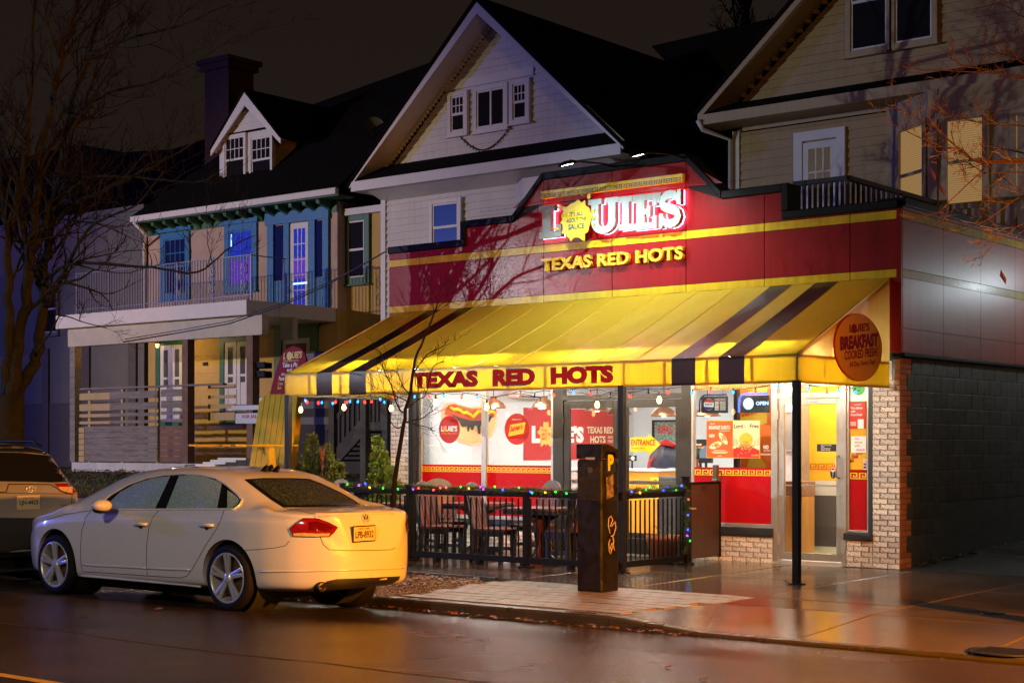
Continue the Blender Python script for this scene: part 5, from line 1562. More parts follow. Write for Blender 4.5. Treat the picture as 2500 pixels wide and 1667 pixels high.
# ---- shrubs left of the building
def shrub(name, lab, lobes, seed, color, stem):
    rr = random.Random(seed)
    t = thing('evergreen_shrub', lab, 'shrub', (lobes[0][0], lobes[0][1], .05))
    m = mat(name, color, .55, var=.45, vscale=9)
    mb = MB()
    for (cx_, cy_, z0, h, r) in lobes:
        for q in range(int(150*h)):                      # tufts of scale leaves, ragged at the edge
            v = rr.random()**.85
            prof = (1-v)**.55*.95 + .06
            a = rr.uniform(0, 2*pi); rad = r*prof*rr.uniform(.35, 1.08)
            k = Vector((cx_+rad*math.cos(a), cy_+rad*math.sin(a), z0+h*v*rr.uniform(.94,1.0)))
            out = Vector((math.cos(a)*.8, math.sin(a)*.8, rr.uniform(.5, 1.5))).normalized()
            sz = rr.uniform(.035, .085)
            for i in range(26):
                d = (out + Vector((rr.gauss(0,.45), rr.gauss(0,.45), rr.gauss(0,.45)))).normalized()
                c = k + d*sz*rr.random()*.8
                e = d.cross(Vector((rr.gauss(0,1), rr.gauss(0,1), rr.gauss(0,1)))).normalized()
                l = rr.uniform(.02, .05); w = l*.22
                mb.add([c-e*w*.4, c+e*w*.4, c+d*l*.6+e*w, c+d*l, c+d*l*.6-e*w], [(0,1,2,3,4)])
    stuff(mb.build('foliage', m, t))
    for (cx_, cy_, z0, h, r) in lobes[:2]:
        MB().tube([(cx_, cy_, -.02), (cx_, cy_, z0+h*.85)], [.025, .006], 7).build('stem', M_SLAT, t)
    return t
y_s = -.75
def lobe(px_, py_top, r, y=y_s, z0=.05):
    p = at(px_, py_top, y); return (p.x, y, z0, p.z-z0, r)
shrub('thuja_dark', 'bushy dark green shrub with several peaks at the left of the patio', [lobe(762, 1060, .27), lobe(795, 1086, .30, y_s-.05), lobe(822, 1122, .28, y_s-.2), lobe(740, 1135, .25), lobe(728, 1160, .2)], 5, (.085, .13, .022), 1)
shrub('thuja_bright', 'narrow bright green shrub beside the left brick pier', [lobe(922, 1064, .21, -.45), lobe(936, 1105, .21, -.5), lobe(955, 1140, .2, -.55)], 6, (.11, .19, .025), 1)
p = at(815, 1124, y_s)
t = thing('dry_stalks', 'tuft of dry orange stalks rising from the dark shrub', 'plant', (p.x, y_s-.25, .1))
mb = MB()
for k in range(26):
    a = RND.uniform(0, 6.3); e = Vector((p.x+.07*math.cos(a)*RND.random(), y_s-.25+.05*math.sin(a), p.z+.10+RND.random()*.17))
    mb.tube([(p.x, y_s-.25, .3), (p.x+.02*math.cos(a), y_s-.25, p.z-.02), e], [.003,.003,.001], 4)
mb.build('stalks', mat('dry_orange', (.30,.09,.025), .6), t)

# ================================================================== giant yellow chair and for-sale sign
M_YCH = mat('yellow_paint', (.62, .40, .012), .45, var=.12, vscale=5, bump=.15, bscale=25)
gy0, gy1 = -1.15, -.45
gc = thing('giant_chair', 'oversized yellow slatted garden chair with red headboard sign', 'chair', (at(650, 1140, gy0).x, gy0, .1))
nb = 7
BL, BR = at(604, 1165, gy0), at(703, 1165, gy0)
TL, TR = at(636, 955, gy1), at(728, 955, gy1)
for i in range(nb):
    f0, f1 = (i+.06)/nb, (i+.94)/nb
    arch = lambda f: -.40*(abs(f-.56)*1.7)**2.2
    b0, b1 = BL.lerp(BR, f0), BL.lerp(BR, f1)
    t0, t1 = TL.lerp(TR, f0), TL.lerp(TR, f1)
    ext = .9/(TL.z-BL.z)      # carry the slats on down to the seat
    b0 = b0 + (b0-t0)*ext; b1 = b1 + (b1-t1)*ext
    h0, h1 = .12 + arch(f0), .12 + arch(f1)
    d = (t0-b0).normalized()
    q = [b0, b1, t1 + d*h1, t0 + d*h0]
    n = (q[1]-q[0]).cross(q[3]-q[0]).normalized()*.035
    MB().add(q + [v - n for v in q], [(3,2,1,0), (4,5,6,7), (0,1,5,4), (1,2,6,5), (2,3,7,6), (3,0,4,7)]).build('back_slat', M_YCH, gc, fix=True)
# stiles behind, seat, arms and front legs
for f in (.10, .9):
    MB().beam(BL.lerp(BR, f)+Vector((0,.08,-1.0)), TL.lerp(TR, f)+Vector((0,.08,-.4)), .10, .05).build('back_brace', M_YCH, gc)
AR = at(693, 1087, gy0+.05); ALf = at(528, 1086, -2.05)
xw = (BR-BL).x
for k in range(2):
    xo = k*(xw+.04)
    arm0 = Vector((BL.x+xo-.02, gy0+.15, 1.545)); arm1 = Vector((BL.x+xo-.02, -2.30, 1.545))
    MB().beam(arm0, arm1, .12, .035).build('arm', M_YCH, gc, bevel=.01)
    if k: MB().beam((arm1.x+.02, gy0-.25, .05), (arm0.x+.02, gy0-.42, 1.52), .07, .13, (0,1,0)).build('arm_brace', M_YCH, gc)
    MB().beam((arm1.x+.05, -2.7, .78), (arm1.x+.05, gy0+.9, .10), .06, .20).build('seat_rail', M_YCH, gc)
for i in range(8):
    y = -2.6 + i*.21; z = .85 - i*.055
    MB().box(BL.x-.02, y, z, BR.x+.06, y+.18, z+.035).build('seat_slat', M_YCH, gc)
# side support seen right of the back
MB().beam(at(716, 1115, gy1+.1), at(726, 965, gy1+.1), .12, .05).build('side_board', M_YCH, gc)
# red headboard sign
def hb(px_, py_): return at(px_, py_, gy1-.03)
out = [(659,962),(664,940),(672,910),(684,872),(698,853),(715,845),(732,849),(742,860),(747,876),(745,898),(738,915),(728,962)]
q = [hb(*p) for p in out]
n = Vector((0, .035, 0))
k = len(q)
hs = MB().add([v for v in q] + [v + n for v in q], [tuple(range(k))[::-1], tuple(range(k, 2*k))] + [(i, (i+1) % k, k+(i+1) % k, k+i) for i in range(k)]).build('headboard', mat('headboard_red', (.26,.003,.005), .6, spec=.2, var=.15, vscale=6), gc, fix=True)
lu = Vector((1, 0, 0)); lv = Vector((.10, 0, 1)).normalized()
def htxt(s_, a, b, w, h, m, bold=.02): 
    p = hb(a, b); text(s_, 'lettering', m, hs, (p.x, p.y-.004, p.z), lu, lv, w, h, bold=bold, shear=.1)
htxt("L", 692, 877, .055, .11, M_KEY, .04); htxt("UIE'S", 713, 875, .235, .115, M_KEY, .04)
flat(ellipse(0, 0, .062, .07, 20), hb(707, 869)+Vector((0,-.004,0)), XU, ZU, 0, .002).build('splash', M_SAUCE, hs)
htxt('TEXAS RED HOTS', 691, 884, .37, .035, M_KEY); htxt('Take a Pic', 690, 897, .36, .075, M_WHITEP); htxt('and', 701, 907, .12, .06, M_WHITEP)
htxt('tag', 687, 919, .09, .06, M_WHITEP); htxt('Face', 681, 929, .13, .07, M_WHITEP); htxt('Come\nBack', 678, 950, .12, .12, M_KEY)
# for-sale board
sy = .6
a, b = at(568, 990, sy), at(640, 1000, sy)
t = thing('for_sale_sign', 'white yard sign post with red for sale lettering behind the giant chair', 'sign', (b.x, sy, .7))
M_SW = mat('sign_white', (.72,.74,.76), .45)
MB().box(a.x, sy-.03, b.z, b.x+.1, sy+.03, a.z).build('arm', M_SW, t, bevel=.004)
MB().box(b.x-.02, sy-.05, .6, b.x+.08, sy+.05, a.z+.12).build('post', M_SW, t)
c, d = at(576, 1009, sy), at(640, 1033, sy)
pn = MB().box(c.x, sy-.012, d.z, b.x-.04, sy+.012, c.z).build('board', M_SW, t)
text('FOR SALE', 'lettering', M_PRINTRED, pn, (at(593, 1021, sy).x, sy-.013, at(590, 1021, sy).z), XU, ZU, .44, .062, bold=.03)

# ================================================================== houses
M_DARKGL = mat('dark_window', (.010, .011, .016), .08, spec=.7)
M_ROOF = mat('dark_shingle', (.006, .0055, .006), .95, spec=.08, var=.3, vscale=5, bump=.5, bscale=25)
M_WTRIM = mat('white_trim', (.62, .60, .58), .5, var=.08, vscale=4)
M_SIDEW = mat('white_siding', (.62, .60, .58), .5, var=.08, vscale=2, streak=.08)
M_SIDEC = mat('cream_siding', (.40, .28, .14), .55, var=.08, vscale=2, streak=.08)
M_BLIND = emat('lit_blind', (1.0, .58, .22), .30)
def siding(parent, poly, y, m, course=.15, name='siding_board', both=None, lap=.030):
    """lapped boards on a wall facing the street; poly is the outline in x,z (convex)"""
    z0 = min(p[1] for p in poly); z1 = max(p[1] for p in poly)
    def span(z):
        xs_ = []
        for i in range(len(poly)):
            (xa, za), (xb, zb) = poly[i], poly[(i+1) % len(poly)]
            if (za <= z < zb) or (zb <= z < za): xs_.append(xa+(xb-xa)*(z-za)/(zb-za))
        return (min(xs_), max(xs_)) if len(xs_) >= 2 else None
    z = z0
    while z < z1 - .01:
        zt = min(z+course, z1-.001)
        a, b = span(z+.001), span(zt-.001)
        if a and b:
            MB().add([(a[0], y-lap, z), (a[1], y-lap, z), (b[1], y-.004, zt), (b[0], y-.004, zt), (a[0], y, z), (a[1], y, z)], [(0,1,2,3), (4,5,1,0)]).build(name, m, parent)
        z = zt
def siding_x(parent, y0, y1, z0, z1, x, m, course=.115, lap=.022):
    z = z0
    while z < z1-.01:
        zt = min(z+course, z1)
        MB().add([(x+lap, y0, z), (x+lap, y1, z), (x+.004, y1, zt), (x+.004, y0, zt), (x, y0, z), (x, y1, z)], [(0,1,2,3), (4,5,1,0)]).build('siding_board', m, parent)
        z = zt
def hwin(parent, x0, x1, z0, z1, y, trim, tw=.10, sash=M_WTRIM, cols_=0, rows=0, split=True, glass=M_DARKGL, deep=.05, lower=None, sill=True):
    """double-hung window on a wall at y: casing, sashes, panes, glazing bars"""
    f = frame_rect(MB(), x0-tw, x1+tw, z0-tw, z1+tw, tw, y-deep, y+.02).build('window', trim, parent, bevel=.006)
    if sill: MB().box(x0-tw-.03, y-deep-.04, z0-tw-.03, x1+tw+.03, y, z0-tw).build('sill', trim, f)
    zm_ = (z0+z1)/2 if split else z0
    s_ = .035
    if split:
        frame_rect(MB(), x0, x1, zm_-.02, z1, s_, y-.03, y-.005).build('upper_sash', sash, f)
        frame_rect(MB(), x0, x1, z0, zm_+.0, s_, y-.022, y-.004).build('lower_sash', sash, f)
        MB().box(x0+s_, y-.015, zm_, x1-s_, y-.012, z1-s_).build('pane', glass, f)
        MB().box(x0+s_, y-.010, z0+s_, x1-s_, y-.008, zm_-s_).build('pane', lower or glass, f)
    else:
        frame_rect(MB(), x0, x1, z0, z1, s_, y-.03, y-.005).build('sash', sash, f)
        MB().box(x0+s_, y-.015, z0+s_, x1-s_, y-.012, z1-s_).build('pane', glass, f)
    if cols_:
        for i in range(1, cols_): 
            xx = x0+s_+(x1-x0-2*s_)*i/cols_; MB().box(xx-.010, y-.024, zm_, xx+.010, y-.0155, z1-s_).build('glazing_bar', sash, f)
        for j in range(1, rows):
            zz_ = zm_+(z1-s_-zm_)*j/rows; MB().box(x0+s_, y-.0235, zz_-.010, x1-s_, y-.016, zz_+.010).build('glazing_bar', sash, f)
    return f

# ---------------------------------------------------------------- white gabled house behind the restaurant
yB = 6.0; yBr = 5.5
B = thing('white_house', 'white clapboard house with steep gable and three attic windows', 'house', (-11.5, yB, .3))
eL, eR, apx = at(868, 440, yBr), at(1525, 345, yBr), at(1185, -3, yBr)
ez = (eL.z+eR.z)/2
bx0, bx1 = at(935, 600, yB).x, eR.x - .35
MB().box(bx0+.02, yB, .3, bx1, yB+8, ez-.45).build('wall', M_SIDEW, B)
slope = (apx.z-ez)/((eR.x-eL.x)/2); mid = (eL.x+eR.x)/2; apz = apx.z
MB().prism([(eL.x+.45, ez-.42), (eR.x-.45, ez-.42), (mid, apz-.5)], (0, yB, 0), XU, ZU, -8, .0).build('gable_core', M_SIDEW, B)
gz = ez + .32
def gx(z): return (apz - .30 - z)/slope
siding(B, [(mid-gx(gz), gz), (mid+gx(gz), gz), (mid+.02, apz-.36), (mid-.02, apz-.36)], yB-.006, M_SIDEW)
siding(B, [(bx0+.10, 3.0), (bx1, 3.0), (bx1, ez-.42), (bx0+.10, ez-.42)], yB, M_SIDEW)
MB().box(bx0-.02, yB-.05, .3, bx0+.11, yB+.06, ez-.40).build('corner_board', M_WTRIM, B)
# pent roof and its soffit across the gable foot
MB().prism([(yBr-.12, ez-.02), (yB, ez+.34), (yB, ez+.27), (yBr-.12, ez-.07)], (0, 0, 0), YU, ZU, eL.x+.05, eR.x-.02).build('pent_roof', M_ROOF, B)
MB().box(eL.x, yBr-.14, ez-.26, eR.x, yBr-.10, ez-.055).build('fascia', M_WTRIM, B)
MB().box(eL.x+.02, yBr-.10, ez-.26, eR.x, yB, ez-.22).build('soffit', M_WTRIM, B)
MB().prism([(yBr-.10, ez-.22), (yB, ez-.42), (yB, ez-.22)], (0, 0, 0), YU, ZU, bx0, bx1).build('cornice', M_WTRIM, B)
# roof slopes with rake boards
rf = MB()
for s_ in (-1, 1):
    xe = eL.x-.12 if s_ < 0 else eR.x+.12
    ze = ez - .12*slope + .02
    rf.add([(xe, yBr-.16, ze), (mid, yBr-.16, apz+.04), (mid, yB+9.5, apz+.04), (xe, yB+9.5, ze), (xe, yBr-.16, ze-.09), (mid, yBr-.16, apz-.06), (mid, yB+9.5, apz-.06), (xe, yB+9.5, ze-.09)],
           [(0,1,2,3), (7,6,5,4), (0,4,5,1), (2,6,7,3), (3,7,4,0)])
rf.build('roof', M_ROOF, B, fix=True)
for s_ in (-1, 1):
    xe = eL.x-.06 if s_ < 0 else eR.x+.06
    ze = ez - .02
    MB().add([(xe, yBr-.13, ze-.16), (mid, yBr-.13, apz-.30), (mid, yBr-.13, apz-.07), (xe, yBr-.13, ze+.02), (xe, yBr-.09, ze-.16), (mid, yBr-.09, apz-.30), (mid, yBr-.09, apz-.07), (xe, yBr-.09, ze+.02)],
             [(0,1,2,3), (7,6,5,4), (0,4,5,1), (3,2,6,7)]).build('rake_board', M_WTRIM, B, fix=True)
    MB().add([(xe, yBr-.09, ze-.13), (mid, yBr-.09, apz-.27), (mid, yB, apz-.27), (xe, yB, ze-.13)], [(0,1,2,3)]).build('rake_soffit', M_WTRIM, B)
    for i in range(46):         # dentils under the rake
        f = (i+.6)/47; xx = xe + (mid-xe)*f; zz_ = ze-.17 + (apz-.31-(ze-.17))*f
        if zz_ > ez+.2: MB().box(xx-.035, yB-.10, zz_-.035, xx+.035, yB-.012, zz_+.04).build('dentil', M_WTRIM, B)
# attic windows
a, b = at(1097, 300, yB), at(1300, 300, yB)
def bz(px_, py_): return at(px_, py_, yB).z
w0, w1 = at(1106, 300, yB).x, at(1137, 300, yB).x
hwin(B, at(1107,300,yB).x, at(1139,300,yB).x, bz(1123, 322), bz(1123, 236), yB-.048, M_WTRIM, .09, cols_=3, rows=2)
hwin(B, at(1170,300,yB).x, at(1237,300,yB).x, bz(1203, 311), bz(1203, 220), yB-.048, M_WTRIM, .09, split=False)
xm_ = at(1204,300,yB).x; MB().box(xm_-.02, yB-.085, bz(1203, 311), xm_+.02, yB-.06, bz(1203, 220)).build('mullion', M_WTRIM, B)
hwin(B, at(1258,300,yB).x, at(1290,300,yB).x, bz(1274, 292), bz(1274, 206), yB-.048, M_WTRIM, .09, cols_=3, rows=2)
MB().box(a.x-.06, yB-.06, bz(1200, 198)-.05, b.x+.06, yB-.015, bz(1200, 198)+.12).build('head_board', M_WTRIM, B)
# second floor window with blue glow, bay behind the parapet
hwin(B, at(1062,600,yB).x, at(1124,600,yB).x, bz(1093, 610), bz(1093, 497), yB-.048, M_WTRIM, .09, glass=mat('blue_dusk_pane', (.012,.018,.05), .12, emit=(.02,.06,.35), estr=.35))
bxw = at(1222, 450, yB-.5).x
MB().prism([(bxw, yB-.01), (bxw+.55, yB-.5), (bxw+1.9, yB-.5), (bxw+2.3, yB-.01)], (0, 0, 0), XU, YU, 3.5, ez-.43).build('bay', M_SIDEW, B)
MB().prism([(bxw+.08, yB-.10), (bxw+.46, yB-.44), (bxw+.44, yB-.46), (bxw+.06, yB-.12)], (0, 0, 0), XU, YU, 4.2, ez-1.0).build('bay_pane', MATS['blue_dusk_pane'], B)
# string of burnt-out lights under the attic sill
q0, q1 = at(1112, 322, yB-.05), at(1248, 308, yB-.05)
pp = [q0.lerp(q1, k/18) + Vector((0, 0, -.42*math.sin(pi*k/18))) for k in range(19)]
t = MB().tube(pp, .012, 5).build('light_chain', M_WIRE); tag(t, 'unlit string of lights sagging under the attic windows', 'string lights')
for p in pp[1:-1]: MB().cyl(p, p + Vector((.0, -.02, -.05)), .012, .006, 6).build('bulb', M_WIRE, t)
# satellite dish on the roof slope between the houses
p = at(912, 313, 8.5)
t = thing('satellite_dish', 'grey satellite dish on the dark roof between the two left houses', 'satellite dish', (p.x, 8.5, p.z-.6))
MB().lathe([(.001, .0), (.13, .015), (.23, .05), (.26, .07)], p, (.75, -.6, .3), 24).build('dish', mat('dish_grey', (.10,.10,.10), .5), t, smooth=True)
MB().tube([p, p + Vector((.1, .3, -.5)), p + Vector((.1, .35, -1.1))], .03, 8).build('mast', M_BLACK, t)
MB().tube([p + Vector((-.1, 0, -.3)), p + Vector((.35, -.3, -.28)), p + Vector((.45, -.42, -.05))], .015, 6).build('feed_arm', M_BLACK, t)

# ---------------------------------------------------------------- cream house at the right, behind the parapet
yC_ = 7.0
C_ = thing('cream_house', 'cream clapboard house with lit bay windows rising behind the right parapet', 'house', (-2, yC_, .3))
cL = at(1795, 450, yC_).x
yCr = 6.45
ce = at(1712, 278, yCr)
cez = ce.z
MB().box(cL+.02, yC_+.01, .3, 9.0, yC_+8, cez-.35).build('wall', M_SIDEC, C_)
slC = (at(1968, -20, yCr).z - cez)/(at(1968, -20, yCr).x - ce.x)
apxC = ce.x + 5.6
def czr(x): return cez + slC*(x-ce.x)
MB().prism([(ce.x+.4, cez-.3), (11, cez-.3), (11, czr(apxC)-.5), (apxC, czr(apxC)-.5)], (0, yC_, 0), XU, ZU, -8, -.02).build('gable_core', M_SIDEC, C_)
siding(C_, [(cL+.10, 4.2), (9, 4.2), (9, cez-.33), (cL+.10, cez-.33)], yC_, M_SIDEC, .16)
siding(C_, [(ce.x+.55, cez+.22), (9, cez+.22), (9, czr(apxC)-.45), (apxC-.1, czr(apxC)-.45)], yC_-.03, M_SIDEC, .16)
MB().box(cL-.03, yC_-.05, .3, cL+.11, yC_+.06, cez-.3).build('corner_board', M_WTRIM, C_)
MB().prism([(yCr-.12, cez-.02), (yC_, cez+.24), (yC_, cez+.17), (yCr-.12, cez-.07)], (0, 0, 0), YU, ZU, ce.x+.1, 10).build('pent_roof', M_ROOF, C_)
MB().box(ce.x+.02, yCr-.14, cez-.24, 10, yCr-.10, cez-.055).build('fascia', M_SIDEC, C_)
MB().box(ce.x+.05, yCr-.10, cez-.24, 10, yC_, cez-.20).build('soffit', M_SIDEC, C_)
MB().add([(ce.x-.05, yCr-.16, cez+.02), (apxC, yCr-.16, czr(apxC)+.1), (apxC, yC_+9, czr(apxC)+.1), (ce.x-.05, yC_+9, cez+.02), (ce.x-.05, yCr-.16, cez-.07), (apxC, yCr-.16, czr(apxC)), (apxC, yC_+9, czr(apxC)), (ce.x-.05, yC_+9, cez-.07)],
         [(0,1,2,3), (7,6,5,4), (0,4,5,1), (2,6,7,3), (3,7,4,0)]).build('roof', M_ROOF, C_, fix=True)
MB().add([(ce.x, yCr-.13, cez-.15), (apxC, yCr-.13, czr(apxC)-.17), (apxC, yCr-.13, czr(apxC)), (ce.x, yCr-.13, cez-.0), (ce.x, yCr-.09, cez-.15), (apxC, yCr-.09, czr(apxC)-.17), (apxC, yCr-.09, czr(apxC)), (ce.x, yCr-.09, cez)], [(0,1,2,3), (7,6,5,4), (0,4,5,1), (3,2,6,7)]).build('rake_board', M_SIDEC, C_, fix=True)
MB().add([(ce.x, yCr-.09, cez-.14), (apxC, yCr-.09, czr(apxC)-.16), (apxC, yC_, czr(apxC)-.16), (ce.x, yC_, cez-.14)], [(0,1,2,3)]).build('rake_soffit', M_SIDEC, C_)
for i in range(34):
    f = (i+.8)/34; xx = ce.x + (apxC-ce.x)*f; zz_ = czr(xx)-.20
    if zz_ > cez+.25: MB().box(xx-.04, yC_-.14, zz_-.05, xx+.04, yC_-.035, zz_+.02).build('dentil', M_SIDEC, C_)
MB().tube([(ce.x+.05, yCr-.2, cez-.16), (ce.x+.10, yCr-.12, cez-.32), (cL-.04, yC_-.10, cez-.46), (cL-.04, yC_-.10, 4.5)], .045, 8).build('downspout', M_WTRIM, C_, smooth=True)
def cz_(px_, py_): return at(px_, py_, yC_).z
# attic pair
hwin(C_, at(2084,100,yC_).x, at(2172,100,yC_).x, cz_(2130, 121), cz_(2130, 121)+1.7, yC_-.085, M_SIDEC, .10)
hwin(C_, at(2192,100,yC_).x, at(2282,100,yC_).x, cz_(2235, 103), cz_(2235, 103)+1.7, yC_-.085, M_SIDEC, .10)
# balcony door with casing
yd = yC_ - .035
d0, d1 = at(1963, 400, yC_).x, at(2046, 400, yC_).x
zt = cz_(2000, 347)
df = frame_rect(MB(), d0-.17, d1+.17, 4.6, zt+.20, .17, yd-.05, yd+.02).build('door_casing', M_WTRIM, C_)
dl = frame_rect(MB(), d0, d1, 4.6, zt, .12, yd-.03, yd).build('door', M_WTRIM, C_)
MB().box(d0+.12, yd-.018, 4.7, d1-.12, yd-.015, zt-.12).build('pane', mat('dim_lit_pane', (.05,.04,.03), .2, emit=(.9,.55,.25), estr=.05), dl)
for i in (1, 2): 
    xx = d0+.12+(d1-d0-.24)*i/3; MB().box(xx-.014, yd-.026, 4.7, xx+.014, yd-.0185, zt-.12).build('glazing_bar', M_WTRIM, dl)
for j in (1, 2, 3):
    zz_ = zt-.12-.42*j; MB().box(d0+.12, yd-.0255, zz_-.014, d1-.12, yd-.019, zz_+.014).build('glazing_bar', M_WTRIM, dl)
# bay with lit blinds
b0 = at(2163, 300, yC_); 
b1x = at(2275, 300, yC_-.75).x; b2x = at(2470, 300, yC_-.75).x
yb = yC_-.75
bay = MB().prism([(b0.x, yC_), (b1x, yb), (b2x+.25, yb), (b2x+1.0, yC_)], (0, 0, 0), XU, YU, 4.0, cez-.24).build('bay', M_SIDEC, C_)
siding(bay, [(b1x+.06, cez-.75), (b2x+.2, cez-.75), (b2x+.2, cez-.26), (b1x+.06, cez-.26)], yb-.004, M_SIDEC, .16)
MB().box(b1x-.06, yb-.03, 4.0, b1x+.10, yb+.02, cez-.24).build('corner_board', M_SIDEC, bay)
MB().box(b2x+.10, yb-.03, 4.0, b2x+.28, yb+.02, cez-.24).build('corner_board', M_SIDEC, bay)
def blindwin(o, u, w, z0, z1, lab):
    o = Vector(o); u = Vector(u).normalized(); n = u.cross(ZU)
    if n.y > 0: n = -n
    def q(a, b, d): return o + u*a + ZU*b + n*d
    fr_ = MB()
    for (a0, b0_, a1, b1_) in ((-.10, z0-.10, 0, z1+.10), (w, z0-.10, w+.10, z1+.10), (0, z0-.10, w, z0), (0, z1, w, z1+.10), (0, (z0+z1)/2-.025, w, (z0+z1)/2+.025)):
        c = q((a0+a1)/2, (b0_+b1_)/2, .02); fr_.obox(c, u*((a1-a0)/2), n*.03, ZU*((b1_-b0_)/2))
    f = fr_.build('window', M_SIDEC, bay)
    nb_ = int((z1-z0)/.035)
    gl = MB(); gl.add([q(0, z0, .004), q(w, z0, .004), q(w, z1, .004), q(0, z1, .004)], [(0,1,2,3)]); gl.build('blind_backing', M_BLIND, f)
    mbb = MB()
    for i in range(nb_):
        z = z0 + (i+.5)*(z1-z0)/nb_
        mbb.add([q(0.01, z-.010, .013), q(w-.01, z-.010, .013), q(w-.01, z+.008, .007), q(.01, z+.008, .007)], [(0,1,2,3)])
    stuff(mbb.build('blind_slats', emat('blind_slat', (1.0,.56,.21), .21) if 'blind_slat' not in MATS else MATS['blind_slat'], f))
zb1, zt1 = 4.75, at(2300, 300, yb).z
zt1 = at(2350, 292, yb).z
u = Vector((b1x-b0.x, yb-yC_, 0))
blindwin(Vector((b0.x, yC_, 0)) + u*.34, u, u.length*.50, at(2210, 495, yC_-.35).z-.3, at(2210, 320, yC_-.35).z, '')
blindwin((at(2315, 300, yb).x, yb, 0), XU, at(2400, 300, yb).x-at(2315, 300, yb).x, at(2360, 495, yb).z, at(2360, 292, yb).z, '')
u2 = Vector((.75, .75, 0))
blindwin((at(2482, 300, yb).x, yb, 0), XU, .5, at(2490, 455, yb).z, at(2490, 282, yb).z, '')
# roof deck railing in front of the door
yR = 3.1
r0, r1 = at(1938, 450, yR), at(2070, 435, yR)
rl = thing('deck_railing', 'dark wooden roof deck railing in front of the upstairs door', 'railing', (r0.x, yR, 4.3))
M_DECK = mat('dark_deck_wood', (.035,.028,.026), .7, var=.3, vscale=8)
rzt = r0.z
MB().beam((r0.x, yR, rzt), (r1.x, yR, rzt), .08, .07).build('top_rail', M_DECK, rl); MB().beam((r0.x, yR, 4.42), (r1.x, yR, 4.42), .05, .06).build('bottom_rail', M_DECK, rl)
n = 10
for i in range(n+1):
    x = r0.x + (r1.x-r0.x)*i/n
    MB().box(x-.02, yR-.02, 4.31, x+.02, yR+.02, rzt).build('baluster', M_DECK, rl)
MB().beam((r1.x, yR, rzt), (r1.x, 6.2, rzt), .08, .07).build('top_rail', M_DECK, rl)
for i in range(18):
    y = yR + 3.1*(i+1)/18; MB().box(r1.x-.02, y-.02, 4.31, r1.x+.02, y+.02, rzt).build('baluster', M_DECK, rl)
# roof mass behind, between the two houses
mr = thing('rear_roof', 'broad black roof mass joining the white and cream houses behind', 'roof', (-9, 16, 0))
a, b, c = at(1185, 0, 9), at(1590, 113, 18), at(1870, 66, 18)
MB().add([(a.x, 18, apz+.6), (b.x, 18, b.z), (c.x+2, 18, c.z+.25), (c.x+2, 18, 2), (a.x, 18, 2), (a.x, 24, apz), (b.x, 24, b.z-.5), (c.x+2, 24, c.z-.5)], [(0,4,3,2,1), (0,1,6,5), (1,2,7,6)]).build('slope', M_ROOF, mr)

# ---------------------------------------------------------------- yellow house with blue-green trim and porch
yA = 7.0
A_ = thing('yellow_house', 'two storey yellow house with blue green trim, porch and gabled dormer', 'house', (-20, yA, .9))
M_YW = mat('yellow_shingle_wall', (.52, .32, .08), .7, var=.12, vscale=2.5, streak=.08)
M_PW = mat('pinkish_upper_wall', (.46, .32, .24), .7, var=.12, vscale=2.5, streak=.08)
M_BLUELIT = mat('blue_lit_trim', (.012, .15, .34), .5, var=.12, vscale=5)  # blue spill of the violet street lamp put into the upper trim colour
M_GREENT = mat('green_trim', (.03, .12, .05), .5, var=.12, vscale=5)
M_BLUEROOM = emat('blue_room_glow', (.03, .08, 1.0), .55)
M_PURPROOM = emat('purple_room_glow', (.30, .06, .9), .5)
def za(px_, py_, y=yA): return at(px_, py_, y).z
def xa_(px_, y=yA): return at(px_, 700, y).x
aL, aR = xa_(362), xa_(824)
eavz = at(325, 543, yA-.5).z
zfl = za(600, 775)       # level of the porch roof against the wall
MB().box(aL, yA, .8, aR, yA+9, zfl).build('lower_wall', M_YW, A_)
MB().box(aL, yA-.004, zfl, aR, yA+9, eavz-.05).build('upper_wall', M_PW, A_)
# large panel joints on the walls
for k in range(14):
    z = 1.2 + k*.42
    MB().box(aL, yA-.010, z, aR, yA-.002, z+.012).build('wall_joint', M_YW if z < zfl else M_PW, A_)
# eave with brackets
ex0, ex1 = at(322, 543, yA-.55).x, at(824, 475, yA-.55).x
MB().box(ex0, yA-.62, eavz-.02, ex1, yA-.5, eavz+.13).build('gutter', M_WTRIM, A_, bevel=.02)
MB().box(ex0+.03, yA-.52, eavz-.04, ex1, yA, eavz).build('soffit', M_GREENT, A_)
MB().box(aL, yA-.03, eavz-.30, aR, yA-.006, eavz-.05).build('frieze', M_GREENT, A_)
for i in range(15):
    x = aL + (aR-aL)*(i+.5)/15
    MB().prism([(yA-.03, eavz-.30), (yA-.03, eavz-.05), (yA-.42, eavz-.05), (yA-.40, eavz-.13), (yA-.12, eavz-.20)], (0, 0, 0), YU, ZU, x-.05, x+.05).build('bracket', M_GREENT, A_)
MB().tube([(ex0+.1, yA-.56, eavz-.02), (ex0+.35, yA-.4, eavz-.32), (aL-.05, yA-.08, eavz-.55), (aL-.05, yA-.06, zfl-.2)], .05, 8).build('downspout', M_WTRIM, A_, smooth=True)
# main roof
rdz = at(800, 205, yA+4).z
MB().add([(ex0-.05, yA-.58, eavz+.12), (ex1+.05, yA-.58, eavz+.12), (aR+.1, yA+4.2, rdz+.2), (aL-.1, yA+4.2, rdz-.6), (ex1+.05, yA+9.5, eavz+.1), (ex0-.05, yA+9.5, eavz+.1)], [(0,1,2,3), (3,2,4,5), (1,4,2), (0,3,5)]).build('roof', M_ROOF, A_)
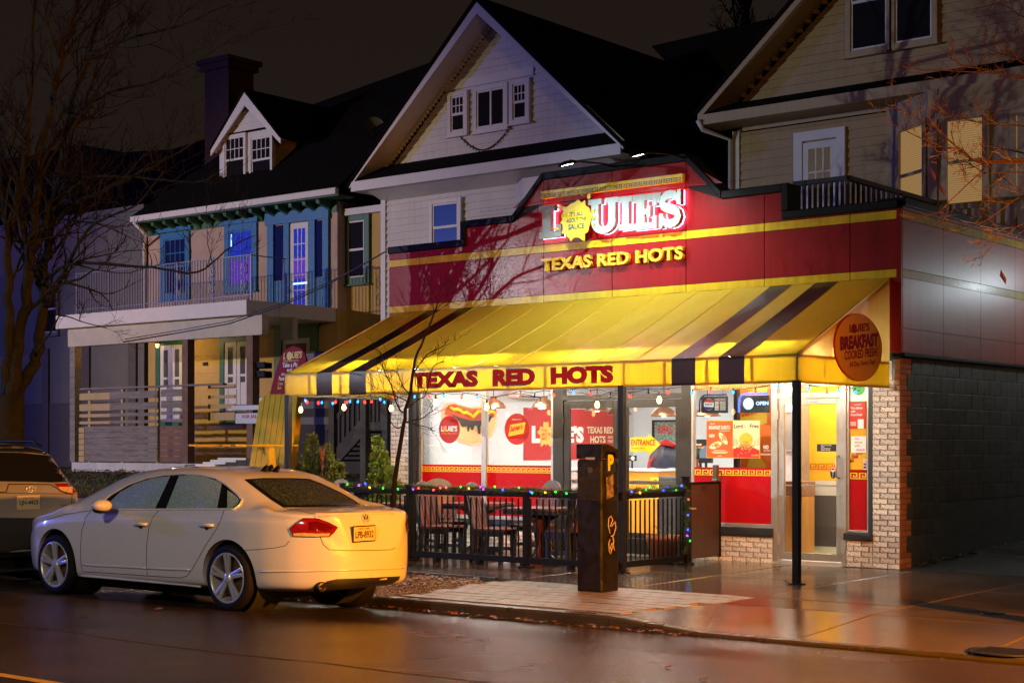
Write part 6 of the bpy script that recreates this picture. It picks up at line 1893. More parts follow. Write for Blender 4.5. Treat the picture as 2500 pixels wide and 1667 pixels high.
# second-floor right wing seen beyond the corner
xw0, xw1 = aR, xa_(928, 9.6)
MB().box(aR-.01, 7.3, .8, aR+1.5, 15, eavz-.35).build('wing', M_YW, A_)
cb = at(838, 560, 7.29)
w = hwin(A_, at(852, 600, 7.3).x, at(893, 600, 7.3).x, at(870, 678, 7.3).z, at(870, 540, 7.3).z, 7.28, M_GREENT, .16)
MB().box(aR, 7.15, at(870, 508, 7.2).z-.15, aR+1.52, 7.29, at(870, 508, 7.2).z).build('wing_cornice', M_WTRIM, A_)
# upper windows and balcony door
M_BLUEPANE = mat('blue_lit_pane', (.01,.012,.05), .1, emit=(.03,.07,1.0), estr=.35)
M_PURPANE = mat('purple_lit_pane', (.02,.01,.05), .1, emit=(.22,.07,.95), estr=.42)
M_BLUEDARK = mat('blue_dark_pane', (.008,.01,.03), .08, emit=(.01,.02,.25), estr=.12)
f = hwin(A_, xa_(404), xa_(456), za(430, 718), za(430, 583), yA-.01, M_BLUELIT, .15, sash=M_BLUELIT, cols_=4, rows=2, glass=M_BLUEDARK)
MB().box(xa_(392)-.1, yA-.11, za(430, 566), xa_(468)+.08, yA-.01, za(430, 566)+.10).build('window_head', M_BLUELIT, f)
f = hwin(A_, xa_(562), xa_(619), za(590, 696), za(590, 563), yA-.01, M_BLUELIT, .16, sash=M_BLUELIT, cols_=4, rows=1, glass=M_BLUEPANE, lower=M_PURPANE)
MB().box(xa_(548)-.08, yA-.11, za(590, 547), xa_(630)+.08, yA-.01, za(590, 547)+.10).build('window_head', M_BLUELIT, f)
MB().box(xa_(566), yA-.035, za(590, 600), xa_(568), yA-.03, za(590, 570)).build('light_strip', emat('blue_strip', (.25,.45,1.0), 3.0), f)
dz0, dz1 = zfl+.05, za(730, 545)
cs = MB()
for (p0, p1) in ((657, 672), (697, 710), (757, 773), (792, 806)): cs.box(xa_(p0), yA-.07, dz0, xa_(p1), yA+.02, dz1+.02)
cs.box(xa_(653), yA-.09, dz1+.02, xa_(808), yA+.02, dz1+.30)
df = cs.build('door_casing', M_BLUELIT, A_)
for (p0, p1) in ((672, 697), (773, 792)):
    MB().box(xa_(p0), yA-.02, dz0+.75, xa_(p1), yA-.012, dz1+.0).build('sidelight_pane', M_BLUEDARK, df); MB().box(xa_(p0), yA-.04, dz0, xa_(p1), yA-.01, dz0+.74).build('sidelight_panel', M_BLUELIT, df)
dr = frame_rect(MB(), xa_(710), xa_(757), dz0, dz1, .13, yA-.03, yA-.005).build('balcony_door', M_WTRIM, A_)
za_, zb_ = dz0+.75, dz1-.13
MB().box(xa_(710)+.13, yA-.018, dz0+.13, xa_(757)-.13, yA-.015, za_).build('lower_pane', M_BLUEPANE, dr)
MB().box(xa_(710)+.13, yA-.018, za_, xa_(757)-.13, yA-.015, za_+.5).build('middle_pane', M_PURPANE, dr); MB().box(xa_(710)+.13, yA-.018, za_+.5, xa_(757)-.13, yA-.015, zb_).build('upper_pane', M_BLUEPANE, dr)
for i in (1, 2):
    xx = xa_(710)+.13+(xa_(757)-xa_(710)-.26)*i/3; MB().box(xx-.014, yA-.026, dz0+.13, xx+.014, yA-.0185, zb_).build('glazing_bar', M_WTRIM, dr)
for j in range(1, 5):
    zz_ = dz0+.13+(zb_-dz0-.13)*j/5; MB().box(xa_(710)+.13, yA-.0255, zz_-.012, xa_(757)-.13, yA-.019, zz_+.012).build('glazing_bar', M_WTRIM, dr)
MB().box(xa_(718), yA-.033, dz0+.62, xa_(752), yA-.028, dz0+.66).build('light_strip', MATS['blue_strip'], dr)
# dormer
yD = 7.55
dx0, dx1 = at(536, 400, yD).x, at(668, 400, yD).x
dzb, dze = at(600, 455, yD).z, at(600, 330, yD).z
dax, daz = at(590, 218, yD-.3).x, at(590, 218, yD-.3).z
dm = MB().box(dx0, yD, dzb-.4, dx1, yD+4.5, dze+.1).build('dormer', M_SIDEW, A_)
MB().prism([(dx0-.02, dze+.05), (dx1+.02, dze+.05), (dax, daz-.30)], (0, yD, 0), XU, ZU, -4.5, .0).build('dormer_gable', M_SIDEW, dm)
siding_x(dm, yD+.05, yD+2.4, dzb-.1, dze, dx1+.001, M_SIDEC, .13)
eax0, eax1 = at(507, 360, yD-.3).x, at(678, 318, yD-.3).x
eaz = at(507, 360, yD-.3).z
rfm = MB()
for xe, s_ in ((eax0, -1), (eax1, 1)):
    rfm.add([(xe, yD-.24, eaz), (dax, yD-.24, daz+.03), (dax, yD+5, daz+.03), (xe, yD+5, eaz), (xe, yD-.24, eaz-.06), (dax, yD-.24, daz-.05), (dax, yD+5, daz-.05), (xe, yD+5, eaz-.06)], [(0,1,2,3), (7,6,5,4), (0,4,5,1), (3,7,4,0)])
rfm.build('dormer_roof', M_ROOF, dm, fix=True)
for xe in (eax0, eax1):
    MB().add([(xe, yD-.21, eaz-.20), (dax, yD-.21, daz-.38), (dax, yD-.21, daz-.05), (xe, yD-.21, eaz-.03), (xe, yD-.17, eaz-.20), (dax, yD-.17, daz-.38), (dax, yD-.17, daz-.05), (xe, yD-.17, eaz-.03)], [(0,1,2,3), (7,6,5,4), (0,4,5,1), (3,2,6,7)]).build('rake_board', M_WTRIM, dm, fix=True)
    MB().add([(xe, yD-.17, eaz-.1), (dax, yD-.17, daz-.15), (dax, yD, daz-.15), (xe, yD, eaz-.1)], [(0,1,2,3)]).build('rake_soffit', M_WTRIM, dm)
siding(dm, [(dx0+.1, dze+.1), (dx1-.1, dze+.1), (dax+.03, daz-.45), (dax-.03, daz-.45)], yD-.004, M_SIDEW, .16)
for (p0, p1) in ((553, 599), (617, 664)):
    hwin(dm, at(p0, 400, yD).x, at(p1, 400, yD).x, at((p0+p1)/2, 442, yD).z, at((p0+p1)/2, 336, yD).z, yD-.015, M_WTRIM, .07, cols_=4, rows=2)
MB().box(dx0-.03, yD-.10, dzb-.02, dx1+.03, yD, dzb+.06).build('dormer_sill', M_WTRIM, dm)
# chimney behind the dormer
yK = 10.2
kx0, kx1 = at(500, 300, yK).x, at(558, 300, yK).x
kz1 = at(520, 150, yK).z
ck = MB().box(kx0, yK, 5, kx1, yK+.9, kz1-.25).build('chimney', mat('dark_red_brick', (.045,.014,.010), .8, var=.3, vscale=9, bump=.5, bscale=20), A_)
MB().box(kx0-.1, yK-.1, kz1-.25, kx1+.1, yK+1.0, kz1-.08).build('cap', MATS['dark_red_brick'], ck); MB().box(kx0-.17, yK-.17, kz1-.08, kx1+.17, yK+1.07, kz1+.05).build('crown', MATS['dark_red_brick'], ck)
# porch
yP = 4.4
px0, px1 = at(140, 780, yP).x, at(606, 742, yP).x
pz = at(140, 778, yP).z
fz = lambda py_: at(300, py_, yP).z
ptop = at(250, 762, yP).z; pbot = at(250, 800, yP).z
pr = MB().box(px0, yP-.05, ptop-.32, px1, yA, ptop).build('porch_roof', M_WTRIM, A_, bevel=.01)
px2 = xa_(820)
MB().box(px1+.001, yP+.9, ptop-.31, px2, yA, ptop-.01).build('porch_roof_return', M_WTRIM, A_)
MB().box(px0+.25, yP+.12, ptop-.75, px1+.30, yP+.30, ptop-.33).build('porch_beam', mat('cream_beam', (.45,.42,.34), .6, var=.15, vscale=3), A_)
MB().box(px1+.31, yP+1.0, ptop-.80, px2-.1, yP+1.15, ptop-.32).build('porch_beam', MATS['cream_beam'], A_)
M_OLDW = mat('weathered_wood', (.20,.18,.175), .7, var=.35, vscale=3, bump=.4, bscale=20, stretch=(.7,6,6), color2=(.14,.08,.05), c2scale=2.5, c2lo=.52, c2hi=.68)
M_POSTW = mat('post_brown', (.16,.085,.06), .7, var=.4, vscale=4)
M_YBOARD = mat('yellow_board', (.45,.32,.15), .65, var=.12, vscale=5)
fl = lawn_z(4.4)
pbz = at(165, 1128, yP).z
base = MB().box(px0+.5, yP+.05, fl-.1, at(505, 1130, yP).x, yP+.3, pbz).build('porch_base', mat('painted_plinth', (.48,.50,.52), .6, var=.15, vscale=2.5, streak=.1), A_)
MB().box(px0+.5, yP+.3, pbz-.12, px1+.3, yA, pbz).build('porch_floor', M_OLDW, A_)
for px_ in (183, 458, 616):
    x = at(px_, 900, yP+.2).x
    MB().box(x-.10, yP+.12, pbz, x+.10, yP+.32, ptop-.74).build('porch_post', M_POSTW if px_ != 183 else M_OLDW, A_, bevel=.008)
# porch rail of old boards
def brd(p0, p1, t0, t1, m=M_OLDW, d=0.0):
    a_, b_ = at(p0, 1000, yP+.12).x, at(p1, 1000, yP+.12).x
    MB().box(a_, yP+.10+d, at(300, t1, yP+.12).z, b_, yP+.13+d, at(300, t0, yP+.12).z).build('rail_board', m, A_)
for (t0, t1) in ((957, 974), (984, 1001), (1009, 1017), (1027, 1034)):
    brd(196, 270, t0, t1, M_YBOARD, -.004); brd(264, 386, t0-1, t1-1)
    brd(392, 450, t0-3, t1-3, M_OLDW, .03)
for k in range(6): brd(208, 386, 1040+k*14.5, 1053.5+k*14.5); brd(194, 207, 1042+k*14.5, 1055+k*14.5, M_YBOARD)
for k in range(6): brd(388, 448, 1040+k*14.5, 1053.5+k*14.5, M_POSTW, .05)
for (t0, t1) in ((944, 953), (969, 977), (990, 1000), (1010, 1028)): brd(467, 532, t0, t1, M_YBOARD, .5)
MB().beam((at(196, 940, yP+.1).x, yP+.14, at(300, 946, yP+.1).z), (at(545, 940, yP+.1).x, yP+.14, at(300, 946, yP+.1).z), .12, .04).build('hand_rail', M_OLDW, A_)
for px_ in (218, 298, 384): 
    x = at(px_, 1000, yP+.14).x; MB().box(x-.04, yP+.135, pbz, x+.04, yP+.19, at(300, 950, yP+.1).z).build('rail_post', M_YBOARD, A_)
# porch doors and windows on the ground floor
def lowdoor(p0, p1, t0, t1, panes, casing=.16):
    x0_, x1_ = xa_(p0), xa_(p1); z1_, z0_ = za((p0+p1)/2, t0), za((p0+p1)/2, t1)
    f_ = frame_rect(MB(), x0_-casing, x1_+casing, z0_-.1, z1_+casing, casing, yA-.05, yA+.02).build('door_casing', M_GREENT, A_)
    MB().box(x0_-casing-.06, yA-.09, z1_+casing, x1_+casing+.06, yA, z1_+casing+.08).build('head', M_GREENT, f_)
    w_ = (x1_-x0_)/panes
    for i in range(panes):
        d_ = frame_rect(MB(), x0_+i*w_+.01, x0_+(i+1)*w_-.01, z0_, z1_, .12, yA-.03, yA).build('door', M_WTRIM, f_)
        MB().box(x0_+i*w_+.13, yA-.015, z0_+.9, x0_+(i+1)*w_-.13, yA-.012, z1_-.12).build('pane', mat('grey_pane', (.10,.10,.10), .15) if 'grey_pane' not in MATS else MATS['grey_pane'], d_)
        MB().box(x0_+i*w_+.12, yA-.026, (z0_+z1_)/2+.1, x0_+(i+1)*w_-.12, yA-.016, (z0_+z1_)/2+.16).build('mid_rail', M_WTRIM, d_)
        MB().box(x0_+i*w_+.12, yA-.02, z0_+.1, x0_+(i+1)*w_-.12, yA-.01, z0_+.9).build('lower_panel', M_WTRIM, d_)
lowdoor(393, 448, 842, 1030, 2); lowdoor(550, 610, 834, 1025, 2); lowdoor(690, 760, 826, 1010, 1, .25)
MB().box(xa_(497), yA-.03, za(503, 892), xa_(508), yA-.004, za(503, 884)).build('wall_lamp_box', M_PRINTBLK, A_)
# mailboxes on the right post
for k, (t0, t1) in enumerate(((886, 899), (907, 922))):
    a_, b_ = at(627, t0, yP+.3), at(655, t1, yP+.3)
    o = MB().box(a_.x, yP+.2, b_.z, b_.x, yP+.42, a_.z).build('mailbox', M_BLACK, None, bevel=.02); tag(o, ('upper' if k == 0 else 'lower') + ' of two black mailboxes beside the porch post', 'mailbox', 'mailboxes on the porch')
    MB().box(a_.x-.01, yP+.18, a_.z-.02, b_.x+.01, yP+.2, a_.z+.01).build('lid', M_BLACK, o)
    MB().box(a_.x-.3, yP+.3, (a_.z+b_.z)/2-.02, a_.x, yP+.34, (a_.z+b_.z)/2+.02).build('bracket', M_BLACK, o)
# front steps with pale cheek blocks
for k in range(5):
    zt_ = pbz - .02 - k*(pbz-fl)/5*.98
    x0_, x1_ = at(470, 1000, yP).x + .1 + k*.0, at(600, 1000, yP).x
    MB().box(x0_, yP-.28*k-.30, fl-.25, x1_+.1, yP-.28*k, zt_).build('step', mat('grey_step', (.10,.095,.09), .7, var=.2) if 'grey_step' not in MATS else MATS['grey_step'], A_)
    MB().box(x1_-.55+.09*k, yP-.28*k-.31, fl-.25, x1_+.35, yP-.28*k-.005, zt_+.16).build('cheek', M_SW, A_)
# balcony railing of wrought iron
zr0 = ptop + .02
rl = thing('balcony_railing', 'thin wrought iron balcony railing above the porch roof', 'railing', (px0, yP, ptop))
M_IRONB = mat('pale_iron', (.16,.16,.18), .45, metal=.4)
xs0 = at(186, 740, yP+.15).x
zt0 = at(186, 706, yP+.15).z - .0
zt0 = ptop + .98
MB().beam((xs0, yP+.15, zt0), (px1-.1, yP+.15, zt0), .03, .02).build('top_rail', M_IRONB, rl); MB().beam((xs0, yP+.15, ptop+.12), (px1-.1, yP+.15, ptop+.12), .025, .02).build('bottom_rail', M_IRONB, rl)
n = 64
bal = MB().box(-.009, -.009, ptop+.0, .009, .009, zt0).mesh('baluster', M_IRONB)
for i in range(n+1):
    inst(bal, 'baluster', rl, (xs0 + (px1-.1-xs0)*i/n, yP+.15, 0))
bal2 = MB().box(-.016, -.016, ptop, .016, .016, zt0+.04).mesh('rail_post', M_IRONB)
for i in range(6): inst(bal2, 'rail_post', rl, (xs0 + (px1-.1-xs0)*i/5+.03, yP+.15, 0))
MB().beam((px1-.1, yP+.15, zt0), (px1-.1, yP+1.1, zt0), .03, .02).build('top_rail', M_IRONB, rl)
MB().beam((px1-.1, yP+1.1, zt0), (px2, yP+1.1, zt0), .03, .02).build('top_rail', M_IRONB, rl)
for i in range(20): inst(bal, 'baluster', rl, (px1-.1 + (px2-px1)*i/20, yP+1.1, 0))
for fcx in (.62, .80, 1.1):          # scrollwork panels
    cx_ = xs0 + (px1-.1-xs0)*min(fcx, .97); 
    for s_ in (-1, 1):
        for zc in (.35, .70):
            pts = [(cx_ + s_*(.03+.07*math.sin(a*.9)), yP+.14, ptop+zc + .12*math.cos(a)) for a in [k*.5 for k in range(11)]]
            MB().tube(pts, .010, 5).build('scroll', M_IRONB, rl)

# ---------------------------------------------------------------- beige block building at the far left
yE = 8.5
E_ = thing('beige_building', 'plain beige stucco building with flat parapet behind the bare tree', 'building', (-32, yE, .9))
ez1 = at(200, 522, yE).z
ex1_ = at(352, 600, yE).x
M_STUC = mat('beige_stucco', (.20,.175,.135), .8, var=.12, vscale=1.2, streak=.1)
MB().box(-60, yE, .5, ex1_, yE+12, ez1).build('wall', M_STUC, E_)
MB().box(-60, yE-.06, ez1-.15, ex1_+.05, yE+12, ez1).build('parapet', M_STUC, E_)
MB().box(-60, yE-.02, .5, at(300, 1000, yE).x, yE-.004, at(100, 985, yE).z).build('dark_dado', mat('brown_dado', (.13,.10,.08), .8, var=.15), E_)
for (p0, p1) in ((108, 122), (205, 222), (318, 336)):
    MB().box(at(p0, 800, yE).x, yE-.07, .5, at(p1, 800, yE).x, yE-.003, at(200, 845, yE).z).build('pier', MATS['brown_dado'], E_)
hwin(E_, at(112, 800, yE).x, at(142, 800, yE).x, at(127, 812, yE).z, at(127, 695, yE).z, yE-.02, M_STUC, .08)
# dark upper house beyond it
yF = 15
F_ = thing('dark_house', 'unlit dark house with gabled roof beyond the beige building', 'house', (-40, yF, 1))
gp = [at(-120, 520, yF), at(-60, 390, yF), at(60, 385, yF), at(190, 352, yF), at(300, 372, yF), at(420, 365, yF), at(500, 340, yF), at(560, 360, yF), at(600, 560, yF)]
pl_ = [(p.x, p.z) for p in gp]
MB().prism([(pl_[0][0], 1), (pl_[-1][0], 1)] + pl_[::-1], (0, yF, 0), XU, ZU, -9, 0).build('wall', M_ROOF, F_)
hwin(F_, at(152, 460, yF).x, at(172, 460, yF).x, at(162, 490, yF).z, at(162, 448, yF).z, yF-.02, mat('dim_trim', (.22,.19,.15), .6), .12)
# narrow lit stairwell window between buildings
yG = 11
G_ = MB().box(at(338, 700, yG).x, yG, 1, at(372, 700, yG).x, yG+.2, at(350, 600, yG).z).build('passage_wall', M_ROOF); tag(G_, 'dark passage wall between the beige building and yellow house', 'wall')
hwin(G_, at(341, 700, yG).x, at(356, 700, yG).x, at(348, 742, yG).z, at(348, 625, yG).z, yG-.02, MATS['dim_trim'], .05, glass=emat('amber_window', (1.0,.55,.15), .30))

# ---------------------------------------------------------------- wooden stair between yellow house and restaurant
ws = thing('wooden_stair', 'weathered wooden outdoor stair rising to a landing in the dark side yard', 'staircase', (-13, 3.2, .2))
yW = 2.6
M_SW2 = mat('old_stair_wood', (.10,.085,.06), .75, var=.35, vscale=6)
s0, s1 = at(805, 1120, yW), at(895, 975, yW)
p_a, p_b = at(815, 1100, yW), at(895, 1025, yW)
MB().beam(at(800, 1140, yW), at(893, 1035, yW), .06, .26).build('stringer', M_SW2, ws); MB().beam(at(800, 1140, yW)+Vector((0,1.0,0)), at(893, 1035, yW)+Vector((0,1.0,0)), .06, .26).build('stringer', M_SW2, ws)
for k in range(9):
    p = at(800, 1140, yW).lerp(at(893, 1035, yW), (k+.5)/9); MB().box(p.x-.14, yW, p.z+.06, p.x+.12, yW+1.0, p.z+.10).build('tread', M_SW2, ws)
MB().beam(at(797, 1048, yW), at(868, 968, yW), .05, .09).build('hand_rail', M_SW2, ws)
for k in range(8):
    f = (k+.5)/8; a_ = at(800, 1130, yW).lerp(at(893, 1025, yW), f); b_ = at(803, 1042, yW).lerp(at(890, 945, yW), f)
    MB().beam(a_, (a_.x, yW, b_.z), .045, .045, (0,1,0)).build('baluster', M_SW2, ws)
for px_ in (815, 892, 945):
    p = at(px_, 1000, yW); MB().box(p.x-.07, yW-.07, .1, p.x+.07, yW+.07, at(px_, 960, yW).z).build('post', M_SW2, ws)
pl0, pl1 = at(893, 1030, yW), at(960, 1030, yW)
MB().box(pl0.x, yW, pl0.z-.15, pl1.x, yW+1.5, pl0.z).build('landing', M_SW2, ws)
for k in range(8):
    p = pl0.lerp(pl1, k/7); MB().box(p.x-.02, yW, p.z, p.x+.02, yW+.04, p.z+.9).build('baluster', M_SW2, ws)
# dark side wall of the white house seen beyond the stair
o = MB().box(at(725, 1000, 5.9).x, 5.95, .3, bx0+.1, 6.0, 3.6).build('yard_fence', mat('dark_yard_board', (.035,.03,.03), .8, var=.3, vscale=3)); tag(o, 'dark board fence closing the side yard behind the shrubs', 'fence')
for k in range(5): MB().box(at(726, 1000, 5.9).x, 5.93, 2.0+k*.35, at(815, 1000, 5.9).x, 5.948, 2.16+k*.35).build('pale_board', mat('greyish_board', (.14,.14,.15), .7) if k == 0 else MATS['greyish_board'], o)
# service cable from the left tree to the restaurant
pts = [at(300, 835, -1), at(420, 815, 0), at(560, 790, 0), at(690, 745, 0), at(790, 700, 0), at(870, 655, 0), at(940, 615, -.02)]
o = MB().tube(pts, .012, 5).build('service_cable', M_WIRE); tag(o, 'slack black cable running from the restaurant corner across the yellow house', 'cable')
MB().tube([p + Vector((0, .03, .05)) for p in pts[:5]] + pts[5:], .008, 5).build('second_strand', M_WIRE, o)

# small porch lamp beside the first door
p = at(384, 838, yA-.12)
t = thing('porch_lamp', 'small yellow porch lamp high on the wall left of the porch doors', 'lamp', p)
MB().lathe([(.001,.10),(.05,.08),(.06,.0),(.05,-.01)], p, n=14).build('cap', M_PRINTBLK, t, smooth=True)
MB().lathe([(.001,-.12),(.04,-.10),(.05,-.02),(.04,0)], p, n=14).build('globe', emat('porch_globe', (1.0,.62,.20), 3.0), t, smooth=True)
MB().box(p.x-.02, p.y, p.z-.02, p.x+.02, yA-.002, p.z+.04).build('bracket', M_PRINTBLK, t)
lamp('porch_light', 'POINT', (p.x+1.2, p.y-.9, p.z+.05), 26, (1.0, .68, .32), .08)

# ================================================================== cars
def pchip(xs_, ys_, x):
    xs_ = np.array(xs_, float); ys_ = np.array(ys_, float); x = np.atleast_1d(np.array(x, float))
    h = np.diff(xs_); d = np.diff(ys_)/h
    m = np.zeros_like(ys_)
    for i in range(1, len(xs_)-1):
        if d[i-1]*d[i] > 0:
            w1, w2 = 2*h[i]+h[i-1], h[i]+2*h[i-1]
            m[i] = (w1+w2)/(w1/d[i-1]+w2/d[i])
    m[0], m[-1] = d[0], d[-1]
    k = np.clip(np.searchsorted(xs_, x)-1, 0, len(h)-1)
    t = (x-xs_[k])/h[k]
    return (1+2*t)*(1-t)**2*ys_[k] + t*(1-t)**2*h[k]*m[k] + t*t*(3-2*t)*ys_[k+1] + t*t*(t-1)*h[k]*m[k+1]
def tab(s_, pairs): return pchip([p[0] for p in pairs], [p[1] for p in pairs], s_)
def car_body(spec, n_s=150, sub=7):
    """loft half sections along the length, mirror, close: returns MB in car space (s, lat, z)"""
    L_ = spec['L']
    u = np.linspace(0, 1, n_s)
    s_ = L_*(0.5-0.5*np.cos(pi*u))*.35 + L_*u*.65
    W = tab(s_, spec['W']); T = tab(s_, spec['T']); zb = tab(s_, spec['zb']); zs = tab(s_, spec['zs']); zl = tab(s_, spec['belt']); R = tab(s_, spec['R']); G = tab(s_, spec['G'])
    rows = []
    for i in range(n_s):
        w, t = W[i], T[i]
        g_ = G[i]                       # 1 in the cabin, 0 on bonnet and boot
        wb_ = w*(.955*(1-g_) + .925*g_); zl_ = min(zl[i], t-.035)*g_ + (t-.045)*(1-g_)
        wr_ = (w*.80)*(1-g_) + R[i]*g_; zr_ = (t-.018)*(1-g_) + (t-spec['rail'])*g_
        P_ = [(0, zb[i]), (.70*w, zb[i]), (.93*w, zb[i]+.045), (.985*w, zb[i]+.17), (w, .58), (.992*w, zs[i]-.07), (.970*w, zs[i]), (wb_, zl_), (wr_, zr_), (wr_*.55, t-.004-(1-g_)*.004), (0, t)]
        zc_ = [p[1] for p in P_]
        for k in range(len(zc_)-2, 0, -1): zc_[k] = min(zc_[k], zc_[k+1]-.004)
        for k in range(1, len(zc_)): zc_[k] = max(zc_[k], min(zb[i] + .004*k, t-.001*(len(zc_)-k)))
        pts = [(P_[k][0], zc_[k]) for k in range(len(P_))]
        # smooth the section
        out = []
        for k in range(len(pts)-1):
            p0, p1, p2, p3 = pts[max(k-1, 0)], pts[k], pts[k+1], pts[min(k+2, len(pts)-1)]
            if k+2 > len(pts)-1: p3 = (-pts[-2][0], pts[-2][1])
            for j in range(sub):
                q = j/sub
                ten = .42
                h00 = 2*q**3-3*q**2+1; h10 = q**3-2*q**2+q; h01 = -2*q**3+3*q**2; h11 = q**3-q**2
                out.append(tuple(h00*p1[c]+h10*ten*(p2[c]-p0[c])+h01*p2[c]+h11*ten*(p3[c]-p1[c]) for c in (0, 1)))
        out.append(pts[-1])
        out = [(max(a, 0.0), b) for a, b in out]
        row = [(s_[i], -a, b) for a, b in out] + [(s_[i], a, b) for a, b in out[-2:0:-1]]
        rows.append(row)
    mb = MB(); m_ = len(rows[0])
    mb.v = [p for r in rows for p in r]
    mb.f = [(i*m_+j, (i+1)*m_+j, (i+1)*m_+(j+1) % m_, i*m_+(j+1) % m_) for i in range(n_s-1) for j in range(m_)]
    mb.f.append(tuple(range(m_))); mb.f.append(tuple((n_s-1)*m_+j for j in range(m_))[::-1])
    return mb
class Car:
    def __init__(s, root, x0, yc, zc, spec, m, arches, ra=.37):
        s.root = root; s.x0, s.yc, s.zc = x0, yc, zc
        mb = car_body(spec)
        mb.v = [tuple(s.w(*p)) for p in mb.v]
        me = mb.mesh('body', m, True)
        bm = bmesh.new(); bm.from_mesh(me); bmesh.ops.remove_doubles(bm, verts=bm.verts[:], dist=.0005); bmesh.ops.recalc_face_normals(bm, faces=bm.faces[:])
        s.bvh = BVHTree.FromBMesh(bm)
        bm.to_mesh(me); bm.free()
        o = bpy.data.objects.new('body', me); col.objects.link(o)
        cut = MB()
        for (cx_, cz_) in arches:
            for sd in (-1, 1):
                cut.tube([(cx_, yc+sd*.60, cz_), (cx_, yc+sd*1.2, cz_)], ra, 40)
        co = cut.build('cutter', M_PRINTBLK)
        md = o.modifiers.new('cut', 'BOOLEAN'); md.object = co; md.operation = 'DIFFERENCE'; md.solver = 'EXACT'
        bpy.context.view_layer.update()
        dg = bpy.context.evaluated_depsgraph_get()
        me2 = bpy.data.meshes.new_from_object(o.evaluated_get(dg))
        o.modifiers.clear(); o.data = me2
        bpy.data.objects.remove(co)
        me2.materials.clear(); me2.materials.append(m)
        me2.polygons.foreach_set('use_smooth', [True]*len(me2.polygons))
        me2.set_sharp_from_angle(angle=math.radians(38))
        attach(o, root)
        s.body = o
    def w(s, a, lat, z): return Vector((s.x0 - a, s.yc + lat, s.zc + z))
    def mir(s, p): return Vector((p.x, 2*s.yc - p.y, p.z))
    def hit(s, px_, py_, off=.004):
        """point where the measured sight line meets the body, lifted off the paint"""
        d = _ray(px_, py_).normalized()
        loc, n, i, dist = s.bvh.ray_cast(CAM, d)
        if loc is None:
            loc, n, i, dist = s.bvh.find_nearest(CAM + d*16.0)
        if n.dot(d) > 0: n = -n
        return loc + n*off
    def patch(s, name, pts, m, off=.005, grid=6.0, mirror=False, parent=None, smooth=True, thick=.0):
        """panel laid on the body inside an outline of measured points"""
        P2 = [Vector(p) for p in pts]
        x0_, x1_ = min(p.x for p in P2), max(p.x for p in P2); y0_, y1_ = min(p.y for p in P2), max(p.y for p in P2)
        dens = []
        for a, b in zip(P2, P2[1:]+P2[:1]):
            n = max(1, int((b-a).length/grid)); dens += [a.lerp(b, k/n) for k in range(n)]
        k = len(dens)
        edges = [(i, (i+1) % k) for i in range(k)]
        allp = list(dens)
        def inside(q):
            c = False
            for i in range(k):
                a, b = dens[i], dens[(i+1) % k]
                if (a.y > q.y) != (b.y > q.y) and q.x < (b.x-a.x)*(q.y-a.y)/(b.y-a.y)+a.x: c = not c
            return c
        x = x0_+grid*.5
        while x < x1_:
            y = y0_+grid*.5
            while y < y1_:
                q = Vector((x, y))
                if inside(q) and min((q-d).length for d in dens) > grid*.45: allp.append(q)
                y += grid
            x += grid
        r = delaunay_2d_cdt(allp, edges, [], 1, 1e-4)
        vs = [s.hit(v.x, v.y, off) for v in r[0]]
        mb = MB().add(vs, [tuple(f) for f in r[2]])
        o = mb.build(name, m, parent or s.root, smooth=smooth, fix=False)
        if mirror:
            MB().add([s.mir(v) for v in vs], [tuple(f)[::-1] for f in r[2]]).build(name, m, parent or s.root, smooth=smooth)
        return o
    def line(s, name, pts, r, m, off=.002, step=5.0, mirror=False, parent=None, n=6, closed=False):
        P2 = [Vector(p) for p in pts] + ([Vector(pts[0])] if closed else [])
        q = []
        for a, b in zip(P2, P2[1:]):
            k = max(1, int((b-a).length/step)); q += [a.lerp(b, i/k) for i in range(k)]
        q.append(P2[-1])
        vs = [s.hit(v.x, v.y, off) for v in q]
        o = MB().tube(vs, r, n).build(name, m, parent or s.root, smooth=True)
        if mirror: MB().tube([s.mir(v) for v in vs], r, n).build(name, m, parent or s.root, smooth=True)
        return o

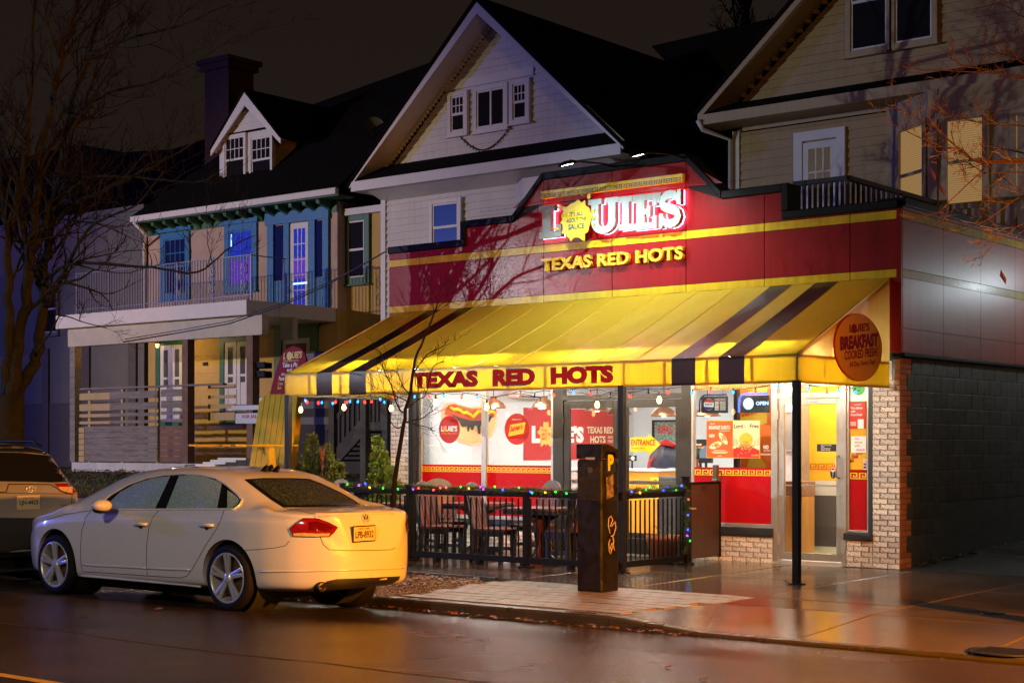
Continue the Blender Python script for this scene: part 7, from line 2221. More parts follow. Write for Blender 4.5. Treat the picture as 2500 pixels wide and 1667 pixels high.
M_TYRE = mat('tyre', (.006, .0055, .0055), .7, spec=.2, bump=.5, bscale=60)
M_RIM = mat('alloy', (.60, .59, .58), .30, metal=.55, drops=.2, dscale=90)
M_CHROME = mat('chrome', (.74, .73, .72), .22, metal=.6, drops=.35, dscale=110)
M_TRIM = mat('bright_trim', (.70,.69,.67), .22, metal=.25, drops=.3, dscale=110)
M_DISC = mat('brake_disc', (.22, .13, .08), .4, metal=.7)
M_WELL = mat('wheel_well', (.008, .008, .008), .9)
def make_wheel(parent, c, r, rim, side, local=False):
    """wheel with its axle along y; side is -1 for the street side"""
    c = Vector(c)
    ax_ = (0, side, 0)
    t = MB().lathe([(rim+.002, -.11), (r-.03, -.112), (r-.006, -.09), (r, -.05), (r, .05), (r-.006, .085), (r-.03, .106), (rim+.012, .112), (rim-.002, .10), (rim-.004, -.10)], c, ax_, 44).build('tyre', M_TYRE, parent, smooth=True)
    rm = MB().lathe([(rim+.004, .104), (rim-.002, .112), (rim-.014, .108), (rim-.02, .09), (rim-.03, .02), (rim-.04, -.10)], c, ax_, 44).build('rim', M_RIM, parent, smooth=True)
    mb = MB()
    yv = Vector(ax_)
    for k in range(5):
        a = pi/2 + 2*pi*k/5
        for e in (-1, 1):
            d0 = Vector((math.cos(a+e*.16), 0, math.sin(a+e*.16))); d1 = Vector((math.cos(a+e*.13), 0, math.sin(a+e*.13)))
            tn = yv.cross(d1)
            mb.beam(c + d0*.045 + yv*.085, c + d1*(rim-.012) + yv*.100, .036, .03, yv)
    mb.build('spokes', M_RIM, rm, bevel=.006)
    MB().lathe([(.001, .112), (.03, .112), (.055, .10), (.062, .07)], c, ax_, 20).build('hub_cap', M_CHROME, rm, smooth=True)
    MB().lathe([(.001, .03), (rim*.72, .03), (rim*.72, .01), (.001, .0)], c, ax_, 30).build('brake_disc', M_DISC, rm)
    MB().lathe([(.001, -.02), (rim-.01, -.02)], c, ax_, 30).build('well', M_WELL, rm)
    return t

# ---------------------------------------------------------------- white saloon
M_PAINT = mat('white_paint', (.60, .58, .55), .35, coat=1.0, coat_rough=.02, var=.03, vscale=3, drops=.22, dscale=130)
M_CARGLASS = mat('wet_car_glass', (.10, .18, .155), .12, coat=.3, color2=(.46, .64, .55), c2scale=110, c2lo=.40, c2hi=.74, drops=.6, dscale=120, stretch=(1,1,.75))  # teal speckle puts light coming through fogged, beaded glass into the colour
M_REARGLASS = mat('wet_rear_glass', (.020, .026, .022), .12, coat=.3, color2=(.26, .33, .25), c2scale=110, c2lo=.54, c2hi=.70, drops=.5, dscale=120)  # pale speckle paints the light caught in the droplets
M_GBLACK = mat('gloss_black', (.008, .008, .009), .15, drops=.2, dscale=80)
M_SEAM = mat('panel_gap', (.02, .016, .014), .7)
M_LAMPR = mat('red_lamp', (.24, .006, .008), .10, coat=1.0, coat_rough=.03, var=.35, vscale=14)
M_LAMPC = mat('clear_lamp', (.62, .40, .22), .15, coat=1.0, var=.4, vscale=30)
spec = dict(L=5.0, rail=.062,
  W=[(0,.15),(.02,.30),(.06,.43),(.14,.57),(.28,.70),(.45,.795),(.75,.87),(1.17,.900),(2.2,.900),(3.6,.900),(4.0,.895),(4.2,.88),(4.4,.85),(4.55,.795),(4.7,.71),(4.82,.60),(4.9,.48),(4.96,.34),(5.0,.2)],
  T=[(0,.56),(.02,.66),(.045,.80),(.075,.95),(.10,1.002),(.14,1.012),(.35,1.03),(.62,1.052),(.80,1.125),(1.0,1.215),(1.2,1.295),(1.45,1.37),(1.8,1.412),(2.2,1.424),(2.6,1.416),(2.95,1.385),(3.2,1.335),(3.5,1.225),(3.8,1.085),(3.97,1.0),(4.15,.95),(4.4,.905),(4.65,.85),(4.82,.785),(4.92,.70),(4.98,.60),(5.0,.5)],
  zb=[(0,.34),(.1,.27),(.6,.235),(1.5,.215),(3.5,.205),(4.4,.21),(4.8,.25),(5.0,.30)],
  zs=[(0,.60),(.3,.93),(1.0,.945),(2.3,.92),(3.5,.885),(4.2,.83),(5.0,.60)],
  belt=[(0,.98),(.6,1.03),(1.1,1.02),(2.2,.99),(3.4,.965),(4.0,.95),(5.0,.9)],
  R=[(0,.6),(.62,.64),(.9,.62),(1.4,.60),(2.0,.615),(2.8,.615),(3.3,.63),(3.95,.72),(5,.6)],
  G=[(0,0),(.50,0),(.66,.5),(.95,1),(1.2,1),(3.3,1),(3.75,.8),(3.98,.1),(4.1,0),(5,0)])
wr, wf = at(553.6, 1409.7, -8.14), at(132, 1373.5, -8.14)
sed = thing('parked_sedan', 'white wet saloon car parked at the kerb, rear glowing amber under street light', 'car', (-4.6, -7.24, -.06))
car = Car(sed, -2.05, -7.24, -.095, spec, M_PAINT, [(wr.x, wr.z), (wf.x, wf.z)], .372)
def Zc(*pts): return [(a*.44643, 1050+b*.44643) for a, b in pts]
# glasshouse
dlo = Zc((508,436),(560,392),(612,352),(700,300),(800,263),(900,246),(1000,240),(1100,246),(1180,264),(1240,300),(1300,352),(1326,384),(1312,410),(1282,433))
car.patch('window_surround', dlo, M_GBLACK, .004, 7, True)
car.line('window_trim', dlo, .012, M_TRIM, .006, 6, True, closed=True)
car.patch('front_door_glass', Zc((600,432),(606,392),(660,340),(740,296),(830,266),(936,252),(852,430)), M_CARGLASS, .010, 7, True)
car.patch('rear_door_glass', Zc((912,430),(982,252),(1060,247),(1130,258),(1196,282),(1216,296),(1190,430)), M_CARGLASS, .010, 7, True)
car.patch('quarter_glass', Zc((1246,428),(1246,330),(1290,358),(1312,384),(1302,406),(1278,426)), M_CARGLASS, .010, 6, True)
rw = Zc((1334,269),(1440,262),(1600,262),(1690,266),(1760,292),(1850,334),(1930,378),(1984,415),(1850,420),(1680,421),(1548,423),(1480,380),(1400,320))
car.patch('rear_window_border', rw, M_GBLACK, .003, 7)
car.patch('rear_window', Zc((1372,276),(1450,270),(1600,270),(1690,276),(1760,302),(1850,346),(1925,388),(1955,408),(1850,411),(1680,412),(1560,412),(1490,368),(1420,312)), M_REARGLASS, .007, 7)
# windscreen, laid on from above
ws_ = []
for (a, l) in ((3.20,.56),(3.45,.60),(3.75,.66),(3.92,.70),(3.97,.4),(3.99,0),(3.97,-.4),(3.92,-.70),(3.75,-.66),(3.45,-.60),(3.20,-.56),(3.16,0)): ws_.append((a, l))
def drop(a, l, off=.006):
    p = car.w(a, l, 3); h = car.bvh.ray_cast(p, Vector((0,0,-1))); return h[0] + h[1]*off if h[1].z > 0 else h[0]-h[1]*off
mbw = MB().grid(lambda u, v: drop(3.18+.79*u, (-1+2*v)*(.55+.15*u)), 14, 18); mbw.build('windscreen', M_CARGLASS, sed, smooth=True)
# seams
for nm, pts in (('door_gap', ((498,440),(470,475),(447,550),(440,650),(442,720),(450,770))), ('door_gap', ((868,438),(838,472),(815,530),(803,620),(800,700),(806,795))),
                ('door_gap', ((1226,436),(1212,480),(1180,545),(1130,620),(1085,700),(1050,760),(1022,795),(990,806),(806,795),(600,780),(450,772))),
                ('bonnet_gap', ((500,437),(430,448),(350,460),(280,482),(228,497)))):
    car.line(nm, Zc(*pts), .0035, M_SEAM, .000, 8, True)
car.line('boot_gap', Zc((1552,424),(1640,440),(1712,457),(1728,485),(1742,525),(1750,580),(1768,625),(1800,652),(1900,657),(2050,656),(2140,652),(2166,640)), .0035, M_SEAM, 0, 7)
car.line('bumper_gap', Zc((1340,655),(1420,650),(1500,643),(1560,630),(1585,604)), .003, M_SEAM, 0, 8, True)
car.line('shoulder_crease', Zc((840,468),(1000,472),(1230,480),(1400,487),(1580,492)), .0025, M_PAINT, -.0005, 10, True)
# bright strips
car.line('door_strip', Zc((458,734),(600,742),(797,752)), .012, M_TRIM, .002, 8, True, n=8); car.line('door_strip', Zc((803,752),(920,758),(1042,762)), .012, M_TRIM, .002, 8, True, n=8)
car.line('bumper_strip', Zc((1424,771),(1600,770),(1800,766),(2000,760),(2206,752)), .010, M_TRIM, .002, 8, n=8)
car.line('sill_moulding', Zc((432,792),(600,806),(800,824),(1000,842),(1100,852)), .016, M_PAINT, .0, 10, True, n=8)
# tail lamps
lampL = Zc((1586,538),(1622,505),(1662,480),(1738,482),(1800,505),(1846,530),(1828,555),(1800,581),(1720,583),(1604,580))
tl = car.patch('tail_lamp', lampL, M_LAMPR, .010, 5, True)
car.patch('reversing_strip', Zc((1604,563),(1660,560),(1740,565),(1805,563),(1796,578),(1720,580),(1608,577)), M_LAMPC, .013, 5, True, parent=tl)
car.patch('lamp_core', Zc((1690,500),(1730,498),(1800,515),(1822,532),(1800,550),(1690,548)), mat('deep_red_lamp', (.12,.002,.004), .1, coat=1.0), .013, 5, True, parent=tl)
car.line('lamp_edge', lampL, .003, M_GBLACK, .010, 6, True, parent=tl, closed=True)
car.line('spoiler_lip', Zc((1716,456),(1800,458),(1900,455),(2050,453),(2150,456)), .012, M_PAINT, -.002, 8, n=8)
# plate
def plate(o_, c, u, w_, h_, num, m_field, parent_thing, car_=None, frame=True):
    c = Vector(c); u = Vector(u).normalized(); n = u.cross(ZU)
    pl_ = MB().obox(c + n*.002, u*(w_/2+.012), n*.004, ZU*(h_/2+.012)).build('number_plate', M_GBLACK if frame else m_field, parent_thing, bevel=.004)
    MB().obox(c + n*.007, u*(w_/2), n*.002, ZU*(h_/2)).build('plate_field', m_field, pl_)
    text(num, 'lettering', M_PRINTBLK, pl_, c - u*(w_*.43) - ZU*(h_*.30) + n*.009, u, ZU, w_*.86, h_*.50, bold=.02, off=.0)
    text('NEW YORK', 'lettering', M_PRINTBLK, pl_, c - u*(w_*.25) + ZU*(h_*.31) + n*.009, u, ZU, w_*.5, h_*.12, bold=.01)
    return pl_
M_PLATE = mat('gold_plate', (.62,.50,.30), .4)
hp = car.hit(885, 1302, .0)
plate(None, (hp.x+.018, hp.y, hp.z), YU, .29, .135, 'LPB-8932', M_PLATE, sed)
# emblem ring with letters, name script
def ring(c, r0, r1, m, parent, n=28, t=.012):
    mb = MB(); c = Vector(c)
    for i in range(n):
        a0, a1 = 2*pi*i/n, 2*pi*(i+1)/n
        q = [(r0,a0),(r1,a0),(r1,a1),(r0,a1)]
        A = [c + Vector((0, r*math.cos(a), r*math.sin(a))) for r, a in q]; B_ = [p + Vector((t,0,0)) for p in A]
        mb.add(A+B_, [(4,5,6,7), (0,4,7,3), (1,2,6,5)])
    return mb.build('emblem', m, parent, smooth=False)
M_BADGE = mat('silver_badge', (.62,.60,.56), .35, metal=.3)
he = car.hit(891, 1265, 0)
c = Vector((he.x-.008, he.y, he.z))
MB().lathe([(.001, .0), (.046, 0)], c+Vector((.014,0,0)), (1,0,0), 28).build('emblem_back', M_GBLACK, sed)
em = ring(c, .041, .050, M_BADGE, sed, t=.022)
def estroke(a, b):
    p, q = c + Vector((.018, a[0]*.046, a[1]*.046)), c + Vector((.018, b[0]*.046, b[1]*.046)); MB().beam(p, q, .011, .006, (1,0,0)).build('emblem_stroke', M_BADGE, em)
for a, b in (((-.42,.80),(0,.12)), ((.42,.80),(0,.12)), ((-.85,.35),(-.38,-.72)), ((-.38,-.72),(0,.0)), ((0,.0),(.38,-.72)), ((.38,-.72),(.85,.35))): estroke(a, b)
ps = car.hit(779, 1261, .004); pe = car.hit(808, 1260, .004)
text('PASSAT', 'lettering', M_BADGE, sed, ps-ZU*.008, (pe-ps).normalized(), ZU, (pe-ps).length, .020, depth=.002, bold=.04, off=.006)
# mirror, handles, fins, exhaust, diffuser
mp_ = [at(251, 1234, -8.30)]
mo = MB().grid(lambda u, v: mp_[0] + Vector((-.02+.085*math.cos(2*pi*u)*math.sin(pi*v)*(1.2), -.11*math.cos(pi*v), .068*math.sin(2*pi*u)*math.sin(pi*v)+.0)), 20, 12).build('door_mirror', M_PAINT, sed, smooth=True)
MB().grid(lambda u, v: mp_[0] + Vector((-.03+.08*math.cos(2*pi*u)*math.sin(pi*v), -.095*math.cos(pi*v), -.035+.05*math.sin(2*pi*u)*math.sin(pi*v))), 20, 12).build('mirror_base', M_GBLACK, mo, smooth=True)
MB().beam(mp_[0]+Vector((-.02,.06,-.05)), mp_[0]+Vector((-.05,.24,-.06)), .05, .03).build('mirror_arm', M_GBLACK, mo, bevel=.01)
for (a, b, z) in ((735, 808, 513), (1092, 1172, 519)):
    p, q = car.hit(a*.44643, 1050+z*.44643, .022), car.hit(b*.44643, 1050+(z+1)*.44643, .022)
    h = MB().tube([p+Vector((0,.02,0)), p.lerp(q,.15), p.lerp(q,.5)+Vector((0,-.006,.004)), p.lerp(q,.85), q+Vector((0,.02,0))], [.012,.018,.020,.018,.012], 10).build('door_handle', M_PAINT, sed, smooth=True)
    MB().lathe([(.001,.0),(.036,.0)], p.lerp(q,.5)+Vector((0,.016,-.012)), (0,-1,0), 18).build('handle_cup', M_SEAM, h)
for (a, b) in ((1440,217),(1466,214),(1502,220)):
    p = car.hit(a*.44643, 1050+(b+8)*.44643, 0)
    MB().prism([(-.055,0),(.05,0),(.075,.05),(.055,.075),(.02,.06)], p + Vector((0,0,-.006)), Vector((-1,0,0))*-1, ZU, -.012, .012).build('roof_fin', M_GBLACK, sed, bevel=.006)
dif = Zc((1745,853),(1790,822),(1840,812),(2000,806),(2186,796),(2180,815),(2140,838),(2050,850),(1900,862),(1800,866))
car.patch('diffuser', dif, mat('matt_black_trim', (.012,.011,.010), .55), .006, 7)
p = car.hit(781, 1431, 0)
MB().lathe([(.045,-.10),(.047,.03),(.040,.032),(.038,-.08),(.001,-.08)], p+Vector((.01,0,.0)), (1,-.15,0), 20).build('exhaust', mat('dark_exhaust', (.05,.045,.04), .35, metal=.8), sed, smooth=True)
# wheels: the kerb side stands a little lower with the road
for (c0, zo) in ((wr, 0), (wf, 0)):
    for sd in (-1, 1):
        yy = -8.035 if sd < 0 else -6.445
        c = Vector((c0.x, yy, .325 + road_z(yy)))
        make_wheel(sed, c, .325, .245, sd)
    for sd in (-1, 1): # dark liner above each wheel
        MB().lathe([(.371, -.28), (.371, .08)], (c0.x, -7.24+sd*.74, c0.z), (0, sd, 0), 40).build('wheel_arch_liner', M_WELL, sed)
MB().box(wf.x-.6, -7.80, .02, wr.x+.1, -6.68, .13).build('underbody', M_WELL, sed)

# ---------------------------------------------------------------- dark-roofed SUV ahead of it, only its tail in view
M_SUVP = mat('silver_paint', (.27, .26, .25), .3, coat=.7, coat_rough=.06, metal=.2, drops=.1, dscale=80)
M_CLAD = mat('black_cladding', (.012,.011,.011), .55)
suv = thing('parked_suv', 'silver SUV with black roof and rear glass parked ahead of the white car', 'suv', (-10.1, -7.24, -.06))
spec2 = dict(L=4.6, rail=.09,
  W=[(0,.55),(.03,.72),(.08,.81),(.18,.87),(.35,.91),(.8,.925),(3.6,.925),(4.1,.87),(4.4,.74),(4.55,.5),(4.6,.3)],
  T=[(0,.62),(.02,.80),(.05,.98),(.09,1.12),(.16,1.24),(.30,1.44),(.42,1.58),(.50,1.625),(.8,1.66),(1.5,1.69),(2.4,1.68),(2.8,1.62),(3.3,1.32),(3.6,1.12),(4.1,1.05),(4.4,.95),(4.55,.75),(4.6,.6)],
  zb=[(0,.38),(.2,.30),(.8,.24),(3.8,.24),(4.6,.35)], zs=[(0,.66),(.3,1.02),(2,1.0),(4,.92),(4.6,.7)], belt=[(0,1.0),(.3,1.12),(2,1.06),(3.4,1.02),(4.6,.9)],
  R=[(0,.70),(.5,.64),(2,.66),(3,.68),(4.6,.6)], G=[(0,.2),(.1,.7),(.25,1),(2.9,1),(3.4,.6),(3.65,0),(4.6,0)])
sx0, sz0 = -7.85, -.10
sv = Car(suv, sx0, -7.24, sz0, spec2, M_SUVP, [(sx0-.85, .27), (sx0-3.55, .27)], .40)
def Zs(*pts): return [(a*.2551, 1050+b*.2551) for a, b in pts]
sv.patch('rear_window', Zs((-300,215),(0,215),(200,218),(470,245),(520,280),(600,380),(690,488),(640,492),(500,500),(300,494),(0,490),(-300,490)), M_GBLACK, .006, 7)
sv.patch('roof_skin', Zs((-300,150),(-100,142),(60,140),(180,148),(300,175),(440,205),(484,228),(300,205),(0,200),(-300,200)), mat('dark_blue_roof', (.012,.014,.03), .2, coat=.5), .006, 7)
sv.line('spoiler_edge', Zs((-200,205),(0,200),(150,202),(300,208),(440,222),(484,235)), .016, MATS['dark_blue_roof'], .006, 7)
tl = sv.patch('tail_lamp', Zs((518,512),(600,512),(742,515),(748,545),(735,600),(690,608),(640,598),(570,580)), M_LAMPR, .010, 5, True)
sv.patch('clear_lens', Zs((545,545),(690,545),(688,604),(640,596),(578,578)), M_LAMPC, .014, 5, True, parent=tl)
sv.line('tailgate_crease', Zs((-100,596),(60,590),(80,516),(300,516),(480,520),(530,545),(580,585),(640,606)), .006, M_SEAM, .003, 6)
sv.line('tailgate_crease', Zs((-100,600),(60,600),(300,604),(520,606),(700,612)), .004, M_SEAM, .002, 6)
sv.line('tailgate_gap', Zs((690,612),(684,700),(670,800)), .004, M_SEAM, .001, 6, True)
sv.patch('lower_cladding', Zs((-300,838),(0,836),(300,838),(480,826),(640,800),(712,776),(712,960),(640,1060),(420,1160),(160,1185),(-300,1185)), M_CLAD, .008, 8)
hp = sv.hit(68, 1226, 0)
plate(None, (hp.x+.012, hp.y, hp.z), YU, .30, .145, 'LJH-4433', M_PLATE, suv, frame=False)
he = sv.hit(74, 1194, 0); c = Vector((he.x+.004, he.y, he.z))
def ering(ry, rz, dz=0.0, dy=0.0):
    MB().tube([c + Vector((.010, dy+ry*math.cos(2*pi*k/28), dz+rz*math.sin(2*pi*k/28))) for k in range(29)], .006, 6).build('emblem', M_CHROME, suv, smooth=True)
ering(.062, .042); ering(.020, .038); ering(.045, .013, .018)
text('XLE', 'lettering', M_CHROME, suv, sv.hit(152, 1248, .006), YU, ZU, .08, .025, depth=.002, bold=.03)
for cx_ in (sx0-.85, sx0-3.55):
    for sd in (-1, 1):
        yy = -7.24+sd*.80
        make_wheel(suv, (cx_, yy, .345+road_z(yy)), .345, .24, sd)
        MB().lathe([(.398, -.28), (.398, .08)], (cx_, -7.24+sd*.76, .27), (0, sd, 0), 40).build('wheel_arch_liner', M_WELL, suv)
MB().box(sx0-4.2, -7.95, .02, sx0-.3, -6.55, .18).build('underbody', M_WELL, suv)
for (a_, b_) in ((.6, 2.7),):
    for sd in (-1, 1):
        MB().tube([sv.w(a_, sd*.60, 1.64), sv.w(a_+.2, sd*.62, 1.70), sv.w(2.4, sd*.63, 1.71), sv.w(2.7, sd*.63, 1.66)], .016, 8).build('roof_rail', M_BLACK, suv, smooth=True)
for sd in (-1, 1):
    mb = MB().grid(lambda u, v: sv.w(.75+2.2*u, sd*(.845-.17*v-.02*u), 1.09+.36*v*(1-.15*u)), 8, 4); mb.build('side_window', M_GBLACK, suv, smooth=True)

# ================================================================== bare trees
M_BARK = mat('mossy_bark', (.022, .019, .008), .85, spec=.12, var=.4, vscale=10, bump=1.0, bscale=22, bdist=.04, color2=(.012,.011,.005), c2scale=5, rvar=.1)
M_TWIG = mat('twig_bark', (.011, .008, .0055), .8, spec=.08, var=.3, vscale=10)
M_TWIGO = mat('brown_twig', (.11, .055, .025), .55, var=.3, vscale=16, bump=.5, bscale=50)
class Tree:
    def __init__(s, seed): s.r = random.Random(seed); s.lim = MB(); s.twig = MB()
    def spline(s, pts, k=4):
        pts = [Vector(p) for p in pts]; out = []
        for i in range(len(pts)-1):
            p0, p1, p2, p3 = pts[max(i-1,0)], pts[i], pts[i+1], pts[min(i+2,len(pts)-1)]
            for j in range(k):
                t = j/k
                out.append(.5*((2*p1)+(p2-p0)*t+(2*p0-5*p1+4*p2-p3)*t*t+(3*p1-p0-3*p2+p3)*t**3))
        return out+[pts[-1]]
    def limb(s, pts, r0, r1, kids=8, depth=2, start=.25, n=8, up=.35, length=1.3, mb=None, spread=.9, wig=.02):
        q = s.spline(pts)
        q = [q[0]] + [p + Vector((s.r.gauss(0,wig), s.r.gauss(0,wig), s.r.gauss(0,wig)))*min(1, r0*12) for p in q[1:]]
        k = len(q)
        rs = [r0+(r1-r0)*(i/(k-1))**.8 for i in range(k)]
        (mb or s.lim).tube(q, rs, n)
        for i in range(kids):
            f = start+(1-start)*((i+s.r.random())/kids)
            idx = min(k-2, int(f*(k-1)))
            d = (q[idx+1]-q[idx]).normalized()
            s.branch(q[idx], d, rs[idx]*s.r.uniform(.35,.6), length*s.r.uniform(.5,1.1)*(1.15-f*.5), depth, up, spread)
    def branch(s, p, d, r, L, depth, up, spread):
        if L < .05: return
        rv = Vector((s.r.gauss(0,1), s.r.gauss(0,1), s.r.gauss(0,.8)))
        d = (d + rv.normalized()*spread + ZU*up).normalized()
        seg = 5; pts = [p]; dd = d.copy()
        for i in range(seg):
            dd = (dd + Vector((s.r.gauss(0,.16), s.r.gauss(0,.16), s.r.gauss(.04,.14)))).normalized()
            pts.append(pts[-1] + dd*(L/seg))
        r = max(r, .0022)
        (s.twig if depth <= 1 else s.lim).tube(pts, [r+(max(r*.3,.0015)-r)*i/seg for i in range(seg+1)], 4 if depth <= 1 else 6, caps=False)
        if depth > 0:
            for i in range(s.r.randint(3, 5)):
                k = s.r.randint(1, seg)
                s.branch(pts[k], (pts[k]-pts[k-1]).normalized(), r*.55, L*s.r.uniform(.35,.62), depth-1, up*.8, spread)

# ---- big multi-stemmed tree at the left
T = Tree(21)
def L5(pts, y=-5.0): return [at(a, b, y+dy) for a, b, dy in [(p[0], p[1], p[2] if len(p) > 2 else 0) for p in pts]]
base = at(22, 1085, -5.0)
b0 = Vector((base.x, -5.0, -.12)); b1 = Vector((base.x, -5.0, 1.0))
tr = thing('street_tree', 'large bare multi-stemmed tree with mossy bark at the left edge', 'tree', b0)
trunk = Tree(22)
trunk.lim.tube([b0, b0+ZU*.15, b0+ZU*.5, b1, at(24, 1020, -5.0), at(26, 965, -5.0)], [.34, .27, .23, .215, .21, .20], 14)
T.limb(L5([(24,1000),(36,925),(43,830),(64,715),(74,603),(89,469),(112,312),(147,156),(172,67),(200,-40)]), .115, .026, 14, 3, .3, 10, .45, 1.5)
T.limb(L5([(30,1000,.1),(52,944,.15),(88,868,.25),(103,765,.3),(108,638,.4),(118,610,.4),(135,469,.5),(166,290,.6),(214,134,.8),(250,22,.9),(275,-60,1)]), .105, .026, 14, 3, .3, 10, .4, 1.5)
T.limb(L5([(18,990),(14,900,-.1),(20,760,-.2),(22,650,-.2),(30,520,-.3),(60,400,-.4),(72,260,-.4),(80,100,-.5),(90,-40,-.5)]), .085, .018, 11, 3, .3, 9, .45, 1.4)
T.limb(L5([(64,640),(60,560),(30,470,-.3),(5,400,-.4),(-30,300,-.5)]), .05, .015, 7, 2, .2, 7, .4, 1.2)
T.limb(L5([(80,610),(105,560,.2),(125,500,.3),(150,420,.4),(178,320,.4),(230,200,.5),(300,60,.6)]), .06, .015, 12, 3, .15, 8, .45, 1.3)
T.limb(L5([(118,560,.3),(180,500,.3),(260,462,.3),(350,420,.4),(420,380,.4),(505,330,.5)]), .04, .010, 14, 2, .1, 7, .35, 1.1)
T.limb(L5([(105,690,.3),(160,648,.2),(250,643,.1),(370,652,0),(482,665,0),(549,612,0),(620,576,0)]), .032, .006, 12, 2, .15, 7, .35, .9)
T.limb(L5([(125,520,.3),(200,440,.3),(300,432,.3),(400,440,.4),(490,445,.4),(530,420,.4)]), .03, .006, 12, 2, .15, 7, .3, .9)
T.limb(L5([(112,745,.3),(140,700,.2),(190,600,.2),(240,540,.2),(330,500,.2),(400,420,.2)]), .04, .008, 12, 2, .15, 7, .35, 1.0)
T.limb(L5([(147,156),(220,60,.2),(330,-10,.3)]), .03, .01, 9, 2, .1, 6, .4, 1.2)
T.limb(L5([(214,134,.8),(330,90,.8),(450,60,.8),(560,10,.8)]), .025, .006, 10, 2, .1, 6, .4, 1.1)
T.limb(L5([(166,290,.6),(260,230,.6),(380,200,.6),(480,150,.6),(590,80,.6)]), .025, .005, 12, 2, .1, 6, .35, 1.1)
T.limb(L5([(88,868,.2),(130,800,0),(150,770,0),(210,790,-.1),(260,800,-.2)]), .018, .004, 8, 2, .2, 6, .1, .7)
trunk.lim.build('trunk', M_BARK, tr, smooth=True)
T.lim.build('branches', M_BARK, tr, smooth=True)
stuff(T.twig.build('crown', M_TWIG, tr))

# ---- young tree in the mulch bed
T = Tree(5)
yy = -4.9
def Y5(pts): return [at(650+a*.2551, 800+b*.2551, yy) for a, b in pts]
yt = [at(p, q, yy) for p, q in ((962,1193),(966,1157),(974,1106),(982,1055),(988,1024),(990,999),(1001,963),(1007,915),(1016,871),(1027,846),(1043,808),(1060,765),(1068,740))]
foot = Vector((yt[0].x-.03, yy, -.12))
yo = thing('young_tree', 'slender bare young tree standing in the mulch bed before the awning', 'tree', foot)
trunk = Tree(6)
trunk.limb([foot, yt[0].lerp(foot, .5)+Vector((.01,0,0))] + yt, .036, .008, 0, n=9, wig=.004)
def yl_(pts, r, kids=5): T.limb(Y5(pts), r, .003, kids, 1, .2, 6, .25, .38, wig=.006)
yl_([(1335,800),(1290,800),(1230,680),(1200,560),(1140,440),(1110,340),(1095,240),(1030,200)], .011, 7)
yl_([(1375,640),(1310,560),(1250,430),(1200,410)], .008, 5); yl_([(1400,450),(1480,330),(1560,240),(1650,200),(1760,150)], .009, 7)
yl_([(1335,780),(1450,690),(1520,650),(1560,500),(1600,370),(1700,320)], .009, 7); yl_([(1320,930),(1250,960),(1190,900),(1160,820),(1140,700)], .009, 6)
yl_([(1330,900),(1450,930),(1540,950),(1610,990)], .007, 5); yl_([(1330,900),(1480,870),(1550,820),(1600,790)], .007, 5); yl_([(1350,700),(1200,640),(1080,620),(960,620),(900,630)], .008, 6)
T.limb([at(1060,765,yy), at(1078,742,yy), at(1100,738,yy), at(1122,745,yy)], .005, .002, 5, 1, .1, 5, .3, .3, wig=.004)
T.limb([at(1060,765,yy), at(1055,735,yy), at(1040,712,yy), at(1030,690,yy)], .005, .002, 5, 1, .1, 5, .3, .35, wig=.004)
T.limb([at(1068,742,yy), at(1072,715,yy), at(1080,690,yy)], .004, .002, 4, 1, .1, 5, .4, .3, wig=.004)
trunk.lim.build('trunk', M_TWIG, yo, smooth=True); T.lim.build('branches', M_TWIG, yo, smooth=True); stuff(T.twig.build('crown', M_TWIG, yo))

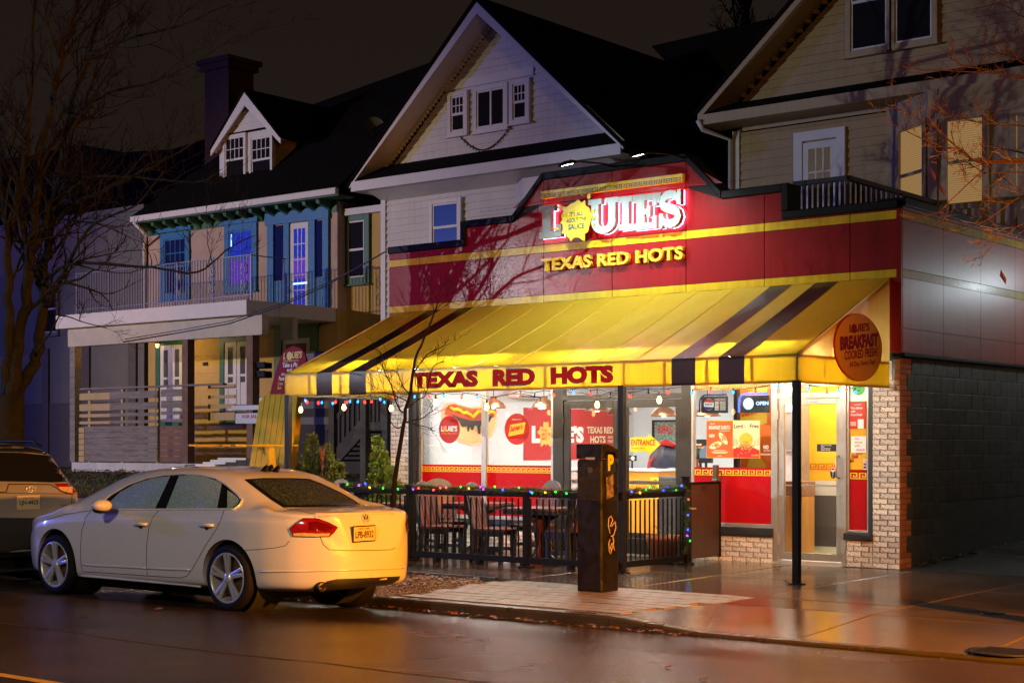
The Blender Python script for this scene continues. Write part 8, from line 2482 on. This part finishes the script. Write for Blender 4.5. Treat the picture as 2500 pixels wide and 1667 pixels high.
# ---- tree whose branches reach in from the right edge
T = Tree(9)
yr_ = -4.6
def R5(pts, dy=0.0): return [at(2100+a*.3317, b*.3317, yr_+dy) for a, b in pts]
root = at(2680, 700, yr_); rf_ = Vector((root.x, yr_, -.1))
rt = thing('street_tree', 'bare street tree reaching orange-lit branches in from the right edge', 'tree', rf_)
trunk = Tree(10)
j0 = at(2660, 500, yr_)
trunk.lim.tube([rf_, rf_+ZU*.3, (rf_.x-.02, yr_, 1.5), (rf_.x-.03, yr_, 2.8), j0, j0+Vector((0,0,1.2)), j0+Vector((.05,0,2.4))], [.17,.13,.115,.105,.09,.06,.03], 12)
def rl_(pts, r, kids=7, dy=0.0, L=.42): T.limb([j0 + Vector((0,0,RND.uniform(-.3,.9)))] + R5([(1400, pts[0][1]+40)] + pts, dy), r*.72, .003, kids+2, 2, .35, 7, .15, L*.72, wig=.012)
rl_([(1206,580),(1040,540),(900,510),(800,490),(710,460),(685,370),(680,290)], .024, 9)
rl_([(1206,470),(1110,410),(1000,385),(905,340)], .018, 9, .15)
rl_([(1206,1180),(1000,1190),(880,1190),(760,1130),(640,1020),(560,950),(450,890),(330,825),(215,790)], .026, 12)
rl_([(1206,1200),(880,1195),(740,1100),(600,1080),(450,1020),(330,960),(225,910)], .016, 9, -.15)
rl_([(1206,930),(1060,920),(950,910),(800,885),(700,860),(600,840)], .016, 9, .2)
rl_([(1206,1270),(1000,1275),(900,1260),(740,1180),(560,1165)], .012, 8)
rl_([(1206,1130),(1000,1100),(920,1230),(800,1350),(650,1490),(560,1568),(400,1600)], .014, 7, .35)
rl_([(1206,1440),(1060,1530),(900,1640),(760,1700)], .014, 8, .2); rl_([(1206,1650),(1080,1720),(960,1830),(900,1900)], .011, 7, .1, .35)
rl_([(1206,130),(1100,60),(960,0)], .016, 6, .1); rl_([(1206,560),(620,520),(480,518),(420,505),(310,452)], .012, 5, -.1, .3)
trunk.lim.build('trunk', M_TWIGO, rt, smooth=True); T.lim.build('branches', M_TWIGO, rt, smooth=True); stuff(T.twig.build('crown', M_TWIGO, rt))
lf = MB()
for (px_, py_) in ((2277, 424), (2449, 675), (2300, 462)):
    c = at(px_, py_, yr_); u = Vector((.3,.1,-1)).normalized()
    lf.poly([c + u*(-.07), c + Vector((.03,0,-.02)), c + u*.08, c + Vector((-.035,.01,.01))])
lf.build('last_leaves', M_LEAF, rt)

# ---- far bare tree beyond the roofs
T = Tree(31)
c = at(1830, 60, 34)
ft = thing('distant_tree', 'faint bare tree showing above the black roof at the right', 'tree', (c.x, 34, 0))
T.limb([(c.x, 34, 0), (c.x, 34, c.z-3), (c.x-.3, 34, c.z+2)], .3, .05, 30, 3, .45, 7, .4, 3.4)
T.lim.build('trunk', M_TWIG, ft); stuff(T.twig.build('crown', M_TWIG, ft))

flush_texts()
